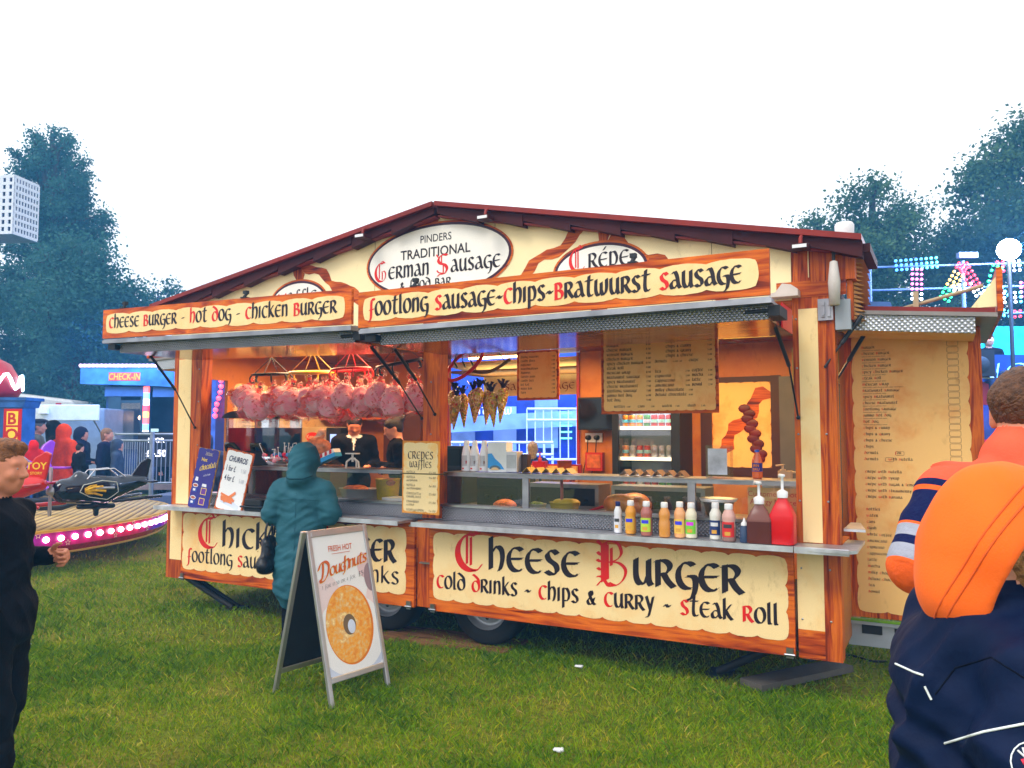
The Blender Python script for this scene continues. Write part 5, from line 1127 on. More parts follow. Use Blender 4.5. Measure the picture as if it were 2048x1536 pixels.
# --- sauce bottles along the counter
CLEARP = film('clear squeezy plastic', (.85, .82, .78), .35, .25)
def bottle(label, x, y, h, r, c, cap=WHITE, lab=None, kind='squeeze', fill=1., labc=None, top=None):
    t = thing('sauce_bottle', (x, y, .953), label, 'sauce bottle', 'sauce bottles on the counter'); OFF[t.name] = (0, 0, 0)
    bm_ = plain('sauce ' + label.split()[0] + ' ' + label.split()[1], c, .3, var=.05, spec=.6)
    if kind == 'squeeze':
        body_ = [(0, 0), (r * .92, 0), (r, .008), (r, h * .42), (r * .88, h * .5), (r, h * .6), (r * .98, h * .7), (r * .6, h * .83), (r * .56, h * .86)]
        m = MB(); m.lathe(body_ + [(0, h * .86)], n=20); bo = m.build('bottle', bm_, t)
        if top is not None:
            m = MB(); k = [p for p in body_ if p[1] <= h * top] + [(r, h * top), (0, h * top)]; m.lathe([(p[0] + .0012 if p[0] else 0, p[1]) for p in k], n=20); m.build('contents', plain('contents ' + label.split()[0] + label.split()[1], labc if top < 0 else tuple(v * .45 for v in c), .3), bo)
        m = MB(); m.lathe([(r * .6, h * .845), (r * .64, h * .86), (r * .62, h * .97), (r * .55, h), (0, h)], n=18); m.build('cap', cap, t)
    if lab:
        m = MB(); n_ = 10; z0, z1 = h * .12, h * .52
        for k in range(n_):
            a0, a1 = R(-150 + 120 * k / n_), R(-150 + 120 * (k + 1) / n_); q = lambda a, z, e=.0015: ((r + e) * math.cos(a), (r + e) * math.sin(a), z)
            m.quad(q(a0, z0), q(a1, z0), q(a1, z1), q(a0, z1), 0)
            if 2 <= k <= 7: m.quad(q(a0, h * .36, .0025), q(a1, h * .36, .0025), q(a1, h * .46, .0025), q(a0, h * .46, .0025), 1)
            if 3 <= k <= 6: m.quad(q(a0, h * .16, .0025), q(a1, h * .16, .0025), q(a1, h * .26, .0025), q(a0, h * .26, .0025), 2)
        m.build('label_sticker', [plain('sticker %.2f %.2f %.2f' % lab, lab, .4, var=.05), plain('sticker mark %.2f' % lab[0], tuple(.05 if v > .3 else .7 for v in lab), .4, var=0), plain('sticker spot', (.7, .35, .05), .4, var=0)], t)
    return t
bottle('white slim bottle with navy cap, first from the left on the counter', -1.92, -.09, .205, .026, (.75, .75, .78), plain('navy cap', (.01, .02, .12), .4), (.7, .7, .76))
bottle('mustard orange bottle with white cap between the slim white and the green-labelled bottle', -1.83, -.095, .215, .035, (.8, .33, .02), lab=(.75, .42, .04))
bottle('purplish relish bottle with lime green label on the counter', -1.71, -.13, .217, .037, (.42, .13, .1), lab=(.5, .7, .05))
bottle('plain amber bottle without label beside the purplish relish', -1.585, -.15, .217, .035, (.7, .29, .05))
bottle('peach sauce bottle with yellow label touching the mayonnaise', -1.495, -.12, .222, .035, (.85, .4, .16), lab=(.85, .55, .1))
bottle('pale cream bottle with green sticker touching the peach sauce', -1.425, -.11, .218, .036, (.78, .72, .52), lab=(.2, .6, .05))
bottle('white mayonnaise bottle with navy blue label, taller half', -1.275, -.10, .225, .036, (.76, .74, .66), lab=(.02, .04, .16))
bottle('pinkish half-empty bottle with red label beside the blue dropper', -1.18, -.155, .225, .04, (.68, .38, .32), lab=(.7, .03, .03), top=.38)
t = thing('sauce_bottle', (-1.085, -.17, .953), 'small dark blue dropper bottle with white nozzle', 'sauce bottle', 'sauce bottles on the counter'); OFF[t.name] = (0, 0, 0)
m = MB(); m.lathe([(0, 0), (.026, 0), (.027, .005), (.027, .085), (.018, .1), (.016, .105), (0, .105)], n=16); m.build('bottle', plain('dark blue translucent', (.04, .07, .14), .2), t); m = MB(); m.lathe([(.02, .1), (.02, .115), (.01, .122), (.004, .145), (0, .146)], n=14); m.build('cap', WHITE, t)
def jug(label, x, y, c, w_, h, ph, cl, yaw):
    t = thing('sauce_dispenser', (x, y, .953), label, 'sauce dispenser', 'pump sauce jugs on the counter'); OFF[t.name] = (0, 0, 0)
    m = MB(); T = Matrix.Rotation(R(yaw), 4, 'Z'); m.T = T; lv = [(0, .9), (.006, 1), (h * .58, 1), (h * .62, .98), (h * .82, .66), (h * .95, .36), (h, .34)]
    rings = [[(px * k, py * k, z) for px, py in rrect(-w_, -w_ * .8, w_, w_ * .8, .02, 3)] for z, k in lv]; n_ = len(rings[0]); vs = [p for r_ in rings for p in r_]; m.smooth = True
    m.add(vs, [(i * n_ + j, i * n_ + (j + 1) % n_, (i + 1) * n_ + (j + 1) % n_, (i + 1) * n_ + j) for i in range(len(lv) - 1) for j in range(n_)] + [tuple(range((len(lv) - 1) * n_, len(lv) * n_))]); m.build('jug', c, t)
    if cl:
        m = MB(); m.T = T; lv2 = [(.004, 1.012), (h * .55, 1.012), (h * .551, .0)]; rings = [[(px * k, py * k, z) for px, py in rrect(-w_, -w_ * .8, w_, w_ * .8, .02, 3)] for z, k in lv2]; vs = [p for r_ in rings for p in r_]
        m.add(vs, [(i * n_ + j, i * n_ + (j + 1) % n_, (i + 1) * n_ + (j + 1) % n_, (i + 1) * n_ + j) for i in range(2) for j in range(n_)]); m.build('contents', cl, t)
    m = MB(); m.lathe([(.03, h - .004), (.032, h + .03), (.02, h + .038), (.008, h + .045), (.008, ph - .02), (.018, ph - .014), (.016, ph - .002), (0, ph)], n=14)
    m.T = T @ Matrix.Rotation(R(-60), 4, 'Z'); m.tube([(0, 0, ph - .01), (-.05, 0, ph - .008), (-.065, 0, ph - .022)], [.011, .009, .006], 8); m.build('pump', WHITE, t)
    return t
jug('brown sauce gallon jug of clear plastic with white pump', -1.0, -.15, plain('brown sauce plastic', (.2, .07, .05), .25), .07, .235, .365, plain('dark brown sauce', (.1, .022, .015), .25), 8)
jug('solid red ketchup jug with white pump, last on the right', -.868, -.13, plain('ketchup red plastic', (.72, .008, .008), .3), .07, .275, .41, None, -4)
# --- on the screen shelf
for i, (x, c) in enumerate(((-3.275, (.7, .02, .02)), (-3.2, (.25, .12, .06)), (-3.115, (.25, .08, .03)))):
    t = thing('milk_bottle', (x, .2, 1.316), ('white plastic milkshake bottle with red heart, nearest the crepes board', 'white plastic milkshake bottle in the middle of three', 'white plastic milkshake bottle beside the drip-painted carton')[i], 'milk bottle', 'milkshake bottles'); OFF[t.name] = (0, 0, 0)
    m = MB(); m.lathe([(0, 0), (.036, 0), (.038, .006), (.037, .125), (.03, .165), (.021, .195), (.02, .2)], n=20); m.build('bottle', WHITE, t)
    m = MB(); m.lathe([(.021, .2), (.022, .203), (.021, .23), (.018, .234), (0, .235)], n=18); m.build('cap', WHITE, t)
    m = MB(); m.T = Matrix.Rotation(R(0), 4, 'Z')
    for k in range(8):
        a0, a1 = R(-125 + 9 * k), R(-125 + 9 * (k + 1)); q = lambda a, z, e=.0012: (.038 * math.cos(a) + e * math.cos(a), .038 * math.sin(a) + e * math.sin(a), z)
        m.quad(q(a0, .04), q(a1, .04), q(a1, .12), q(a0, .12), 0)
        if k in (1, 2, 3): m.quad(q(a0, .015), q(a1, .015), q(a1, .026), q(a0, .026), 1)
        if k in (6, 7): m.quad(q(a0, .055 + .006 * (k - 6)), q(a1, .055), q(a1, .08), q(a0, .08), 2)
    m.build('label_sticker', [plain('grey sticker', (.5, .5, .52), .4, var=.1), RED, plain('spot %d' % i, c, .4, var=0)], t)
t = thing('carton', (-2.97, .2, 1.316), 'white carton with a sky blue painted swoop and burger picture on the shelf', 'carton'); OFF[t.name] = (0, 0, 0)
m = MB(); m.box((-.085, -.05, 0), (.075, .05, .225)); o = m.build('carton_body', plain('scuffed white card', (.72, .74, .72), .6, var=.1), t)
m = MB(); m.poly([(-.084, -.0515, .03), (.06, -.0515, .02), (.03, -.0515, .06), (-.02, -.0515, .1), (-.05, -.0515, .14), (-.084, -.0515, .135)], 0); m.poly([(-.02 + .05 * math.cos(a), -.053, .02 + .03 * math.sin(a)) for a in np.linspace(0, 3.14, 12)], 1); m.poly([(-.02 + .035 * math.cos(a), -.0545, .015 + .02 * math.sin(a)) for a in np.linspace(0, 3.14, 12)], 2)
m.build('printed_face', [plain('sky blue print', (.05, .32, .7), .5), plain('grey green print', (.1, .16, .2), .5), plain('bun print', (.75, .5, .25), .5)], o)
t = thing('napkin_dispenser', (-2.85, .2, 1.316), 'small brushed steel napkin dispenser beside the blue and white carton', 'napkin dispenser'); OFF[t.name] = (0, 0, 0)
m = MB(); m.box((-.05, -.05, 0), (.045, .05, .155)); m.build('casing', plain('scuffed grey metal', (.6, .6, .62), .4, .5), t, bevel=.006); m = MB(); m.box((-.04, -.053, .03), (.035, -.0505, .13)); m.build('face_plate', STEEL, t)
m = MB(); m.box((.046, -.02, .0), (.1, .05, .135)); tag(m.build('canister', plain('dark brown canister', (.06, .03, .02), .4), bevel=.008, origin=(0, 0, 0)), 'dark brown canister behind the napkin dispenser', 'canister').location = (-2.85, .23, 1.316)
def zig(x0, n, p, hgt, mat, label):
    m = MB()
    for i in range(n):
        m.quad((i * p, 0, 0), (i * p + p / 2, 0, hgt), (i * p + p / 2, .12, hgt), (i * p, .12, 0)); m.quad((i * p + p / 2, 0, hgt), (i * p + p, 0, 0), (i * p + p, .12, 0), (i * p + p / 2, .12, hgt))
    o = m.build('taco_rack', mat); o.location = (x0, .14, 1.3165); s = o.modifiers.new('thick', 'SOLIDIFY'); s.thickness = .003; tag(o, label, 'roll rack')
zig(-2.76, 5, .08, .04, plain('yellow steel rack', (.5, .34, .1), .35, .7), 'zigzag roll rack behind the rail, yellow, beside the napkin dispenser')
zig(-2.0, 6, .078, .04, plain('dull steel rack', (.3, .22, .18), .35, .8), 'zigzag roll rack below the drinks fridge')
m = MB(); m.box((-.08, -.04, 0), (.08, .04, .21)); m.mi = 1; m.box((-.065, -.0415, .02), (.06, -.0405, .19)); o = m.build('tip_box', [PERSPEX, plain('white slip', (.5, .52, .56), .5, var=.3, scale=12)]); o.location = (-1.32, .2, 1.316); tag(o, 'frosted clear box with white paper inside standing on the rail', 'clear box')
t = thing('drink_bottle', (-1.09, .26, 1.313), 'orange soda bottle with blue cap standing on the rail', 'drink bottle'); OFF[t.name] = (0, 0, 0)
m = MB(); m.lathe([(0, 0), (.03, 0), (.033, .01), (.033, .11), (.03, .125), (.014, .165), (.013, .17)], n=18); m.build('bottle', plain('orange soda', (.75, .13, .005), .12, spec=.8), t); m = MB(); m.lathe([(.015, .17), (.015, .185), (0, .186)], n=14); m.build('cap', plain('blue cap', (.02, .12, .6), .4), t)
m = MB(); m.lathe([(.0338, .045), (.0338, .1)], n=18); lb = m.build('label_sticker', plain('soda label blue', (.02, .03, .25), .4, var=0), t); m = MB(); m.T = Matrix.Translation((0, -.035, 0)); sans(m, 'IRN', 0, .076, .024, 0, .02); sans(m, 'BRU', 0, .052, .024, 0, .02); m.build('lettering', plain('label orange', (.85, .25, .02), .4, var=0), lb)
t = thing('soap_dispenser', (-.97, .6, 1.26), 'cream soap pump with curved handle behind the rail at the right', 'soap dispenser'); OFF[t.name] = (0, 0, 0)
m = MB(); m.box((-.05, -.03, 0), (.04, .03, .09), bev=.012); m.lathe([(.02, .09), (.02, .1), (.007, .105), (.007, .13), (.018, .132), (0, .136)], (-.02, 0, 0), 12); m.tube([(-.02, 0, .13), (-.065, -.01, .125)], .006, 6); m.tube([(.03, 0, .03), (.09, 0, .04), (.085, 0, .085), (.03, 0, .08)], .009, 6); m.build('pump_bottle', plain('cream plastic', (.6, .42, .22), .4), t)
m = MB(); m.box((-1.12, .55, 1.031), (-.85, .68, 1.258)); tag(m.build('worktop_box', STEEL, origin=(-1., .6, 1.03)), 'steel box under the soap dispenser', 'steel box')
t = thing('allergy_notice', (-.98, .17, 1.08), 'orange customer food allergy notice behind the glass at the right end', 'notice')
m = MB(); m.box((-1.135, .17, 1.08), (-.83, .176, 1.26)); o = m.build('board', cream_mat('orange notice card', (.8, .5, .2), (.85, .35, .05)), t); m = MB(); m.T = Matrix.Translation((0, .1695, 0)); sans(m, 'Customer Food', -.98, 1.205, .048, 0, .004); sans(m, 'Allergy Notice', -.98, 1.155, .048, 0, .004); m.build('lettering', plain('red notice print', (.6, .05, .02), .5, var=0), o)
# --- behind the glass on the worktop
def tub(label, cat, x, y, r, h, c, cont=None, sx=1., name='tub', z=1.03):
    t = thing(name, (x, y, z), label, cat); OFF[t.name] = (0, 0, 0)
    m = MB(); m.lathe([(0, 0), (r * .8, 0), (r * .84, .004), (r, h), (r * 1.05, h), (r * .96, h - .004), (r * .8, .01)], n=24, sx=sx); m.build('tub_body', c, t)
    if cont is not None:
        V, F, l = sdf_mesh([E((random.uniform(-.6, .6) * r, random.uniform(-.6, .6) * r, h * .85), (r * .45, r * .45, r * .3), 0, .02) for _ in range(5)], .012); np_mesh('contents', V, F, cont, t)
    return t
WPL = plain('cloudy white plastic', (.55, .53, .5), .3); SAL = plain('shredded lettuce', (.35, .42, .12), .7, var=.6, scale=60)
tub('white washing-up bowl of orange wrapped snacks behind the glass', 'bowl', -4.5, .42, .14, .1, WPL, plain('orange wrappers', (.65, .18, .03), .3, var=.5, scale=30), 1.4, 'bowl')
tub('bright yellow bucket behind the glass screen', 'bucket', -4.2, .42, .105, .19, plain('yellow bucket plastic', (.72, .52, .005), .35, var=.15, scale=30, bmp=.3, bscale=25), plain('mixed packets', (.4, .12, .1), .4, var=.7, scale=40), 1., 'bucket')
tub('green-white salad tub behind the glass beside the yellow sauce tub', 'tub', -2.66, .2, .065, .06, WPL, SAL); t = tub('clear tub of yellow mustard onions with a pink spoon', 'tub', -2.44, .2, .11, .08, plain('mustard tub', (.5, .36, .04), .25), plain('mustard', (.6, .42, .03), .4))
m = MB(); m.tube([(-.02, 0, .06), (-.015, -.02, .24)], .012, 8); m.build('spoon', plain('dusky pink spoon', (.35, .08, .09), .4), t)
for nm, lb, ct, x, y, sz, mt in (('foam_tray', 'white foam tray on the worktop beside the yellow bucket', 'tray', -3.98, .3, (.12, .1, .05), WHITE), ('bread_bag', 'orange bag of rolls on the worktop behind the glass', 'bread bag', -1.98, .3, (.2, .12, .12), plain('orange bread bag', (.55, .16, .03), .3, var=.4, scale=14)), ('salad_heap', 'heap of chopped orange carrot on the worktop behind the glass', 'salad', -2.98, .3, (.11, .09, .05), plain('chopped carrot', (.65, .14, .03), .5, var=.5, scale=60))):
    V, F, l = sdf_mesh([E((random.uniform(-.5, .5) * sz[0], random.uniform(-.4, .4) * sz[1], sz[2] * random.uniform(.3, .7)), (sz[0] * .5, sz[1] * .6, sz[2] * .5), 0, .02) for _ in range(7)], .012) if nm != 'foam_tray' else (None, None, None)
    if V is None: m = MB(); m.box((-sz[0], -sz[1], 0), (sz[0], sz[1], sz[2]), bev=.02); o = m.build(nm, mt)
    else: V[:, 2] -= V[:, 2].min(); o = np_mesh(nm, V, F, mt)
    o.location = (x, y, 1.03); tag(o, lb, ct)
m = MB(); m.tube([(0, 0, .01), (.14, .02, .06)], .007, 6); m.tube([(0, .02, .01), (.14, .035, .05)], .007, 6); o = m.build('tongs', plain('red tongs', (.5, .02, .03), .4)); o.location = (-2.3, .22, 1.03); tag(o, 'red tongs beside the mustard tub', 'tongs')
t = thing('frying_pan', (-1.33, .2, 1.03), 'black pan with white liner behind the glass near the allergy notice', 'pan'); OFF[t.name] = (0, 0, 0)
m = MB(); m.lathe([(0, .02), (.07, .02), (.1, .13), (.108, .135), (.096, .12), (0, .03)], n=22); m.build('pan_body', BLACK, t); m = MB(); m.lathe([(.1, .136), (.125, .15), (.112, .13)], n=22); m.build('liner', WHITE, t)
m = MB(); m.box((-.1, -.08, 0), (.1, .08, .03)); m.box((-.13, -.1, .03), (.13, .1, .045)); m.box((-.1, -.08, .045), (.1, .08, .1), bev=.02); o = m.build('serving_tray', BLACK, bevel=.008); o.location = (-5.13, -.13, .953); tag(o, 'black plastic serving tray beside the churros board', 'tray')
# gas hob / griddle block at the back of the worktop so the inside reads as a kitchen
for x0, x1, lb in ((-3.36, -2.95, 'black crepe hotplate cabinet behind the glass'), (-2.9, -2.3, 'steel bain-marie with grey front behind the glass'), (-2.2, -1.5, 'steel griddle with grey splashback behind the glass')):
    m = MB(); m.box((x0, .5, 1.031), (x1, .74, 1.22 if x0 > -3 else 1.25)); m.mi = 1; m.box((x0 + .03, .495, 1.06), (x1 - .03, .4995, 1.19)); m.mi = 0
    for k in range(3): m.lathe([(0, .47), (.016, .47), (.018, .4945)], (x0 + .1 + k * (x1 - x0 - .2) / 2, 0, 1.1), 10, axis='y', mi=1)
    tag(m.build('griddle', [plain('dull kitchen steel', (.25, .25, .25), .35, .8), DARK] if x0 > -3 else [DARK, BLACK], origin=((x0 + x1) / 2, .6, 1.03)), lb, 'griddle')
m = MB(); m.box((-3.78, .5, 1.031), (-3.5, .74, 1.5)); m.mi = 1; m.box((-3.76, .49, 1.34), (-3.52, .4995, 1.48)); tag(m.build('cash_till', [BLACK, plain('dark screen', (.01, .01, .015), .1)], origin=(-3.6, .6, 1.03)), 'black cash till beside the middle post', 'till')
m = MB()
for x, y, dx in ((-.045, 0, -.07), (.045, 0, .07), (0, .05, 0)): m.tube([(x * .3, y * .5, .08), (dx * .9, y, .05), (dx, y, 0)], .008, 6)
m.tube([(0, 0, .05), (0, 0, .115)], .009, 8); m.box((-.055, -.03, .115), (.055, .03, .125)); o = m.build('potato_cutter', plain('white enamelled metal', (.6, .58, .55), .35)); o.location = (-4.42, .22, 1.316); tag(o, 'white three-legged press with flat top standing on the rail', 'press')
# striped box with bagged snacks
t = thing('striped_box', (-4.8, .32, 1.316), 'tilted blue box with red and white stripes holding bagged doughnuts', 'striped box'); t.rotation_euler = (0, R(-22), R(12)); OFF[t.name] = (0, 0, 0)
m = MB(); m.box((-.15, -.06, .04), (.15, .06, .075)); m.mi = 1; m.box((-.15, -.06, .076), (.15, .06, .11)); m.build('box_body', [plain('sky blue card', (.03, .3, .6), .5), WHITE], t)
m = MB()
for k in range(6): m.quad((-.14 + k * .048, -.0615, .077), (-.115 + k * .048, -.0615, .077), (-.105 + k * .048, -.0615, .109), (-.13 + k * .048, -.0615, .109))
m.build('red_stripe', plain('red card stripe', (.6, .02, .02), .5), t)
V, F, l = sdf_mesh([E((-.05, 0, .19), (.1, .06, .09), 0, .03), E((.04, 0, .17), (.07, .05, .06), 0, .03), C((-.08, 0, .24), (.08, 0, .26), .03, .012, 0, .03)], .012); np_mesh('snack_bag', V, F, plain('amber snack bag', (.5, .16, .06), .2, var=.5, scale=25), t)
# lolly holder
t = thing('lolly_stand', (-5.28, .3, 1.31), 'clear bowl of wrapped red and blue lollies with white sticks upright', 'lolly stand'); OFF[t.name] = (0, 0, 0)
m = MB(); m.lathe([(0, 0), (.12, 0), (.2, .09), (.203, .09), (.125, -.003), (0, -.003)], n=24); m.build('bowl', PERSPEX, t)
rd = random.Random(5)
for i in range(26):
    a, r_ = rd.uniform(0, 6.28), .19 * math.sqrt(rd.random()); c = (r_ * math.cos(a), r_ * math.sin(a), .05 + rd.uniform(0, .06)); m = MB(); m.ball(c, .02, 6); m.mi = 1
    if i % 2: m.tube([c, (c[0] * 1.25 + rd.uniform(-.02, .02), c[1] * 1.2, c[2] + .1)], .003, 5); m.lathe([(0, c[2] + .1), (.008, c[2] + .1), (.008, c[2] + .106), (0, c[2] + .107)], (c[0] * 1.25, c[1] * 1.2, 0), 8)
    m.build('lolly', [[plain('red lolly wrapper', (.6, .01, .05), .15), plain('blue lolly wrapper', (.08, .25, .6), .15), plain('pink lolly wrapper', (.75, .25, .3), .15)][i % 3], WHITE], t)
# slush machine
t = thing('slush_machine', (-5.86, .55, 1.03), 'slush machine with a red tank and a blue tank under a domed black lid', 'slush machine')
m = MB(); m.box((-6.15, .4, 1.03), (-5.53, .85, 1.44), bev=.03); m.build('base_cabinet', BLACK, t)
for x0, x1, c, nm in ((-6.17, -5.80, (.55, .005, .004), 'red slush'), (-5.79, -5.50, (.004, .05, .16), 'blue slush')):
    m = MB(); m.prism(rrect(x0 + .01, .39, x1 - .01, .8, .07, 5), 1.441, 1.66); m.build('slush_fill', plain(nm, c, .3, var=.15, scale=12), t)
    m = MB(); m.prism(rrect(x0, .38, x1, .81, .08, 5), 1.44, 1.76); m.build('tank', PERSPEX, t)
    m = MB(); cx_ = (x0 + x1) / 2; m.prism([(x0 - .005 + (x1 - x0 + .01) * i / 14, 1.762 + .06 * math.sin(math.pi * i / 14) ** .6) for i in range(15)][::-1] + [(x0 - .005, 1.755), (x1 + .005, 1.755)], .37, .82, axis='y'); m.build('tank_lid', BLACK, t)
    m = MB(); m.tube([(cx_ - .1, .37, 1.45), (cx_ - .07, .33, 1.5), (cx_ + .02, .33, 1.5), (cx_ + .05, .37, 1.44)], .025, 8); m.build('tap', plain('black tap with brass', (.05, .04, .015), .25, .5), t)
# coffee machine, popcorn bag, kitchen shelf
t = thing('coffee_machine', (-6.0, 1.6, 1.03), 'cream coffee machine with red maker badge and dark screen panel', 'coffee machine')
m = MB(); m.box((-6.34, 1.6, 1.03), (-5.95, 1.95, 1.68)); m.build('cabinet', plain('cream enamel', (.52, .4, .22), .4), t, bevel=.01)
m = MB(); m.box((-5.949, 1.6, 1.03), (-5.74, 1.9, 1.67)); m.build('control_panel', BLACK, t, bevel=.01); m = MB(); m.box((-5.88, 1.59, 1.38), (-5.8, 1.5995, 1.6)); m.build('screen', emis('pale blue screen', (.25, .4, .9), .9), t)
m = MB(); m.T = Matrix.Translation((0, 1.598, 0)); m.poly([(-6.14 + .1 * math.cos(a), -.001, 1.57 + .05 * math.sin(a)) for a in np.linspace(0, 6.1, 20)], 0); sans(m, 'Kenco', -6.14, 1.55, .065, 1, .01, out=.002); sans(m, 'MILLICANO', -6.12, 1.42, .045, 2, .0, out=.002); m.build('badge', [RED, plain('cream badge print', (.7, .6, .4), .5, var=0), INK], t)
V, F, l = sdf_mesh([E((0, 0, .12), (.12, .07, .13), 0, .02), C((-.02, 0, .2), (.03, 0, .3), .06, .04, 0, .04), E((.1, -.02, .08), (.07, .06, .07), 0, .03)], .014); lab = (np.abs(V[F].mean(1)[:, 2] - .16) < .045).astype(int)
o = np_mesh('popcorn_bag', V, F, [plain('clear popcorn bag', (.6, .4, .28), .2, var=.35, scale=30), plain('crimson band', (.55, .01, .06), .3)], fm=lab); o.location = (-5.15, .62, 1.315); tag(o, 'bag of popcorn with crimson band behind the lollies', 'popcorn bag')
m = MB(); m.box((-.35, -.12, 0), (.25, .12, .28)); o = m.build('storage_crate', plain('brown crate', (.12, .05, .02), .6)); o.location = (-5.2, .66, 1.03); tag(o, 'brown crate carrying the popcorn bag', 'crate')
m = MB(); m.box((-6.36, 1.95, 1.76), (-5.3, 2.24, 1.785)); o = m.build('wall_shelf', WH, origin=(-5.9, 2.1, 1.76)); tag(o, 'wooden shelf on the back wall behind the candy floss', 'shelf')
for i, x in enumerate((-6.25, -6.0, -5.72)): tub(('stack of cream paper bowls at the left of the back shelf', 'pale plastic food tub on the back shelf', 'clear catering tub with brown contents on the back shelf')[i], 'food tub', x, 2.07, .1, (.12, .1, .22)[i], [plain('cream card', (.6, .4, .18), .5), plain('buff plastic', (.5, .33, .2), .4), plain('brown clear tub', (.3, .13, .05), .3)][i], None, 1, 'food_tub', 1.785)
t = thing('wall_panel', (-5.3, 2.24, 1.5), 'dark wooden cupboard with round vent on the back wall', 'cupboard'); m = MB(); m.box((-5.55, 2.1, 1.3), (-5.05, 2.255, 2.0)); m.build('cupboard_body', plain('dark cupboard', (.09, .025, .01), .4), t); m = MB(); m.lathe([(.05, 2.085), (.055, 2.0995), (.03, 2.0995), (.025, 2.08), (0, 2.08)], (-5.3, 0, 1.8), 18, axis='y'); m.build('vent', STEEL, t)
# --- TV, sockets, box on the wall, fridge with cans
m = MB(); m.box((-3.19, 2.14, 1.64), (-2.72, 2.2, 1.96)); m.mi = 1; m.box((-3.175, 2.136, 1.655), (-2.735, 2.1395, 1.945)); tag(m.build('tv_screen', [BLACK, plain('black glass', (.006, .006, .008), .08, var=0)], origin=(-2.95, 2.2, 1.64)), 'blank black television on the back wall beside the fridge', 'television')
t = thing('wall_socket', (-3.05, 2.25, 1.55), 'double wall socket with two black plugs and cables under the television', 'socket'); m = MB(); m.box((-3.16, 2.247, 1.52), (-2.98, 2.2585, 1.61)); m.build('face_plate', WHITE, t)
for x in (-3.12, -3.03):
    m = MB(); m.lathe([(0, 2.2), (.022, 2.2), (.026, 2.246)], (x, 0, 1.565), 12, axis='y'); m.tube([(x, 2.22, 1.55), (x - .01, 2.22, 1.4), (x - .05, 2.23, 1.25), (x - .06, 2.24, 1.19)], .005, 6); m.build('plug', BLACK, t)
t = thing('wall_socket', (-2.78, 2.25, 1.4), 'single wall socket with a hanging cable next to the fridge', 'socket'); m = MB(); m.box((-2.83, 2.247, 1.36), (-2.74, 2.2585, 1.44)); m.build('face_plate', WHITE, t); m = MB(); m.lathe([(0, 2.2), (.022, 2.2), (.026, 2.246)], (-2.79, 0, 1.4), 12, axis='y'); m.tube([(-2.79, 2.22, 1.39), (-2.8, 2.22, 1.26), (-2.77, 2.22, 1.26), (-2.76, 2.23, 1.4), (-2.74, 2.24, 1.63)], .005, 6); m.build('plug', BLACK, t)
m = MB(); m.box((-3.14, 2.2, 1.24), (-2.96, 2.2585, 1.42)); m.mi = 1; m.box((-3.12, 2.195, 1.27), (-2.98, 2.1995, 1.40)); tag(m.build('first_aid_box', [plain('dark red box', (.4, .02, .01), .4), plain('faded orange label', (.45, .1, .02), .5, var=.4, scale=20)], origin=(-3.05, 2.25, 1.24)), 'dark red box with faded label on the back wall', 'red box')
m = MB(); m.box((-4.2, 2.2, 1.0), (-3.24, 2.239, 1.28)); o = m.build('inner_hatch_board', MENU, origin=(-3.7, 2.22, 1.0)); tag(o, 'orange parchment board with large black lettering inside the rear hatch', 'hatch board')
m = MB(); m.T = Matrix.Translation((0, 2.198, 0)) @ Matrix.Scale(-1, 4, (1, 0, 0)); letters(m, 'ne', 3.62, 1.09, .13, weight=.24, red=0); e_ = m.build('lettering', INK, o)
tub('white bucket with looped handle on the rear sill', 'bucket', -3.33, 2.12, .075, .13, plain('amber bucket', (.45, .12, .03), .4), None, 1, 'bucket', 1.21)
t = thing('sauce_jar', (-3.6, 2.12, 1.21), 'red pump jar standing on the rear sill', 'jar'); OFF[t.name] = (0, 0, 0); m = MB(); m.box((-.07, -.05, 0), (.07, .05, .12), bev=.02); m.lathe([(.02, .12), (.02, .15), (.008, .155), (.008, .2), (.02, .205), (0, .21)], n=12); m.build('jar_body', plain('deep red jar', (.3, .008, .008), .3), t)
m = MB(); m.box((-4.3, 2.02, 1.195), (-3.23, 2.24, 1.2095)); m.box((-4.28, 2.05, .4), (-4.2, 2.2, 1.195)); m.box((-3.33, 2.05, .4), (-3.25, 2.2, 1.195)); tag(m.build('rear_counter', WH, origin=(-3.7, 2.1, .4)), 'narrow wooden counter under the rear hatch', 'counter')
t = thing('drinks_fridge', (-2.4, 2.05, .4), 'black glass-fronted drinks fridge with three lit shelves of cans', 'drinks fridge')
m = MB()
for a, c in (((-2.72, 1.85, .41), (-2.66, 2.25, 2.0)), ((-2.16, 1.85, .41), (-2.08, 2.25, 2.0)), ((-2.659, 2.2, .41), (-2.161, 2.25, 2.0)), ((-2.659, 1.85, 1.9), (-2.161, 2.199, 2.0)), ((-2.659, 1.85, .41), (-2.161, 2.199, .9))): m.box(a, c)
m.build('cabinet', BLACK, t)
m = MB(); m.box((-2.655, 2.19, .91), (-2.165, 2.199, 1.89)); m.build('back_liner', plain('pale fridge liner', (.5, .52, .55), .4), t)
SHZ = (1.12, 1.38, 1.66)
for z in SHZ: m = MB(); m.box((-2.655, 1.9, z - .015), (-2.165, 2.185, z)); m.mi = 1; m.box((-2.655, 1.893, z - .02), (-2.165, 1.8995, z + .012)); m.build('shelf', [WHITE, emis('lit shelf edge', (1, .85, .55), 1.2)], t)
m = MB(); m.box((-2.65, 1.856, .92), (-2.17, 1.862, 1.89)); m.build('glass_door', GLASS, t)
arealamp('fridge_lamp', (-2.41, 1.95, 1.88), (.45, .1), 2.2, (.8, .9, 1))
cans = []
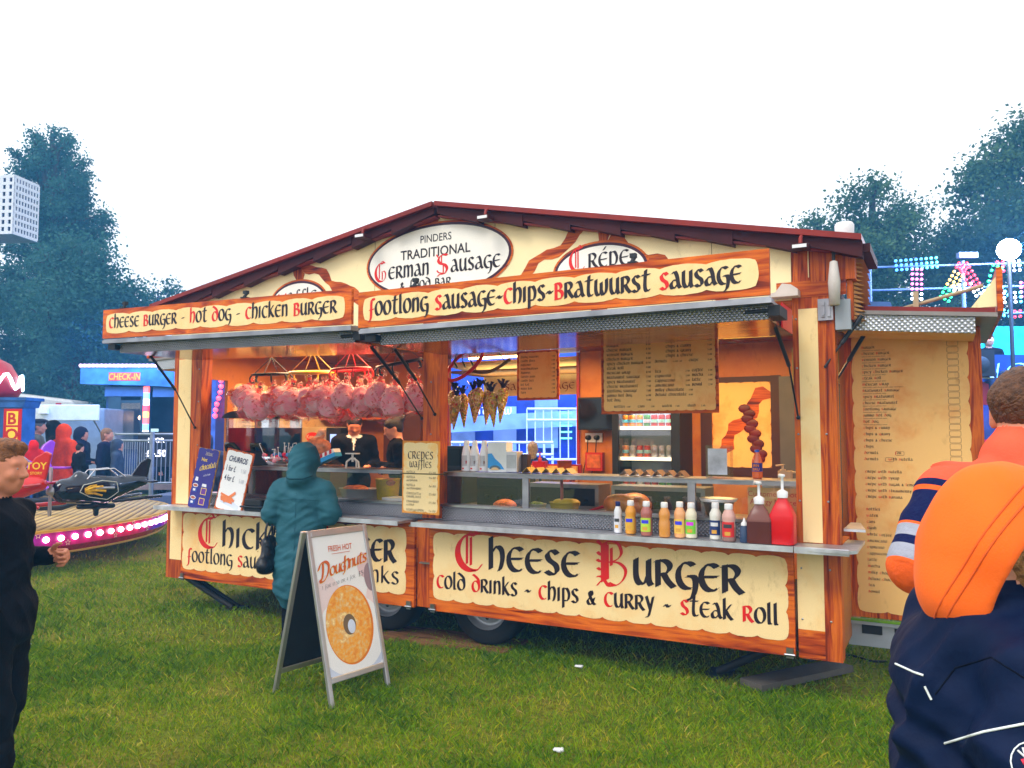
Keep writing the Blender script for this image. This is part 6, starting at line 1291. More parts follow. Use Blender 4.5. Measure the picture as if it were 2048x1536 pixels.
for ci, (nm, c) in enumerate((('red', (.5, .01, .015)), ('silver', (.55, .56, .6)), ('orange', (.75, .25, .02)), ('green', (.05, .25, .05)), ('crimson', (.35, .01, .05)))):
    cn = thing('drink_can', (0, 0, -5), 'x', 'drink can'); OFF[cn.name] = (0, 0, 0)
    m = MB(); m.lathe([(0, 0), (.024, 0), (.031, .008), (.031, .105), (.026, .115)], n=14); m.build('can_body', plain(nm + ' can', c, .25, .4, var=.25, scale=40), cn); m = MB(); m.lathe([(.026, .115), (.027, .117), (0, .1155)], n=14); m.build('can_lid', STEEL, cn); m = MB(); m.lathe([(.0313, .045), (.0313, .075)], n=14); m.build('can_band', plain(nm + ' band', tuple(min(1, .9 - v) for v in c), .4, var=.3, scale=60), cn); cans.append(cn)
used = set()
for zi, z in enumerate(SHZ):
    for k in range(7):
        ci = ((0, 0, 1, 4, 4, 3, 3), (2, 1, 0, 0, 1, 1, 1), (2, 2, 2, 3, 0, 0, 0))[zi][k]; x = -2.625 + k * .07; nm = ('red', 'silver', 'orange', 'green', 'crimson')[ci]
        lab_ = nm + ' drink can on the ' + ('lowest', 'middle', 'top')[zi] + ' shelf of the fridge'
        if ci not in used: o = cans[ci]; used.add(ci); o.location = (x, 1.95, z)
        else: o = dup(cans[ci], (x, 1.95, z))
        o['label'] = lab_; o['group'] = nm + ' cans on the ' + ('lowest', 'middle', 'top') [zi] + ' fridge shelf'
# --- candy floss bags on hanging rings, cones of sweets
def ring(label, c, r, mat, tilt, hooks, chain_to, rt=.012):
    t = thing('hanging_ring', c, label, 'hanging ring', 'hanging rings'); OFF[t.name] = (0, 0, 0)
    T = Matrix(Euler((R(tilt[0]), R(tilt[1]), 0)).to_matrix()).to_4x4(); m = MB(); m.T = T
    m.tube([(r * math.cos(2 * math.pi * i / 28), r * math.sin(2 * math.pi * i / 28), 0) for i in range(28)], rt, 8, closed=True); m.build('hoop', mat, t)
    for k in range(hooks):
        a = 2 * math.pi * k / hooks; m = MB(); m.T = T; x, y = r * math.cos(a), r * math.sin(a); m.tube([(x, y, 0), (x * 1.12, y * 1.12, -.03), (x * 1.12, y * 1.12, -.065), (x * 1.0, y * 1.0, -.07)], .008, 5); m.build('peg', mat, t)
    for k in range(4):
        a = 2 * math.pi * k / 4 + .4; m = MB(); m.tube([T @ Vector((r * math.cos(a), r * math.sin(a), .005)), (0, 0, chain_to)], .004, 5); m.build('chain', mat, t)
    m = MB(); m.tube([(0, 0, chain_to), (0, 0, 2.425 - c[2])], .006, 5); m.build('hook', STEEL, t)
    return t
YEL = plain('yellow plastic', (.6, .38, .02), .4); REDP = plain('red plastic', (.6, .015, .01), .35); GRNB = plain('dark green and black', (.02, .03, .02), .5)
RC = [(-5.56, .4, 2.16), (-5.05, .4, 2.16), (-4.6, .4, 2.17), (-4.06, .38, 2.2)]
ring('black hoop with pegs holding the leftmost candy floss bunch', RC[0], .17, BLACK, (4, 0), 8, .16); ring('yellow hoop holding candy floss bags', RC[1], .2, YEL, (6, 3), 6, .2); ring('red hoop holding candy floss bags behind green ties', RC[2], .17, REDP, (3, -2), 8, .18); ring('black tilted hoop with long pegs beside the middle post', RC[3], .19, BLACK, (10, -7), 10, .17)
fl_m, nt, b_ = new_mat('candy floss'); b_.inputs['Roughness'].default_value = 1; b_.inputs['Sheen Weight'].default_value = .6
n = nd(nt, 'ShaderNodeTexNoise', i_Scale=9., i_Detail=8., i_Roughness=.7); nt.links.new(coords(nt), n.inputs['Vector']); nt.links.new(ramp(nt, n.outputs[0], [(.3, (.95, .1, .2)), (.5, (1, .32, .42)), (.66, (1, .72, .76))]), b_.inputs['Base Color']); bump(nt, b_, n.outputs[0], .8, .05)
b_.inputs['Subsurface Weight'].default_value = .3; b_.inputs['Subsurface Radius'].default_value = (.05, .02, .02); b_.inputs['Subsurface Scale'].default_value = 1
pf, nt, b_ = new_mat('printed clear bag'); b_.inputs['Roughness'].default_value = .09; b_.inputs['Coat Weight'].default_value = .5; b_.inputs['Specular IOR Level'].default_value = 1.
co = coords(nt); n = nd(nt, 'ShaderNodeTexNoise', i_Scale=11., i_Detail=5., i_Roughness=.6, i_Distortion=.6); nt.links.new(co, n.inputs['Vector']); n2 = nd(nt, 'ShaderNodeTexNoise', i_Scale=20., i_Detail=3., i_Distortion=2.5); nt.links.new(co, n2.inputs['Vector'])
pk = ramp(nt, n.outputs[0], [(.555, (0, 0, 0)), (.57, (1, 1, 1))]); mx = nd(nt, 'ShaderNodeMix', data_type='RGBA'); nt.links.new(pk, mx.inputs[0]); mx.inputs[6].default_value = (.95, .6, .62, 1); mx.inputs[7].default_value = (.8, .02, .006, 1); nt.links.new(mx.outputs[2], b_.inputs['Base Color'])
al = nd(nt, 'ShaderNodeMath', operation='MULTIPLY_ADD'); al.inputs[1].default_value = .7; al.inputs[2].default_value = .09; nt.links.new(pk, al.inputs[0]); nt.links.new(al.outputs[0], b_.inputs['Alpha']); bump(nt, b_, n2.outputs[0], .9, .03)
FB = []
for k in range(4):
    t = thing('candy_floss_bag', (0, 0, -8), 'x', 'candy floss bag'); OFF[t.name] = (0, 0, 0); rd = random.Random(40 + k)
    V, F, l = sdf_mesh([E((0, 0, -.27), (.105, .075, .1), 0, .03), E((rd.uniform(-.04, .04), 0, -.19), (.075, .06, .09), 0, .04), E((rd.uniform(-.05, .05), .02, -.32), (.08, .06, .06), 0, .04)], .014)
    for i in range(len(V)): V[i] += (V[i] - V3(0, 0, -.25)) * .12 * mnoise.noise(Vector(V[i] * 22 + k))
    np_mesh('floss', V, F, fl_m, t)
    V, F, l = sdf_mesh([C((0, 0, -.03), (0, 0, -.2), .016, .1, 0, .03, (1, .68, 1)), C((-.075, 0, -.2), (.075, 0, -.2), .05, .05, 0, .06), C((-.085, 0, -.32), (.085, 0, -.32), .065, .065, 0, .04), E((0, 0, -.26), (.13, .095, .12), 0, .03), C((-.14, 0, -.4), (.14, 0, -.4), .012, .012, 0, .05), C((0, 0, 0), (0, 0, -.04), .03, .012, 0, .01)], .013)
    for i in range(len(V)):
        a = math.atan2(V[i, 1], V[i, 0]); kz = max(0, min(1, (V[i, 2] + .3) / .3)); V[i, :2] *= 1 + .12 * kz * math.sin(a * 7 + k) + .10 * mnoise.noise(Vector(V[i] * 14 + k * 3))
    np_mesh('bag_film', V, F, pf, t)
    m = MB(); m.tube([(.014 * math.cos(a), .012 * math.sin(a), -.035) for a in np.linspace(0, 5.8, 9)], .005, 5, closed=True); m.build('tie', [GRNB, YEL, GRNB, BLACK][k], t)
    FB.append(t)
rd = random.Random(11); us = set(); nmr = ('leftmost black hoop', 'yellow hoop', 'red hoop', 'black hoop beside the middle post')
for ri, (cx, cy, cz) in enumerate(RC):
    nb = (9, 8, 9, 7)[ri]
    for k in range(nb):
        a = 2 * math.pi * k / nb + ri * .5; rr = (.17, .2, .17, .16)[ri]; sw = rd.uniform(.75, 1.1) * (.45 if ri == 3 else 1.15 if ri == 0 and math.cos(a) < 0 else .85)
        ki = (k + ri) % 4; loc = (cx + rr * math.cos(a), cy + rr * .9 * math.sin(a), cz - .04 - rd.uniform(0, .07)); outx = math.cos(a) * sw
        rot = (R(math.sin(a) * 26 * sw), R(-outx * 38), rd.uniform(0, 6.28) if False else rd.uniform(-1.2, 1.2))
        o = FB[ki] if ki not in us else dup(FB[ki]); us.add(ki); o.location = loc; o.rotation_euler = rot; s_ = rd.uniform(1.0, 1.2); o.scale = (s_ * 1.08, s_ * 1.08, s_ * .8)
        o['label'] = 'pink candy floss bag with red print on the ' + nmr[ri]; o['group'] = 'candy floss bags on the ' + nmr[ri]
# red loops and the bronze sweet-cone hanger
t = thing('hanging_ring', (-3.42, .4, 2.17), 'red hoop hanging nearly upright beside the sweet cones', 'hanging ring', 'hanging rings'); OFF[t.name] = (0, 0, 0)
T = Matrix.Rotation(R(-32), 4, 'Y') @ Matrix.Rotation(R(68), 4, 'X'); m = MB(); m.T = T; m.tube([(.2 * math.cos(a), .105 * math.sin(a), 0) for a in np.linspace(0, 6.06, 28)], .015, 8, closed=True); m.build('hoop', REDP, t)
m = MB(); m.T = Matrix.Identity(4)
for x in (-.1, -.02, .06): m.tube([(x, 0, .02), (-.03, 0, .25)], .004, 5); m.tube([(x, 0, .02), (x + .03, 0, -.03)], .008, 5)
m.build('chain', plain('green chain', (.05, .09, .03), .5), t)
t = thing('cone_hanger', (-3.2, .4, 2.08), 'bronze curved hanger on chains carrying cones of sweets', 'hanger'); OFF[t.name] = (0, 0, 0)
m = MB(); m.tube([(-.16 + .36 * i / 10, 0, .03 - .05 * math.sin(math.pi * i / 10) + .008 * i) for i in range(11)], .014, 8); m.build('bar', plain('bronze bar', (.2, .11, .03), .35, .6), t); m = MB(); m.tube([(-.12, 0, .02), (-.06, 0, .345)], .004, 5); m.tube([(.17, 0, .07), (-.04, 0, .345)], .004, 5); m.build('chain', plain('brass chain', (.3, .2, .05), .4, .6), t)
cm, nt, b_ = new_mat('mixed sweets in film'); vo = nd(nt, 'ShaderNodeTexVoronoi', i_Scale=62.); nt.links.new(coords(nt), vo.inputs['Vector']); sp_ = nd(nt, 'ShaderNodeSeparateColor'); nt.links.new(vo.outputs['Color'], sp_.inputs[0])
nt.links.new(ramp(nt, sp_.outputs[0], [(0, (.55, .2, .02)), (.3, (.75, .42, .08)), (.5, (.8, .55, .3)), (.65, (.5, .05, .02)), (.8, (.55, .5, .02)), (1, (.2, .08, .1))]), b_.inputs['Base Color']); b_.inputs['Roughness'].default_value = .15; bump(nt, b_, vo.outputs['Distance'], .8, .02)
cn = thing('sweet_cone', (0, 0, -9), 'x', 'sweet cone'); OFF[cn.name] = (0, 0, 0); m = MB(); m.lathe([(0, -.32), (.006, -.31), (.042, -.14), (.05, -.08), (.03, -.05), (.012, -.035)], n=14); m.build('cone', cm, cn)
FRL = plain('dark purple tie foil', (.02, .012, .05), .3); m = MB()
for k in range(7): a = 2 * math.pi * k / 7; m.smooth = False; m.add([(.008 * math.cos(a), .008 * math.sin(a), -.03), (.05 * math.cos(a - .35), .05 * math.sin(a - .35), .015 + .02 * (k % 2)), (.055 * math.cos(a + .2), .055 * math.sin(a + .2), .03)], [(0, 1, 2)])
m.lathe([(.014, -.045), (.016, -.03), (.03, -.0)], n=9); m.build('foil_tie', FRL, cn)
pos = [(-3.53, .42, 2.0), (-3.5, .5, 1.97), (-3.47, .36, 1.95), (-3.36, .44, 2.0), (-3.28, .4, 2.01), (-3.24, .48, 1.99), (-3.16, .38, 1.97), (-3.07, .42, 2.0)]
for i, p in enumerate(pos):
    o = cn if i == 0 else dup(cn); o.location = p; o.rotation_euler = (R(rd.uniform(-6, 6)), R(rd.uniform(-7, 7)), i); o['group'] = 'cones of mixed sweets'; o['label'] = 'clear cone of mixed sweets with dark purple tie hanging in the cluster'
# --- boards under the wheels, plank, litter, cable
pk_ = wood('scaffold board', (2, 20, 6), (.05, .02, .008), (.16, .07, .025), (.26, .12, .05), .8)
m = MB(); T = Matrix.Translation((-3.42, .2, 0)) @ Matrix.Rotation(R(4), 4, 'Z'); m.T = T; m.box((-.56, -.2, .004), (.56, .0, .03)); m.box((-.5, .01, .004), (.58, .2, .03)); tag(m.build('ground_board', pk_, origin=(-3.42, .2, 0)), 'brown wooden boards on the grass under the trailer wheels', 'board')
m = MB(); m.T = Matrix.Translation((-1.13, .1, 0)) @ Matrix.Rotation(R(58), 4, 'Z'); m.box((0, -.1, .02), (.85, .08, .06)); tag(m.build('timber_plank', plain('grey weathered plank', (.1, .085, .07), .85, bmp=.3), origin=(-.9, .4, 0)), 'grey weathered plank on the grass under the right end of the trailer', 'plank')
for i, (x, y, lb) in enumerate(((-2.24, -.03, 'white scrap of paper on the grass in front of the trailer'), (-1.75, -1.39, 'crumpled white wrapper on the grass, nearest the lens'), (-6.09, -1.48, 'white scrap of litter on the grass near the boy'))):
    V, F, l = sdf_mesh([E((0, 0, .018), (.026, .017, .009), 0, .01), E((.022, .008, .017), (.014, .015, .011), 0, .01)], .008); V += rng.normal(0, .002, V.shape); o = np_mesh('litter_scrap', V, F, PAPER); o.location = (x, y, .015); tag(o, lb, 'litter')
m = MB(); m.tube([(-.9, .9, .02), (-.66, 1.2, .02), (-.5, 1.1, .02), (-.3, 1.2, .02), (.2, 1.5, .02)], .009, 6); tag(m.build('power_cable', BLACK, origin=(-.5, 1.1, 0)), 'black cable lying on the grass under the end panel', 'cable')
# ------------------------------------------------------------ the field, the trees and the fair around
def at(a, f, z=0.):
    """a metres to the right and f metres ahead of where the photographer stands"""
    return (.878 * a - .479 * f, -5.07 + .479 * a + .878 * f, z)
HEAD = math.atan2(.479, .878)                       # heading of "to the right" in the world
gm, nt, b_ = new_mat('lawn soil and thatch')
n = nd(nt, 'ShaderNodeTexNoise', i_Scale=.9, i_Detail=8., i_Roughness=.65); nt.links.new(coords(nt), n.inputs['Vector']); n2 = nd(nt, 'ShaderNodeTexNoise', i_Scale=34., i_Detail=5.); nt.links.new(coords(nt), n2.inputs['Vector'])
mx = nd(nt, 'ShaderNodeMix', data_type='RGBA', blend_type='MULTIPLY'); mx.inputs[0].default_value = 1
nt.links.new(ramp(nt, n.outputs[0], [(.3, (.12, .18, .004)), (.5, (.19, .2, .01)), (.68, (.27, .2, .03))]), mx.inputs[6]); nt.links.new(ramp(nt, n2.outputs[0], [(.3, (.4, .42, .4)), (.65, (1, 1, 1))]), mx.inputs[7]); nt.links.new(mx.outputs[2], b_.inputs['Base Color']); b_.inputs['Roughness'].default_value = .95; b_.inputs['Specular IOR Level'].default_value = .1
bump(nt, b_, n2.outputs[0], .6, .05)
m = MB(); N_ = 24
for i in range(N_):
    a0, a1 = 2 * math.pi * i / N_, 2 * math.pi * (i + 1) / N_
    m.add([(0, 0, 0), (900 * math.cos(a0), 900 * math.sin(a0), 0), (900 * math.cos(a1), 900 * math.sin(a1), 0)], [(0, 1, 2)])
tag(m.build('ground', gm), kind='structure')
# grass blades: one soft lawn
bm_, nt, b_ = new_mat('grass blades')
at_ = nd(nt, 'ShaderNodeAttribute', attribute_name='tone'); nt.links.new(ramp(nt, at_.outputs['Fac'], [(0, (.035, .095, .001)), (.35, (.115, .23, .002)), (.65, (.25, .33, .003)), (.85, (.4, .34, .015)), (1, (.5, .36, .08))]), b_.inputs['Base Color']); b_.inputs['Roughness'].default_value = .7; b_.inputs['Specular IOR Level'].default_value = .06
def lawn(n, f0, f1, hmin, hmax, wid, seed):
    g = np.random.default_rng(seed)
    f = np.sqrt(g.random(n) * (f1 ** 2 - f0 ** 2) + f0 ** 2); a = (g.random(n) * 2 - 1) * (.92 * f + .4)
    x = .878 * a - .479 * f; y = -5.07 + .479 * a + .878 * f
    p1 = np.sin(x * 1.9 + 1.3 * np.sin(y * 1.1)) * np.sin(y * 2.3 + 1.1 * np.sin(x * 1.7)); p2 = np.sin(x * 7.1 + 2 * np.sin(y * 5)) * np.sin(y * 6.3 + np.sin(x * 9)); p3 = np.sin(x * 17 + 3 * np.sin(y * 13)) * np.sin(y * 15 + 2 * np.sin(x * 11))
    pat = .5 * p1 + .3 * p2 + .35 * p3
    under = (x > -6.6) & (x < -.4) & (y > .25) & (y < 2.4)
    keep = (g.random(n) < np.clip(.72 + .4 * pat, .2, 1)) & ~(under & (g.random(n) < .75))
    x, y, pat = x[keep], y[keep], pat[keep]; k = len(x)
    h = (hmin + (hmax - hmin) * g.random(k)) * (1 + .35 * pat); th = g.random(k) * 6.283; ln = g.normal(0, .55, (k, 2)) * h[:, None]
    dx, dy = np.cos(th) * wid, np.sin(th) * wid
    V = np.empty((k, 4, 3)); V[:, 0] = np.stack([x - dx, y - dy, np.zeros(k)], 1); V[:, 1] = np.stack([x + dx, y + dy, np.zeros(k)], 1)
    V[:, 2] = np.stack([x + ln[:, 0] * .45 + dx * .6, y + ln[:, 1] * .45 + dy * .6, h * .62], 1); V[:, 3] = np.stack([x + ln[:, 0], y + ln[:, 1], h], 1)
    F = np.arange(k * 4).reshape(k, 4)[:, [0, 1, 2, 3]]
    tone = np.clip(.42 - .3 * pat + g.normal(0, .16, k) + .35 * (g.random(k) < .08), 0, 1)
    return V.reshape(-1, 3), F, np.repeat(tone, 4)
parts_ = [lawn(225000, 3.0, 6.2, .018, .045, .0022, 1), lawn(145000, 5.6, 10., .02, .05, .0034, 2), lawn(80000, 9., 20., .03, .06, .007, 3)]
off = 0; VV = []; FF = []; TT = []
for V, F, t in parts_: VV.append(V); FF.append(F + off); TT.append(t); off += len(V)
go = np_mesh('grass', np.concatenate(VV), np.concatenate(FF), bm_, smooth=False); go.data.attributes.new('tone', 'FLOAT', 'POINT').data.foreach_set('value', np.concatenate(TT).astype(np.float32)); tag(go, kind='stuff')
# --- trees
def leafmat(name, dk, md, lt):
    m_, nt, b_ = new_mat(name); n = nd(nt, 'ShaderNodeTexNoise', i_Scale=.9, i_Detail=5.); nt.links.new(coords(nt), n.inputs['Vector']); nt.links.new(ramp(nt, n.outputs[0], [(.35, dk), (.5, md), (.66, lt)]), b_.inputs['Base Color']); b_.inputs['Roughness'].default_value = .6; b_.inputs['Specular IOR Level'].default_value = .2
    tr = nd(nt, 'ShaderNodeBsdfTranslucent'); tr.inputs[0].default_value = c4([v * 1.3 for v in lt]); ms = nd(nt, 'ShaderNodeMixShader'); ms.inputs[0].default_value = .25; nt.links.new(b_.outputs[0], ms.inputs[1]); nt.links.new(tr.outputs[0], ms.inputs[2]); nt.links.new(ms.outputs[0], nt.nodes['Material Output'].inputs[0]); return m_
LFL = leafmat('hazed green leaves', (.018, .075, .065), (.03, .12, .10), (.06, .18, .13)); LFR = leafmat('dark green leaves', (.016, .055, .024), (.035, .1, .04), (.08, .16, .055))  # blue haze of distance is mixed into the left trees' leaf colour
BARK = plain('grey brown bark', (.06, .045, .035), .9, var=.3, scale=3, bmp=.6, bscale=12)
def leaves(blobs, per, size, g, clump=.5, dens=1., core_=1.):
    P = []
    for (x, y, z, r) in blobs:
        nc = max(8, int(per * 6.5 * r * r)); d = g.normal(0, 1, (nc, 3)); d /= np.linalg.norm(d, axis=1)[:, None]; cc = np.array([x, y, z]) + d * (r * (.45 + .6 * g.random((nc, 1)) ** .6))
        nl = int(30 * dens); q = cc[:, None] + np.clip(g.normal(0, 1, (nc, nl, 3)), -1.7, 1.7) * (clump * (.45 + .6 * g.random((nc, 1, 1)))) * np.array([1, 1, .75]); P.append(q.reshape(-1, 3))
    P = np.concatenate(P); k = len(P); core = np.concatenate([np.array(b_[:3]) + g.normal(0, 1, (int((90 * b_[3] ** 2 + 12) * core_), 3)) * b_[3] * .33 for b_ in blobs]); P = np.concatenate([P, core]); kc = len(core); k += kc; u = g.normal(0, 1, (k, 3)); u /= np.linalg.norm(u, axis=1)[:, None]; v = np.cross(u, g.normal(0, 1, (k, 3))); v /= np.linalg.norm(v, axis=1)[:, None]
    s = size * .8 * (.6 + .8 * g.random((k, 1))); s[k - kc:] *= 1.9; V = np.stack([P - u * s * .5, P + v * s * .32, P + u * s * .5, P - v * s * .32], 1).reshape(-1, 3)
    return V, np.arange(k * 4).reshape(k, 4)
def tree(label, a, f, blobs, trunk_r, per, size, mat, seed, group, clump=.5, dens=1., lean=0., core_=1.):
    x0, y0, _ = at(a, f); t = thing('tree', (x0, y0, 0), label, 'tree', group); g = np.random.default_rng(seed); rd = random.Random(seed)
    bl = []
    for (da, df, z, r) in blobs: q = at(a + da, f + df); bl.append((q[0], q[1], z, r))
    V, F = leaves(bl, per, size, g, clump, dens, core_); V = V[np.repeat(V.reshape(-1, 4, 3)[:, :, 2].min(1) > .2, 4)]; np_mesh('crown', V, np.arange(len(V)).reshape(-1, 4), mat, t, smooth=False)
    zt = max(b_[2] for b_ in bl); m = MB(); m.tube([(x0, y0, 0), (x0 + .1, y0, zt * .3), (x0 + .05 + lean * .5, y0 + .1, zt * .65), (x0 + lean, y0, zt)], [trunk_r, trunk_r * .75, trunk_r * .45, trunk_r * .1], 9)
    for (x, y, z, r) in bl:
        zb = max(zt * .15, z - r * 1.2); m.tube([(x0 + .05, y0 + .05, zb * .85), ((x0 + x) / 2, (y0 + y) / 2, (zb + z) / 2 - .1), (x, y, z)], [trunk_r * .35, trunk_r * .22, trunk_r * .06], 6)
        for _ in range(4):
            d = Vector((rd.uniform(-1, 1), rd.uniform(-1, 1), rd.uniform(-.3, 1))).normalized() * r * .9; m.tube([(x, y, z - .3 * r), (x + d.x * .5, y + d.y * .5, z + d.z * .4), (x + d.x, y + d.y, z + d.z)], [trunk_r * .1, trunk_r * .06, trunk_r * .02], 5)
    m.build('trunk', BARK, t); return t
rd = random.Random(2)
TG = 'trees along the edge of the field'
bl = [(0, 0, 2.6 + i * 1.0, (.9 + .3 * math.sin(i)) * min(1, (14.5 - i) / 9)) for i in range(12)]
for i in range(62):                                     # upswept limbs of the tall tree
    h = 4.2 + 9.9 * i / 62 + rd.uniform(-.3, .3); k = (15.3 - h) / 10; an = rd.uniform(0, 6.28); rr = rd.uniform(.4, 1) * min(2.5, .7 + k * 2.4); bl += [(rr * math.cos(an), rr * math.sin(an), h, .35 + .35 * k), (rr * 1.18 * math.cos(an), rr * 1.18 * math.sin(an), h + .8, .26)]
bl += [(.2, 0, 14.7, .3), (-.6, 0, 14.4, .28), (.7, 0, 14.2, .3), (-.1, .2, 13.6, .5), (2.3, 0, 11.1, .4), (2.45, 0, 10.4, .35), (1.9, 0, 9.9, .5), (-1, 0, 13.2, .45), (1.1, 0, 13, .4)]
tree('tall thin-crowned tree with upswept limbs, the highest at the left', -20.1, 34, bl, .35, 17, .15, LFL, 3, TG, .26, .8, core_=.25)
def crown(rx, z0, z1, n, seed, rmin=.7, rmax=1.2, fy=.8):
    r_ = random.Random(seed); out = []
    for i in range(n):
        t = r_.random(); z = z0 + (z1 - z0) * t; k = math.sqrt(max(.05, 1 - (2 * t - .85) ** 2 / 1.4)); an = r_.uniform(0, 6.28); q = r_.uniform(.35, 1) * rx * k; out.append((q * math.cos(an), q * fy * math.sin(an), z, r_.uniform(rmin, rmax) * (.65 if t > .8 else 1)))
    return out
tree('broad leafy tree filling the left side below the tall thin one', -16.4, 30, crown(2.7, 1.6, 8.3, 30, 5) + [(-.5, 0, 8.6, .6), (.7, 0, 8.3, .6)], .4, 10, .17, LFL, 6, TG, .36, .85, core_=.4)
tree('smaller rounded tree just left of the trailer roof', -13.9, 31, crown(1.5, 1.5, 6.9, 16, 8, .5, .95) + [(.6, 0, 7.2, .4)], .25, 11, .16, LFL, 9, TG, .3, .8, core_=.3)
tree('leafy tree at the far left edge behind the light tower', -22.5, 31, crown(3.0, 1.5, 8.6, 24, 11), .35, 9, .17, LFL, 12, TG, .36, .85, core_=.4)
tree('low bushy tree behind the blue ride booth', -10.9, 29, crown(2.2, 1., 4.9, 16, 14), .2, 14, .18, LFL, 15, TG, .45, .95)
tree('low dense tree behind the white caravan', -16.8, 33, crown(3., .9, 5.2, 18, 17), .25, 13, .19, LFL, 18, TG, .5, .9)
tree('dark green domed tree rising behind the right end of the roof', 11.9, 26, crown(2.35, 2., 9.2, 34, 21, .6, 1.05) + [(.2, 0, 9.8, .5), (-.6, 0, 9.2, .6), (-1.9, 0, 8.3, .5), (1.3, 0, 8.9, .5), (-2.5, 0, 7., .4)], .35, 13, .15, LFR, 22, TG, .36, .95, core_=.9)
tree('large dark tree at the right edge above the lit letters', 17.6, 26, crown(3.2, 2., 10.6, 40, 24, .7, 1.15) + [(-2.6, 0, 9.6, .5), (-2.1, 0, 10.2, .4), (-.5, 0, 11.6, .6), (.6, 0, 12.2, .6), (0, 0, 10.9, .9), (-1, 0, 10.7, .8), (.9, 0, 11.3, .8), (-1.6, 0, 10.1, .8), (.3, 0, 11.7, .6)], .4, 14, .17, LFR, 25, TG, .42, .95)
g = np.random.default_rng(77); hb_ = []
for i in range(90):
    a = -75 + i * 1.7; q = at(a, 48 + 3 * math.sin(i)); hb_.append((q[0], q[1], rd.uniform(1, 3.2), rd.uniform(1.6, 2.4)))
V, F = leaves(hb_, 4, .4, g, 1., 1.); V[:, 2] = np.maximum(V[:, 2], .02); tag(np_mesh('treeline', V, F, LFR, smooth=False), kind='stuff')
# --- small carousel with ride planes
cx, cy = -12.54, .41; RD = 3.46
CR = thing('carousel', (cx, cy, 0), 'low round children\'s ride deck with planked top and pink lit bulb rim', 'carousel')
dk, nt, b_ = new_mat('planked tread deck'); wv = nd(nt, 'ShaderNodeTexWave', wave_type='BANDS', bands_direction='DIAGONAL', i_Scale=4.2, i_Distortion=.3); nt.links.new(coords(nt), wv.inputs['Vector']); nt.links.new(ramp(nt, wv.outputs['Fac'], [(.08, (.2, .1, .02)), (.2, (.5, .3, .06)), (.9, (.6, .38, .1))]), b_.inputs['Base Color']); b_.inputs['Roughness'].default_value = .5; bump(nt, b_, wv.outputs['Fac'], .4, .02)
m = MB(); m.lathe([(0, .47), (RD, .47), (RD, .50), (.0, .50)][::1], (cx, cy, 0), 72); m.build('deck', dk, CR)
GOLD = plain('gold trim paint', (.7, .36, .03), .4); m = MB(); m.lathe([(RD, .47), (RD + .03, .47), (RD + .03, .503), (RD, .503)], (cx, cy, 0), 72); m.lathe([(RD - .1, .2), (RD - .06, .2), (RD - .06, .225), (RD - .1, .225)], (cx, cy, 0), 72); m.build('deck_edge', GOLD, CR)
rm, nt, b_ = new_mat('magenta purple rim'); n = nd(nt, 'ShaderNodeTexNoise', i_Scale=.8, i_Detail=1.); nt.links.new(coords(nt), n.inputs['Vector']); nt.links.new(ramp(nt, n.outputs[0], [(.38, (.62, .005, .02)), (.48, (.5, .005, .14)), (.58, (.1, .01, .3))]), b_.inputs['Base Color']); b_.inputs['Roughness'].default_value = .25
m = MB(); m.lathe([(RD + .01, .30), (RD + .01, .469)], (cx, cy, 0), 72); m.build('rim_board', rm, CR)
m = MB(); m.lathe([(RD - .06, .226), (RD + .012, .299)], (cx, cy, 0), 72); m.build('rim_skirt', plain('red reflection skirt', (.6, .02, .04), .15, var=.3, scale=30), CR)  # red reflection on the slanting lip is put into its base colour
BULB = emis('pink white bulb', (1, .62, .8), 9, (1, .9, .95)); first = None; STARS = MB()
for i in range(46):
    an = -1.55 + i * .052
    if i in (16, 17): continue
    p = (cx + (RD + .02) * math.cos(an), cy + (RD + .02) * math.sin(an), .395)
    if first is None: m = MB(); m.ball(p, (.034, .034, .034), 6); first = m.build('bulb', BULB, CR); fp = p
    else: o = first.copy(); link(o, CR); o.location = (p[0] - fp[0], p[1] - fp[1], 0)
    if i % 2:
        z = .45 if i % 4 == 1 else .335; an2 = an + .026; q = []
        for k in range(11): r_ = .034 if k % 2 == 0 else .014; q.append((r_ * math.sin(k * math.pi / 5), r_ * math.cos(k * math.pi / 5)))
        STARS.T = frame_T((cx + (RD + .013) * math.cos(an2), cy + (RD + .013) * math.sin(an2), z), (-math.sin(an2), math.cos(an2), 0)); pen(STARS, q, .006, .006, 0, 0, (0, 0), 1, 1)
STARS.build('star', plain('pale gold star', (.8, .6, .4), .4), CR)
m = MB(); m.lathe([(0, .501), (.6, .501), (.55, 1.2), (.5, 2.4), (0, 2.4)], (cx - .2, cy, 0), 24); m.build('centre_drum', plain('painted centre drum', (.5, .04, .05), .4, var=.4, scale=3), CR)
m = MB(); m.box((cx + 1.2, cy - 2.2, .503), (cx + 2.5, cy - 1.3, .53)); m.mi = 1
for k in range(3): m.box((cx + 2.2, cy - 2.1 + k * .25, .531), (cx + 2.45, cy - 2.0 + k * .25, .54))
m.build('step_plate', [plain('grey step plate', (.12, .12, .14), .5), ALU], CR)
for k in range(5):
    an = -1.2 + k * .6; m = MB(); m.tube([(cx, cy, .62), (cx + 2.2 * math.cos(an), cy + 2.2 * math.sin(an), .6), (cx + 2.75 * math.cos(an), cy + 2.75 * math.sin(an), .8)], .05, 8); m.build('sweep_arm', DARK, CR)
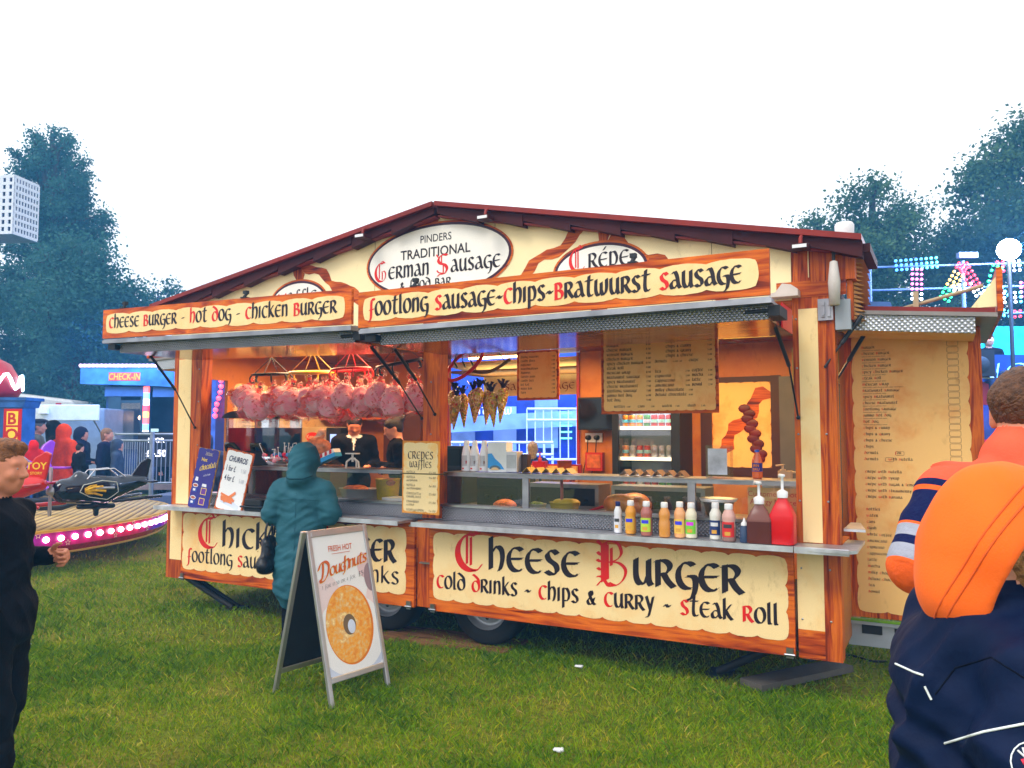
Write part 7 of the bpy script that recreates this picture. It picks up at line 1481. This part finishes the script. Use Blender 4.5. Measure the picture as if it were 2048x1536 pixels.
def plane(label, a, f, z, phi, c, trim, word=None, pitch=0, flame=False):
    p = at(a, f); t = thing('ride_plane', (p[0], p[1], z), label, 'ride plane', 'ride planes on the carousel'); t.rotation_euler = (R(pitch), 0, face_to(phi)); OFF[t.name] = (0, 0, 0)
    pm = plain('gloss ' + label.split()[0] + ' paint', c, .12, var=.08, coat=.6); tm = plain('piping ' + label.split()[0], trim, .4, var=0)
    V, F, l = sdf_mesh([C((0, -.55, 0), (0, .1, .02), .22, .29, 0, .05, (.95, 1, 1)), C((0, .1, .02), (0, .85, .12), .29, .1, 0, .05, (.9, 1, 1)), E((0, .1, .3), (.17, .36, .2), 0, .02, neg=True), C((0, -.3, .22), (0, -.25, .22), .13, .1, 0, .08)], .022); fus = np_mesh('fuselage', V, F, pm, t)
    m = MB(); m.prism([(.55, .1), (.92, .12), (1.0, .52), (.93, .56), (.8, .48), (.66, .28)], -.028, .028, axis='x'); fin = m.build('tail_fin', pm, t, bevel=.015)
    if word:
        m = MB(); m.T = frame_T((.03, .68, .1), (0, 1, 0)) ; m.T = frame_T((.03, .70, .22), (0, 1, 0)); sans(m, word[0], .12, .1, .13, 0, .02); sans(m, word[1], .12, .03, .05, 0, .01); m.build('lettering', plain('yellow sign paint', (.85, .55, .02), .4, var=0), fin)
    for s in (-1, 1):
        m = MB(); m.prism([(s * .1, .7), (s * .5, .78), (s * .52, .9), (s * .1, .92)][::s], .1, .14); m.build('tailplane', pm, t, bevel=.015)
        V, F, l = sdf_mesh([C((s * .2, .25, -.22), (s * .4, 1.0, -.16), .06, .05, 0, .02, (1, 1, .6))], .018); np_mesh('side_float', V, F, pm, t)
    m = MB(); m.lathe([(0, -.86), (.05, -.84), (.085, -.77), (.085, -.745), (0, -.745)], n=18, axis='y'); SILV = plain('silver propeller', (.42, .42, .46), .3, .4)
    for s in (-1, 1): m.prism([(-.035, .06 * s), (.035, .06 * s), (.06, .36 * s), (.04, .43 * s), (-.04, .43 * s), (-.06, .36 * s)][::s], -.80, -.775, axis='y')
    m.build('propeller', SILV, t)
    m = MB()
    for s in (-1, 1): m.tube([(s * .17, -.24, .2), (s * .14, -.1, .36), (s * .13, .25, .38), (s * .15, .45, .22)], .012, 6)
    m.tube([(-.14, -.1, .36), (.14, -.1, .36)], .012, 6); m.build('canopy_rail', plain('bright rail', (.7, .7, .72), .25, .8), t)
    V, F, l = sdf_mesh([C((0, -.3, -.3), (0, .3, -.32), .05, .05, 0, .02), C((0, 0, -.2), (0, 0, -.45), .05, .05, 0, .04)], .02); np_mesh('skid', V, F, pm, t)
    if flame:
        bv = BVHTree.FromPolygons([Vector(v.co) for v in fus.data.vertices], [tuple(p_.vertices) for p_ in fus.data.polygons])
        q = [(.9, -.32, .1), (.9, .0, .17), (.9, .26, .13), (.9, .3, -.05), (.9, .1, -.18), (.9, -.2, -.12), (.9, -.38, -.02), (.9, -.32, .1)]; m = MB(); drape(bv, q, (-1, 0, 0), .008, '', None, t, m, sub=6); m.build('piping', tm, t)
        m = MB()
        for i, (y0, z0, y1, z1) in enumerate(((-.3, .0, .0, .06), (-.3, -.02, .05, -.02), (-.28, -.05, .0, -.1), (-.3, .03, -.1, .09))): drape(bv, [(.9, y0, z0), (.9, (y0 + y1) / 2, (z0 + z1) / 2 + .02), (.9, y1, z1)], (-1, 0, 0), .028 - .004 * i, '', None, t, m, sub=4)
        m.build('flame_print', plain('flame print', (.85, .38, .01), .3, var=.5, scale=14), t); m = MB(); drape(bv, [(.9, -.12, .04), (.9, .2, .03)], (-1, 0, 0), .025, '', None, t, m, sub=4); m.build('pipe_print', SILV, t)
    else:
        m = MB(); m.tube([(.235, -.4, .1), (.25, -.1, .16), (.22, .3, .12)], .008, 6); m.build('piping', tm, t)
    return t
plane('black ride plane with silver propeller and flame panel on its side', -5.05, 9.75, .93, 230, (.006, .007, .014), (.6, .6, .5), flame=True).scale = (.66,) * 3
plane('red ride plane with tall tail fin in front of the black one', -6.1, 9.05, .93, 186, (.62, .015, .008), (.8, .55, .1), word=('TOY', 'STORY')).scale = (.85,) * 3
plane('purple ride plane partly hidden behind the black and red ones', -7.75, 12.0, .95, 250, (.35, .05, .5), (.7, .6, .7))
# --- ticket kiosk and its canopy at the left edge
KB = plain('royal blue panel', (.03, .13, .36), .3, var=.3, scale=6)
kx, ky, _ = at(-8.12, 12.6); K = thing('ticket_kiosk', (kx, ky, 0), 'blue ticket kiosk with yellow box letters on red at the far left', 'kiosk'); K.rotation_euler = (0, 0, HEAD); OFF[K.name] = (0, 0, 0)
m = MB(); m.box((-1.5, 0, .4), (.38, .35, 2.02)); m.build('kiosk_body', KB, K); m = MB(); m.box((-1.6, -.05, 2.13), (.46, .45, 2.18)); m.prism([(-1.6, 2.021), (.4, 2.021), (.44, 2.129), (-1.6, 2.129)], -.03, .4, axis='y'); m.build('roof_edge', KB, K)
m = MB(); m.box((.1, -.02, 1.1), (.38, -.005, 2.0)); sb = m.build('sign_board', plain('red sign board', (.65, .015, .01), .4), K); m = MB(); m.T = Matrix.Translation((0, -.022, 0))
for i, ch in enumerate('BOX'): m.box((.15, -.004, 1.74 - i * .25), (.33, -.001, 1.96 - i * .25), 1); sans(m, ch, .24, 1.76 - i * .25, .25, 0, .03, out=.006)
m.build('lettering', [plain('red sign letter', (.6, .03, .01), .4, var=0), emis('yellow letter box', (.9, .55, .03), .35)], sb)
m = MB(); m.T = Matrix.Translation((0, -.01, 0)); sans(m, '0', -.1, 1.5, .2, 0, .02); m.build('lettering', emis('red digit', (1, .02, .02), 2.), K)
m = MB(); m.lathe([(0, 2.19), (.72, 2.19), (.78, 2.3), (.76, 2.5), (.62, 2.75), (.3, 2.92), (0, 2.95)], (-.74, .3, 0), 32); m.build('canopy', plain('crimson canopy', (.45, .015, .03), .4, var=.2), K)
m = MB(); m.tube([(-.74 + .79 * math.cos(a), .3 + .79 * math.sin(a), z) for a, z in ((-2.6 + i * .08, 2.45 + .12 * math.sin(i * .9)) for i in range(46))], .025, 6); m.build('rope_light', emis('cool rope light', (.6, .85, 1), 4), K)
# --- caravan, white trailer, light tower
WV_ = plain('off white vehicle paint', (.62, .62, .6), .35, var=.06)
x, y, _ = at(-16.4, 27); t = thing('caravan', (x, y, 0), 'long cream white caravan with rounded roof parked before the trees', 'caravan'); t.rotation_euler = (0, 0, HEAD + .1); OFF[t.name] = (0, 0, 0)
m = MB(); m.prism([(-2.6, .5), (1.5, .5), (1.62, 1.0), (1.6, 2.4), (1.4, 2.75), (-1.0, 3.05), (-2.2, 3.05), (-2.6, 2.8)], 0, 2.2, axis='y'); m.build('caravan_body', WV_, t, bevel=.08); m = MB(); m.box((-1.0, -.02, 1.3), (1.1, -.005, 2.2)); m.build('panel_outline', plain('caravan grey panel', (.5, .5, .49), .4), t)
m = MB(); m.box((-2.1, .4, 3.05), (-1.3, 1.2, 3.2)); m.build('roof_vent', WV_, t); m = MB()
for q in (-1.2, .9): m.box((q, -.03, 2.6), (q + .18, -.0205, 2.66))
m.build('marker_lamp', plain('red marker lens', (.5, .02, .02), .3), t)
for q in (-1.6, .6): m = MB(); m.lathe([(.2, 0), (.33, 0), (.35, .05), (.35, .2), (.2, .2)], (q, -.02, .35), 20, axis='y'); m.build('wheel', RUBBER, t)
x, y, _ = at(-11.1, 20); t = thing('white_trailer', (x, y, 0), 'white trailer with a raised pale side panel behind the fairgoers', 'trailer'); t.rotation_euler = (0, 0, HEAD + .05); OFF[t.name] = (0, 0, 0)
m = MB(); m.box((-1.0, 0, .5), (.85, 1.8, 2.25)); m.build('trailer_body', plain('grey blue trailer side', (.2, .25, .3), .5), t, bevel=.03); m = MB(); m.prism([(-.95, 1.93), (.95, 1.93), (.95, 2.32), (-.85, 2.32), (-.95, 2.25)], -.5, -.44, axis='y'); m.build('side_panel', plain('pale panel', (.62, .68, .68), .4), t, bevel=.02); m = MB(); m.box((-.45, -.6, 2.1), (-.25, -.501, 2.25)); m.build('work_lamp', WHITE, t); m = MB()
for q in (-.9, .8): m.tube([(q, -.45, 1.95), (q, 0, 1.6)], .02, 6)
m.build('stay', STEEL, t)
for q in (-.5, .4): m = MB(); m.lathe([(.15, 0), (.28, 0), (.3, .05), (.3, .2), (.15, .2)], (q, -.02, .3), 20, axis='y'); m.build('wheel', RUBBER, t)
x, y, _ = at(-15.25, 24); t = thing('light_tower', (x, y, 0), 'white box lattice light tower head with square holes, high at the left edge', 'light tower'); t.rotation_euler = (0, 0, HEAD - .12); OFF[t.name] = (0, 0, 0)
LAT = plain('white lattice panel', (.7, .72, .78), .4, var=.03); m = MB(); z0, z1 = 7.75, 9.5
for i in range(9): zz = z0 + (z1 - z0) * i / 8; m.box((-1.7, -.03, zz - .045), (0, 0, zz + .045)); m.box((-.002, .0, zz - .046), (.028, 1.02, zz + .044))
for i in range(9): xx = -1.7 + 1.7 * i / 8; m.box((xx - .06, -.028, z0), (xx + .06 if i < 8 else 0, -.001, z1))
for i in range(9): yy = 1.0 * i / 8; m.box((.0, yy, z0), (.026, yy + .055, z1))
m.build('lattice', LAT, t); m = MB(); m.box((-1.66, .06, z0 + .02), (-.06, .95, z1 - .02)); m.build('inner_box', plain('dark inner box', (.04, .06, .2), .4, var=.6, scale=4), t); m = MB(); m.box((-1.72, 0, z0 - .06), (.03, 1.05, z0 - .047)); m.build('base_tray', plain('blue grey tray', (.2, .3, .45), .4), t)
m = MB(); m.tube([(-1.1, .5, 0), (-1.1, .5, z0 - .05)], .13, 12); m.build('pole', plain('pale pole', (.6, .55, .65), .4), t); m = MB()
for i in range(5): m.ball((-.98, .4, 7.3 - i * .55), (.09, .09, .07), 6)
m.build('lamp', emis('red tower lamp', (1, .03, .04), 2), t)
# --- blue ride booth with LED pillar
BLU = plain('deep blue booth', (.015, .06, .16), .3, var=.4, scale=2); BLL = plain('light blue fascia', (.05, .2, .45), .25, var=.5, scale=2.5)
x, y, _ = at(-9.75, 21); t = thing('ride_booth', (x, y, 0), 'blue check-in ride booth with LED pillar and lit roof edge', 'ride booth'); t.rotation_euler = (0, 0, HEAD); OFF[t.name] = (0, 0, 0)
m = MB(); m.box((-1.1, .3, .3), (-.95, 2.2, 2.9)); m.box((.02, 0.1, .3), (.16, .2, 2.9)); m.box((1.6, .3, .3), (1.75, 2.2, 2.9)); m.box((-1.1, 2.2, .3), (1.75, 2.3, 2.9)); m.box((-1.1, .3, .3), (1.75, 2.2, .4)); m.box((-1.1, .2, .5), (1.75, .3, 1.2)); m.build('booth_wall', BLU, t)
m = MB(); m.prism([(-1.6, 2.92), (.02, 2.88), (2.6, 2.75), (2.6, 3.2), (.02, 3.36), (-1.6, 3.34)], -.1, 2.4, axis='y'); fa = m.build('fascia', BLL, t); m = MB(); m.box((-1.62, -.13, 3.35), (2.3, 2.4, 3.44)); m.build('roof_edge', plain('silver roof edge', (.5, .5, .6), .4), t)
m = MB()
for i in range(36): m.ball((-1.58 + i * .11, -.15, 3.40), (.04, .03, .04), 4)
m.build('edge_lights', emis('pink edge light', (1, .55, .75), 3.), t)
m = MB(); m.T = Matrix.Translation((0, -.103, 0)); m.box((-.85, -.004, 3.0), (-.02, -.001, 3.22), 1); sans(m, 'CHECK-IN', -.43, 3.03, .24, 0, .02, sx=.75, shear=.15, out=.006); m.build('lettering', [plain('yellow fascia letter', (.85, .4, .03), .4, var=0), plain('red fascia plate', (.6, .06, .05), .4)], fa)
m = MB(); m.T = Matrix.Translation((0, .09, 0)); sans(m, 'EXTREME', 1.0, 2.62, .22, 0, .0, sx=.8); m.build('lettering', plain('pale booth letter', (.5, .55, .6), .4, var=0), t)
m = MB(); m.box((.25, .05, 2.58), (2.4, .095, 2.84)); m.box((-1.05, .1, 2.6), (.0, .15, 2.85)); m.build('header_panel', plain('dusk blue header', (.05, .12, .25), .4), t)
cols = ((1, .05, .08), (.85, .9, 1), (.15, .5, 1), (1, .1, .1), (1, .35, .1)); m = MB(); mats_ = []
for i in range(14): z = .55 + i * .165; m.box((.03, -.01, z), (.15, .09, z + .16), i % 5)
m.build('led_pillar', [emis('pillar light %d' % i, c, 2.2) for i, c in enumerate(cols)], t)
m = MB(); m.box((-.95, .12, 1.2), (-.62, .16, 2.6)); m.box((-.1, .12, 1.2), (.0, .16, 2.6)); m.box((-.62, .13, 2.42), (-.1, .15, 2.5)); m.build('window_frame', plain('dark teal frame', (.02, .05, .06), .4), t); m = MB(); m.box((-.62, .135, 1.2), (-.1, .14, 2.42)); m.build('window_glass', GLASS, t)
m = MB(); m.box((-.5, 1.2, 1.35), (-.1, 1.25, 1.75)); m.build('lit_screen', emis('booth screen', (.5, .8, .85), .7), t); m = MB(); m.ball((-.35, .9, 2.05), (.17, .05, .09), 6); m.ball((-.3, .9, 2.2), (.08, .05, .06), 6); m.build('booth_lamp', emis('amber booth lamp', (1, .55, .3), 5), t); m = MB(); m.tube([(-.3 + .2 * math.cos(a), 1.0, 1.32 + .16 * math.sin(a)) for a in np.linspace(0, math.pi, 9)], .02, 6); m.box((-.5, .9, 1.2), (-.1, 1.2, 1.32)); m.build('chair_back', DARK, t)
# --- steel walkway with railings
GALV = plain('galvanised steel', (.36, .4, .46), .4, .7, var=.2)
def railing(label, a0, f0, a1, f1, z0, z1, n, group, mat=GALV, cat='railing'):
    p, q = Vector(at(a0, f0, z0)), Vector(at(a1, f1, z0)); t = thing('railing', tuple(p), label, cat, group); U = Vector((0, 0, 1)); m = MB()
    for k in (0, .12, .9): m.tube([p + U * (z1 - z0) * (1 - k), q + U * (z1 - z0) * (1 - k)], .025, 6)
    m.build('rail', mat, t); m = MB()
    for i in range(n + 1): c = p.lerp(q, i / n); m.tube([c + U * (z1 - z0) * .1, c + U * (z1 - z0) * .88], .011, 5)
    m.build('balusters', mat, t)
    for c in (p, q): m = MB(); m.tube([Vector((c.x, c.y, 0)), c + U * (z1 - z0 + .05)], .035, 8); m.build('post', mat, t)
    return t
railing('steel railing with close bars left of the trailer, before the booth', -8.45, 17, -7.3, 16.2, .5, 1.6, 16, 'railings before the ride booth')
railing('steel railing with close bars reaching behind the left post of the trailer', -7.28, 16.2, -6.2, 16.6, .5, 1.6, 14, 'railings before the ride booth')
m = MB(); m.T = Matrix.Translation(at(-7.9, 17.6)) @ Matrix.Rotation(HEAD, 4, 'Z'); m.box((-.8, 0, .38), (2.2, 2.4, .5)); m.box((-.8, .1, .0), (-.7, .2, .38)); m.box((2.0, .1, 0), (2.1, .2, .38)); tag(m.build('ride_walkway', plain('pinkish steel deck', (.3, .22, .22), .5), origin=at(-7.9, 17.6)), 'low steel walkway deck behind the railings', 'walkway')
m = MB(); m.T = Matrix.Translation(at(-7.55, 17.2)) @ Matrix.Rotation(HEAD, 4, 'Z'); m.box((-.5, 0, .9), (.45, .05, 1.65)); pb = m.build('price_sign', plain('dark price panel', (.02, .02, .03), .4), origin=at(-7.55, 17.2)); tag(pb, 'dark panel with glowing white prices behind the railings', 'price sign')
m = MB(); m.T = Matrix.Translation(at(-7.55, 17.2)) @ Matrix.Rotation(HEAD, 4, 'Z') @ Matrix.Translation((0, -.01, 0)); sans(m, '1 FOR', -.1, 1.42, .14, 0, .02); sans(m, '£4.50', -.1, 1.12, .2, 0, .02); m.build('lettering', emis('white price light', (.9, .9, 1), 2.), pb)
# --- the big lit ride behind the trailer, blue floodlit
x, y, _ = at(0, 15); RT = thing('fairground_ride', (x, y, 0), 'large blue floodlit fairground ride with lit letters behind the food trailer', 'fairground ride'); RT.rotation_euler = (0, 0, HEAD); OFF[RT.name] = (0, 0, 0)
BP = plain('blue ride sheet', (.02, .07, .5), .35, var=.6, scale=1.5); BW = plain('pale blue ride panel', (.25, .4, .75), .3, var=.3, scale=2)
m = MB(); m.box((-6.5, 2.5, .4), (12, 2.6, 3.4)); m.build('backdrop_panel', BP, RT); m = MB(); m.box((-6.5, -.6, .3), (12, 2.4, .5)); m.build('platform', plain('blue grey platform', (.1, .14, .25), .4), RT)
m = MB()
for i in range(10): m.box((-4 + i * .9, 2.3, .9 + .2 * (i % 3)), (-3.5 + i * .9, 2.42, 2.2 + .2 * (i % 2)))
m.prism([(-4, 1.5), (4, 1.9), (4, 2.25), (-4, 1.8)], 1.8, 1.9, axis='y'); m.build('scenery_panel', BW, RT)
m = MB(); m.T = Matrix.Translation((0, 1.79, 0)); letters(m, 'it now', -.7, 2.02, .14, weight=.18, ink=0, red=0); m.build('lettering', emis('pale neon', (.6, .8, 1), 1.5), RT)
WR = plain('white painted rail', (.6, .66, .8), .35)
for k, (xa, xb, yy, za, zb) in enumerate(((-4, -1.6, -.3, .5, 1.45), (-1.4, .75, -.5, .5, 1.45), (.3, 2.6, .8, 1.0, 2.1), (-5.8, -4.1, .2, .5, 1.5))):
    m = MB()
    for z in (zb, zb - .22, za + .1): m.tube([(xa, yy, z), (xb, yy, z)], .028, 6)
    for i in range(15): xx = xa + (xb - xa) * i / 14; m.tube([(xx, yy, za), (xx, yy, zb)], .014, 5)
    m.build('guard_rail', WR, RT)
m = MB()
for xx, yy, h in ((-2.2, -.4, 1.5), (-1.5, -.5, 1.58), (-4.0, -.3, 1.55)): m.box((xx - .09, yy - .06, .5), (xx + .09, yy + .06, h)); m.prism([(xx - .16, h), (xx + .16, h), (xx, h + .16)], yy - .1, yy + .1, axis='y')
m.build('gate_post', WR, RT); m = MB()
for i in range(5): m.box((-1.95, 1.0, 1.4 + i * .1), (-1.75 + .03 * i, 1.02, 1.44 + i * .1)); m.box((1.0, 1.6, 1.5 + i * .13), (1.25, 1.62, 1.53 + i * .13))
m.build('green_lights', emis('green light bars', (.1, 1, .6), 2.5), RT)
def led(name, segs, x, z, s, cols):
    m = MB()
    for k, (p, q, wd) in enumerate(segs):
        p, q = Vector(p), Vector(q); L = (q - p).length; n_ = max(2, int(L / .085)); d = (q - p).normalized(); nn = Vector((-d.y, d.x))
        for i in range(n_ + 1):
            for j in range(wd): c = p.lerp(q, i / n_) + nn * .085 * (j - (wd - 1) / 2); m.ball((x + c.x * s, -.5, z + c.y * s), (.027 * s), 4, mi=cols[k][min(len(cols[k]) - 1, int(i / (n_ + 1) * len(cols[k])))])
    return m
LC = [emis('led blue', (.06, .3, 1), 3.2), emis('led cyan', (.1, .7, 1), 3.2), emis('led pink', (1, .15, .55), 3.2), emis('led red', (1, .02, .04), 3), emis('led amber', (1, .6, .08), 3), emis('led green', (.03, 1, .25), 2.6), emis('led white', (.75, .85, 1), 5)]
for segs, x, cols in ((((( 0, .62), (.75, .68), 3), ((.38, .55), (.36, 0), 3)), 7.08, ((0, 0, 1), (2, 2, 6))), ((((.0, .0), (.36, .62), 3), ((.36, .62), (.66, .1), 3), ((.18, .2), (.5, .24), 2)), 7.95, ((5, 4, 4, 3), (3, 3, 6), (6,))), ((((.5, .62), (.1, .6), 3), ((.1, .6), (.0, .3), 3), ((.0, .3), (.2, .02), 3), ((.2, .02), (.6, .04), 3), ((.6, .04), (.6, .3), 3)), 8.85, ((6, 3), (5,), (1,), (6, 1), (2,)))):
    led('', segs, x, 4.08, 1., cols).build('led_letter', LC, RT)
m = MB()
for i in range(34):
    for j in range(2): m.ball((6.2 + i * .1, -.55, 3.74 + .1 * j + (.12 * abs(((i * .1) % 1.2) - .6) if i > 16 else 0)), .026, 4, mi=(3, 5, 4, 3, 1)[(i // 2) % 5])
m.build('light_row', LC, RT)
m = MB()
for z in (4.68, 4.25, 3.75): m.tube([(6.6, -.42, z), (10, -.42, z + .1)], .02, 6)
for xx in (6.62, 8.35, 9.8): m.tube([(xx, -.42, 3.5), (xx, -.42, 4.8)], .035, 6)
m.box((8.25, -.5, 4.85), (8.6, -.4, 4.95)); m.build('sign_frame', plain('blue grey frame', (.12, .2, .4), .4), RT)
m = MB(); m.box((8.1, -.3, 3.05), (11, -.2, 3.6)); m.build('fascia', plain('turquoise fascia', (.02, .45, .55), .3, var=.4), RT); m = MB(); m.box((7.9, -.6, 2.55), (11, -.5, 3.04)); m.build('name_board', plain('dark blue name board', (.01, .04, .18), .3), RT)
m = MB(); m.T = Matrix.Translation((0, -.61, 0)) @ Matrix(((1, 0, .2, 0), (0, 1, 0, 0), (0, 0, 1, 0), (0, 0, 0, 1))); letters(m, 'hic', 7.75, 2.62, .26, 1.0, 0, 0, weight=.14); m.build('lettering', emis('blue neon', (.15, .55, 1), 2.5), RT)
m = MB(); m.box((7.85, 1.2, .5), (11, 1.3, 2.5)); m.build('backdrop_panel', plain('violet blue scenery', (.06, .1, .5), .35, var=.7, scale=2), RT); m = MB(); m.box((8.0, -.1, 2.15), (11, .3, 2.58)); m.box((7.8, -.5, 1.15), (11, .0, 1.5)); m.build('red_bench', plain('glossy crimson bench', (.65, .01, .05), .25), RT); m = MB(); m.box((7.8, -.56, .5), (11, -.51, 1.1)); m.build('front_panel', BP, RT)
t = thing('loudspeaker', at(6.6, 14.2, 0), 'black loudspeaker under a cover beside the letter T', 'loudspeaker'); t.rotation_euler = (0, 0, HEAD); OFF[t.name] = (0, 0, 0); m = MB(); m.box((-.22, 0, 3.6), (.24, .4, 3.8)); m.build('cabinet', BLACK, t); m = MB(); m.prism([(-.24, 3.8), (.26, 3.8), (.2, 3.97), (-.2, 3.98)], -.02, .42, axis='y'); m.build('cover', plain('dark blue cover', (.03, .05, .1), .4), t); m = MB(); m.tube([(0, .2, 0), (0, .2, 3.6)], .04, 8); m.build('stand', DARK, t)
t = thing('loudspeaker', at(8.1, 13.7, 0), 'black loudspeaker standing beside the seated riders', 'loudspeaker'); t.rotation_euler = (0, 0, HEAD); OFF[t.name] = (0, 0, 0); m = MB(); m.box((-.2, 0, 2.6), (.24, .35, 3.05)); m.build('cabinet', BLACK, t); m = MB(); m.lathe([(0, -.008), (.13, -.008), (.14, 0)], (.02, 0, 2.8), 18, axis='y'); m.build('cone', DARK, t); m = MB(); m.tube([(-.2, .15, 2.58), (.3, .15, 2.58)], .02, 6); m.tube([(0, .15, 0), (0, .15, 2.6)], .035, 6); m.build('stand', GALV, t)
t = thing('floodlight', at(8.85, 14.0, 0), 'dazzling white floodlight on a pole above the lit letters', 'floodlight'); OFF[t.name] = (0, 0, 0); m = MB(); m.tube([(0, .1, 0), (0, .1, 4.85)], .035, 8); m.build('pole', DARK, t); m = MB(); m.ball((0, 0, 4.88), .19, 10); m.build('lamp', emis('dazzling lamp', (.85, .9, 1), 60), t)
pl = bpy.data.lights.new('floodlight_glow', 'POINT'); pl.energy = 260; pl.color = (.7, .8, 1); pl.shadow_soft_size = .2; po = link(bpy.data.objects.new('floodlight_glow', pl)); po.location = Vector(at(8.85, 13.6, 4.88))
t = thing('floodlight', at(-4.62, 11.9, 0), 'bright white lamp on a steel pole seen through the left end window', 'floodlight'); OFF[t.name] = (0, 0, 0); m = MB(); m.tube([(0, .06, 0), (0, .06, 2.4)], .04, 8); m.build('pole', GALV, t); m = MB(); m.ball((0, 0, 2.33), (.09, .09, .13), 8); m.build('lamp', emis('bright lamp', (.9, .95, 1), 25), t)
t = thing('light_string', at(-4.5, 12.2, 0), 'curved string of red bulbs seen through the left end window', 'bulb string'); OFF[t.name] = (0, 0, 0); m = MB()
for i in range(9): m.ball((.06 * math.sin(i * .6), 0, 2.6 - i * .09), .035, 5)
m.build('bulbs', emis('red bulbs', (1, .03, .05), 6), t); m = MB(); m.box((-.12, .06, 0), (.12, .1, 2.8)); m.build('strip_board', plain('navy strip board', (.02, .03, .15), .4), t)
m = MB(); m.T = Matrix.Translation(at(-5.2, 14.)) @ Matrix.Rotation(HEAD, 4, 'Z'); m.box((-.35, 0, 0), (1.2, .3, 2.9)); m.mi = 1; m.box((-.3, -.02, 1.2), (1.1, -.001, 2.6)); tag(m.build('ride_screen', [BP, plain('mottled blue mural', (.05, .12, .4), .4, var=.9, scale=3)], origin=at(-5.2, 14.)), 'mottled blue ride panel seen through the left end window', 'ride panel')
for nm, loc, sz, e, c, tgt in (('blue_flood', at(0, 12.2, 4.2), (3, 1), 420, (.12, .3, 1), at(0, 17, 1)), ('blue_flood', at(9.5, 12.5, 4.6), (2, 1), 300, (.1, .35, 1), at(9.5, 16, 1.5)), ('blue_flood', at(-5, 12, 3.6), (1, 1), 40, (.15, .3, 1), at(-5.5, 15, 1)), ('blue_flood', at(-9.7, 19, 4.2), (2, 1), 150, (.2, .4, 1), at(-9.7, 22, 1.5))):
    o = arealamp(nm, loc, sz, e, c); o.rotation_euler = (Vector(tgt) - Vector(loc)).to_track_quat('-Z', 'Y').to_euler()
# seated riders
def seated(label, a, f, z, top, low, phi):
    t = thing('person', at(a, f, z), label, 'person', 'riders on the red bench'); t.rotation_euler = (0, 0, face_to(phi)); OFF[t.name] = (0, 0, 0); pr = []
    P, M, hu = head(pr, (0, -.02, .72), .225, 0, 5, 0, neck=(0, .02, .55)); pr += [C((0, .02, .05), (0, .02, .42), .14, .15, 1, .05, (1.15, .8, 1)), C((-.13, .02, .5), (.13, .02, .5), .08, .08, 1, .05)]
    for s in (-1, 1):
        pr += [C((s * .19, .02, .5), (s * .24, -.02, .22), .065, .055, 1, .04), C((s * .24, -.02, .22), (s * .16, -.25, .12), .053, .042, 1, .03), C((s * .1, 0, .04), (s * .12, -.42, .06), .09, .07, 2, .03), C((s * .12, -.42, .06), (s * .13, -.42, -.36), .068, .05, 2, .03), C((s * .13, -.40, -.4), (s * .14, -.56, -.41), .045, .036, 3, .02)]; hand(pr, (s * .155, -.26, .12), (0, -1, -.1), (0, 0, -1), (-s, 0, 0), (30, 40, 25), 0, .95)
    body('body', pr, .015, [SKIN, top, low, BLACK], t); V, F, l = sdf_mesh(hair_cap(P, M, hu, (5, 0, 0)), .012); np_mesh('hair', V, F, BRN, t)
seated('rider in dark top and pale jeans sitting on the red bench', 8.35, 14.6, 2.62, NAVY, cloth('pale jeans', (.4, .45, .6)), -120); seated('rider in black sitting on the red bench beside the pale jeans', 8.85, 14.7, 2.62, BLK, JEAN, -100)
# --- smoky air
hz, nt, b_ = new_mat('haze air'); nt.nodes.remove(b_); pv = nd(nt, 'ShaderNodeVolumePrincipled'); pv.inputs['Color'].default_value = (.12, .5, 1, 1); pv.inputs['Density'].default_value = .0055; pv.inputs['Anisotropy'].default_value = 0
nt.links.new(pv.outputs[0], nt.nodes['Material Output'].inputs['Volume'])
m = MB(); m.box((-95, -22, -1), (75, 85, 18)); tag(m.build('haze', hz), kind='stuff')
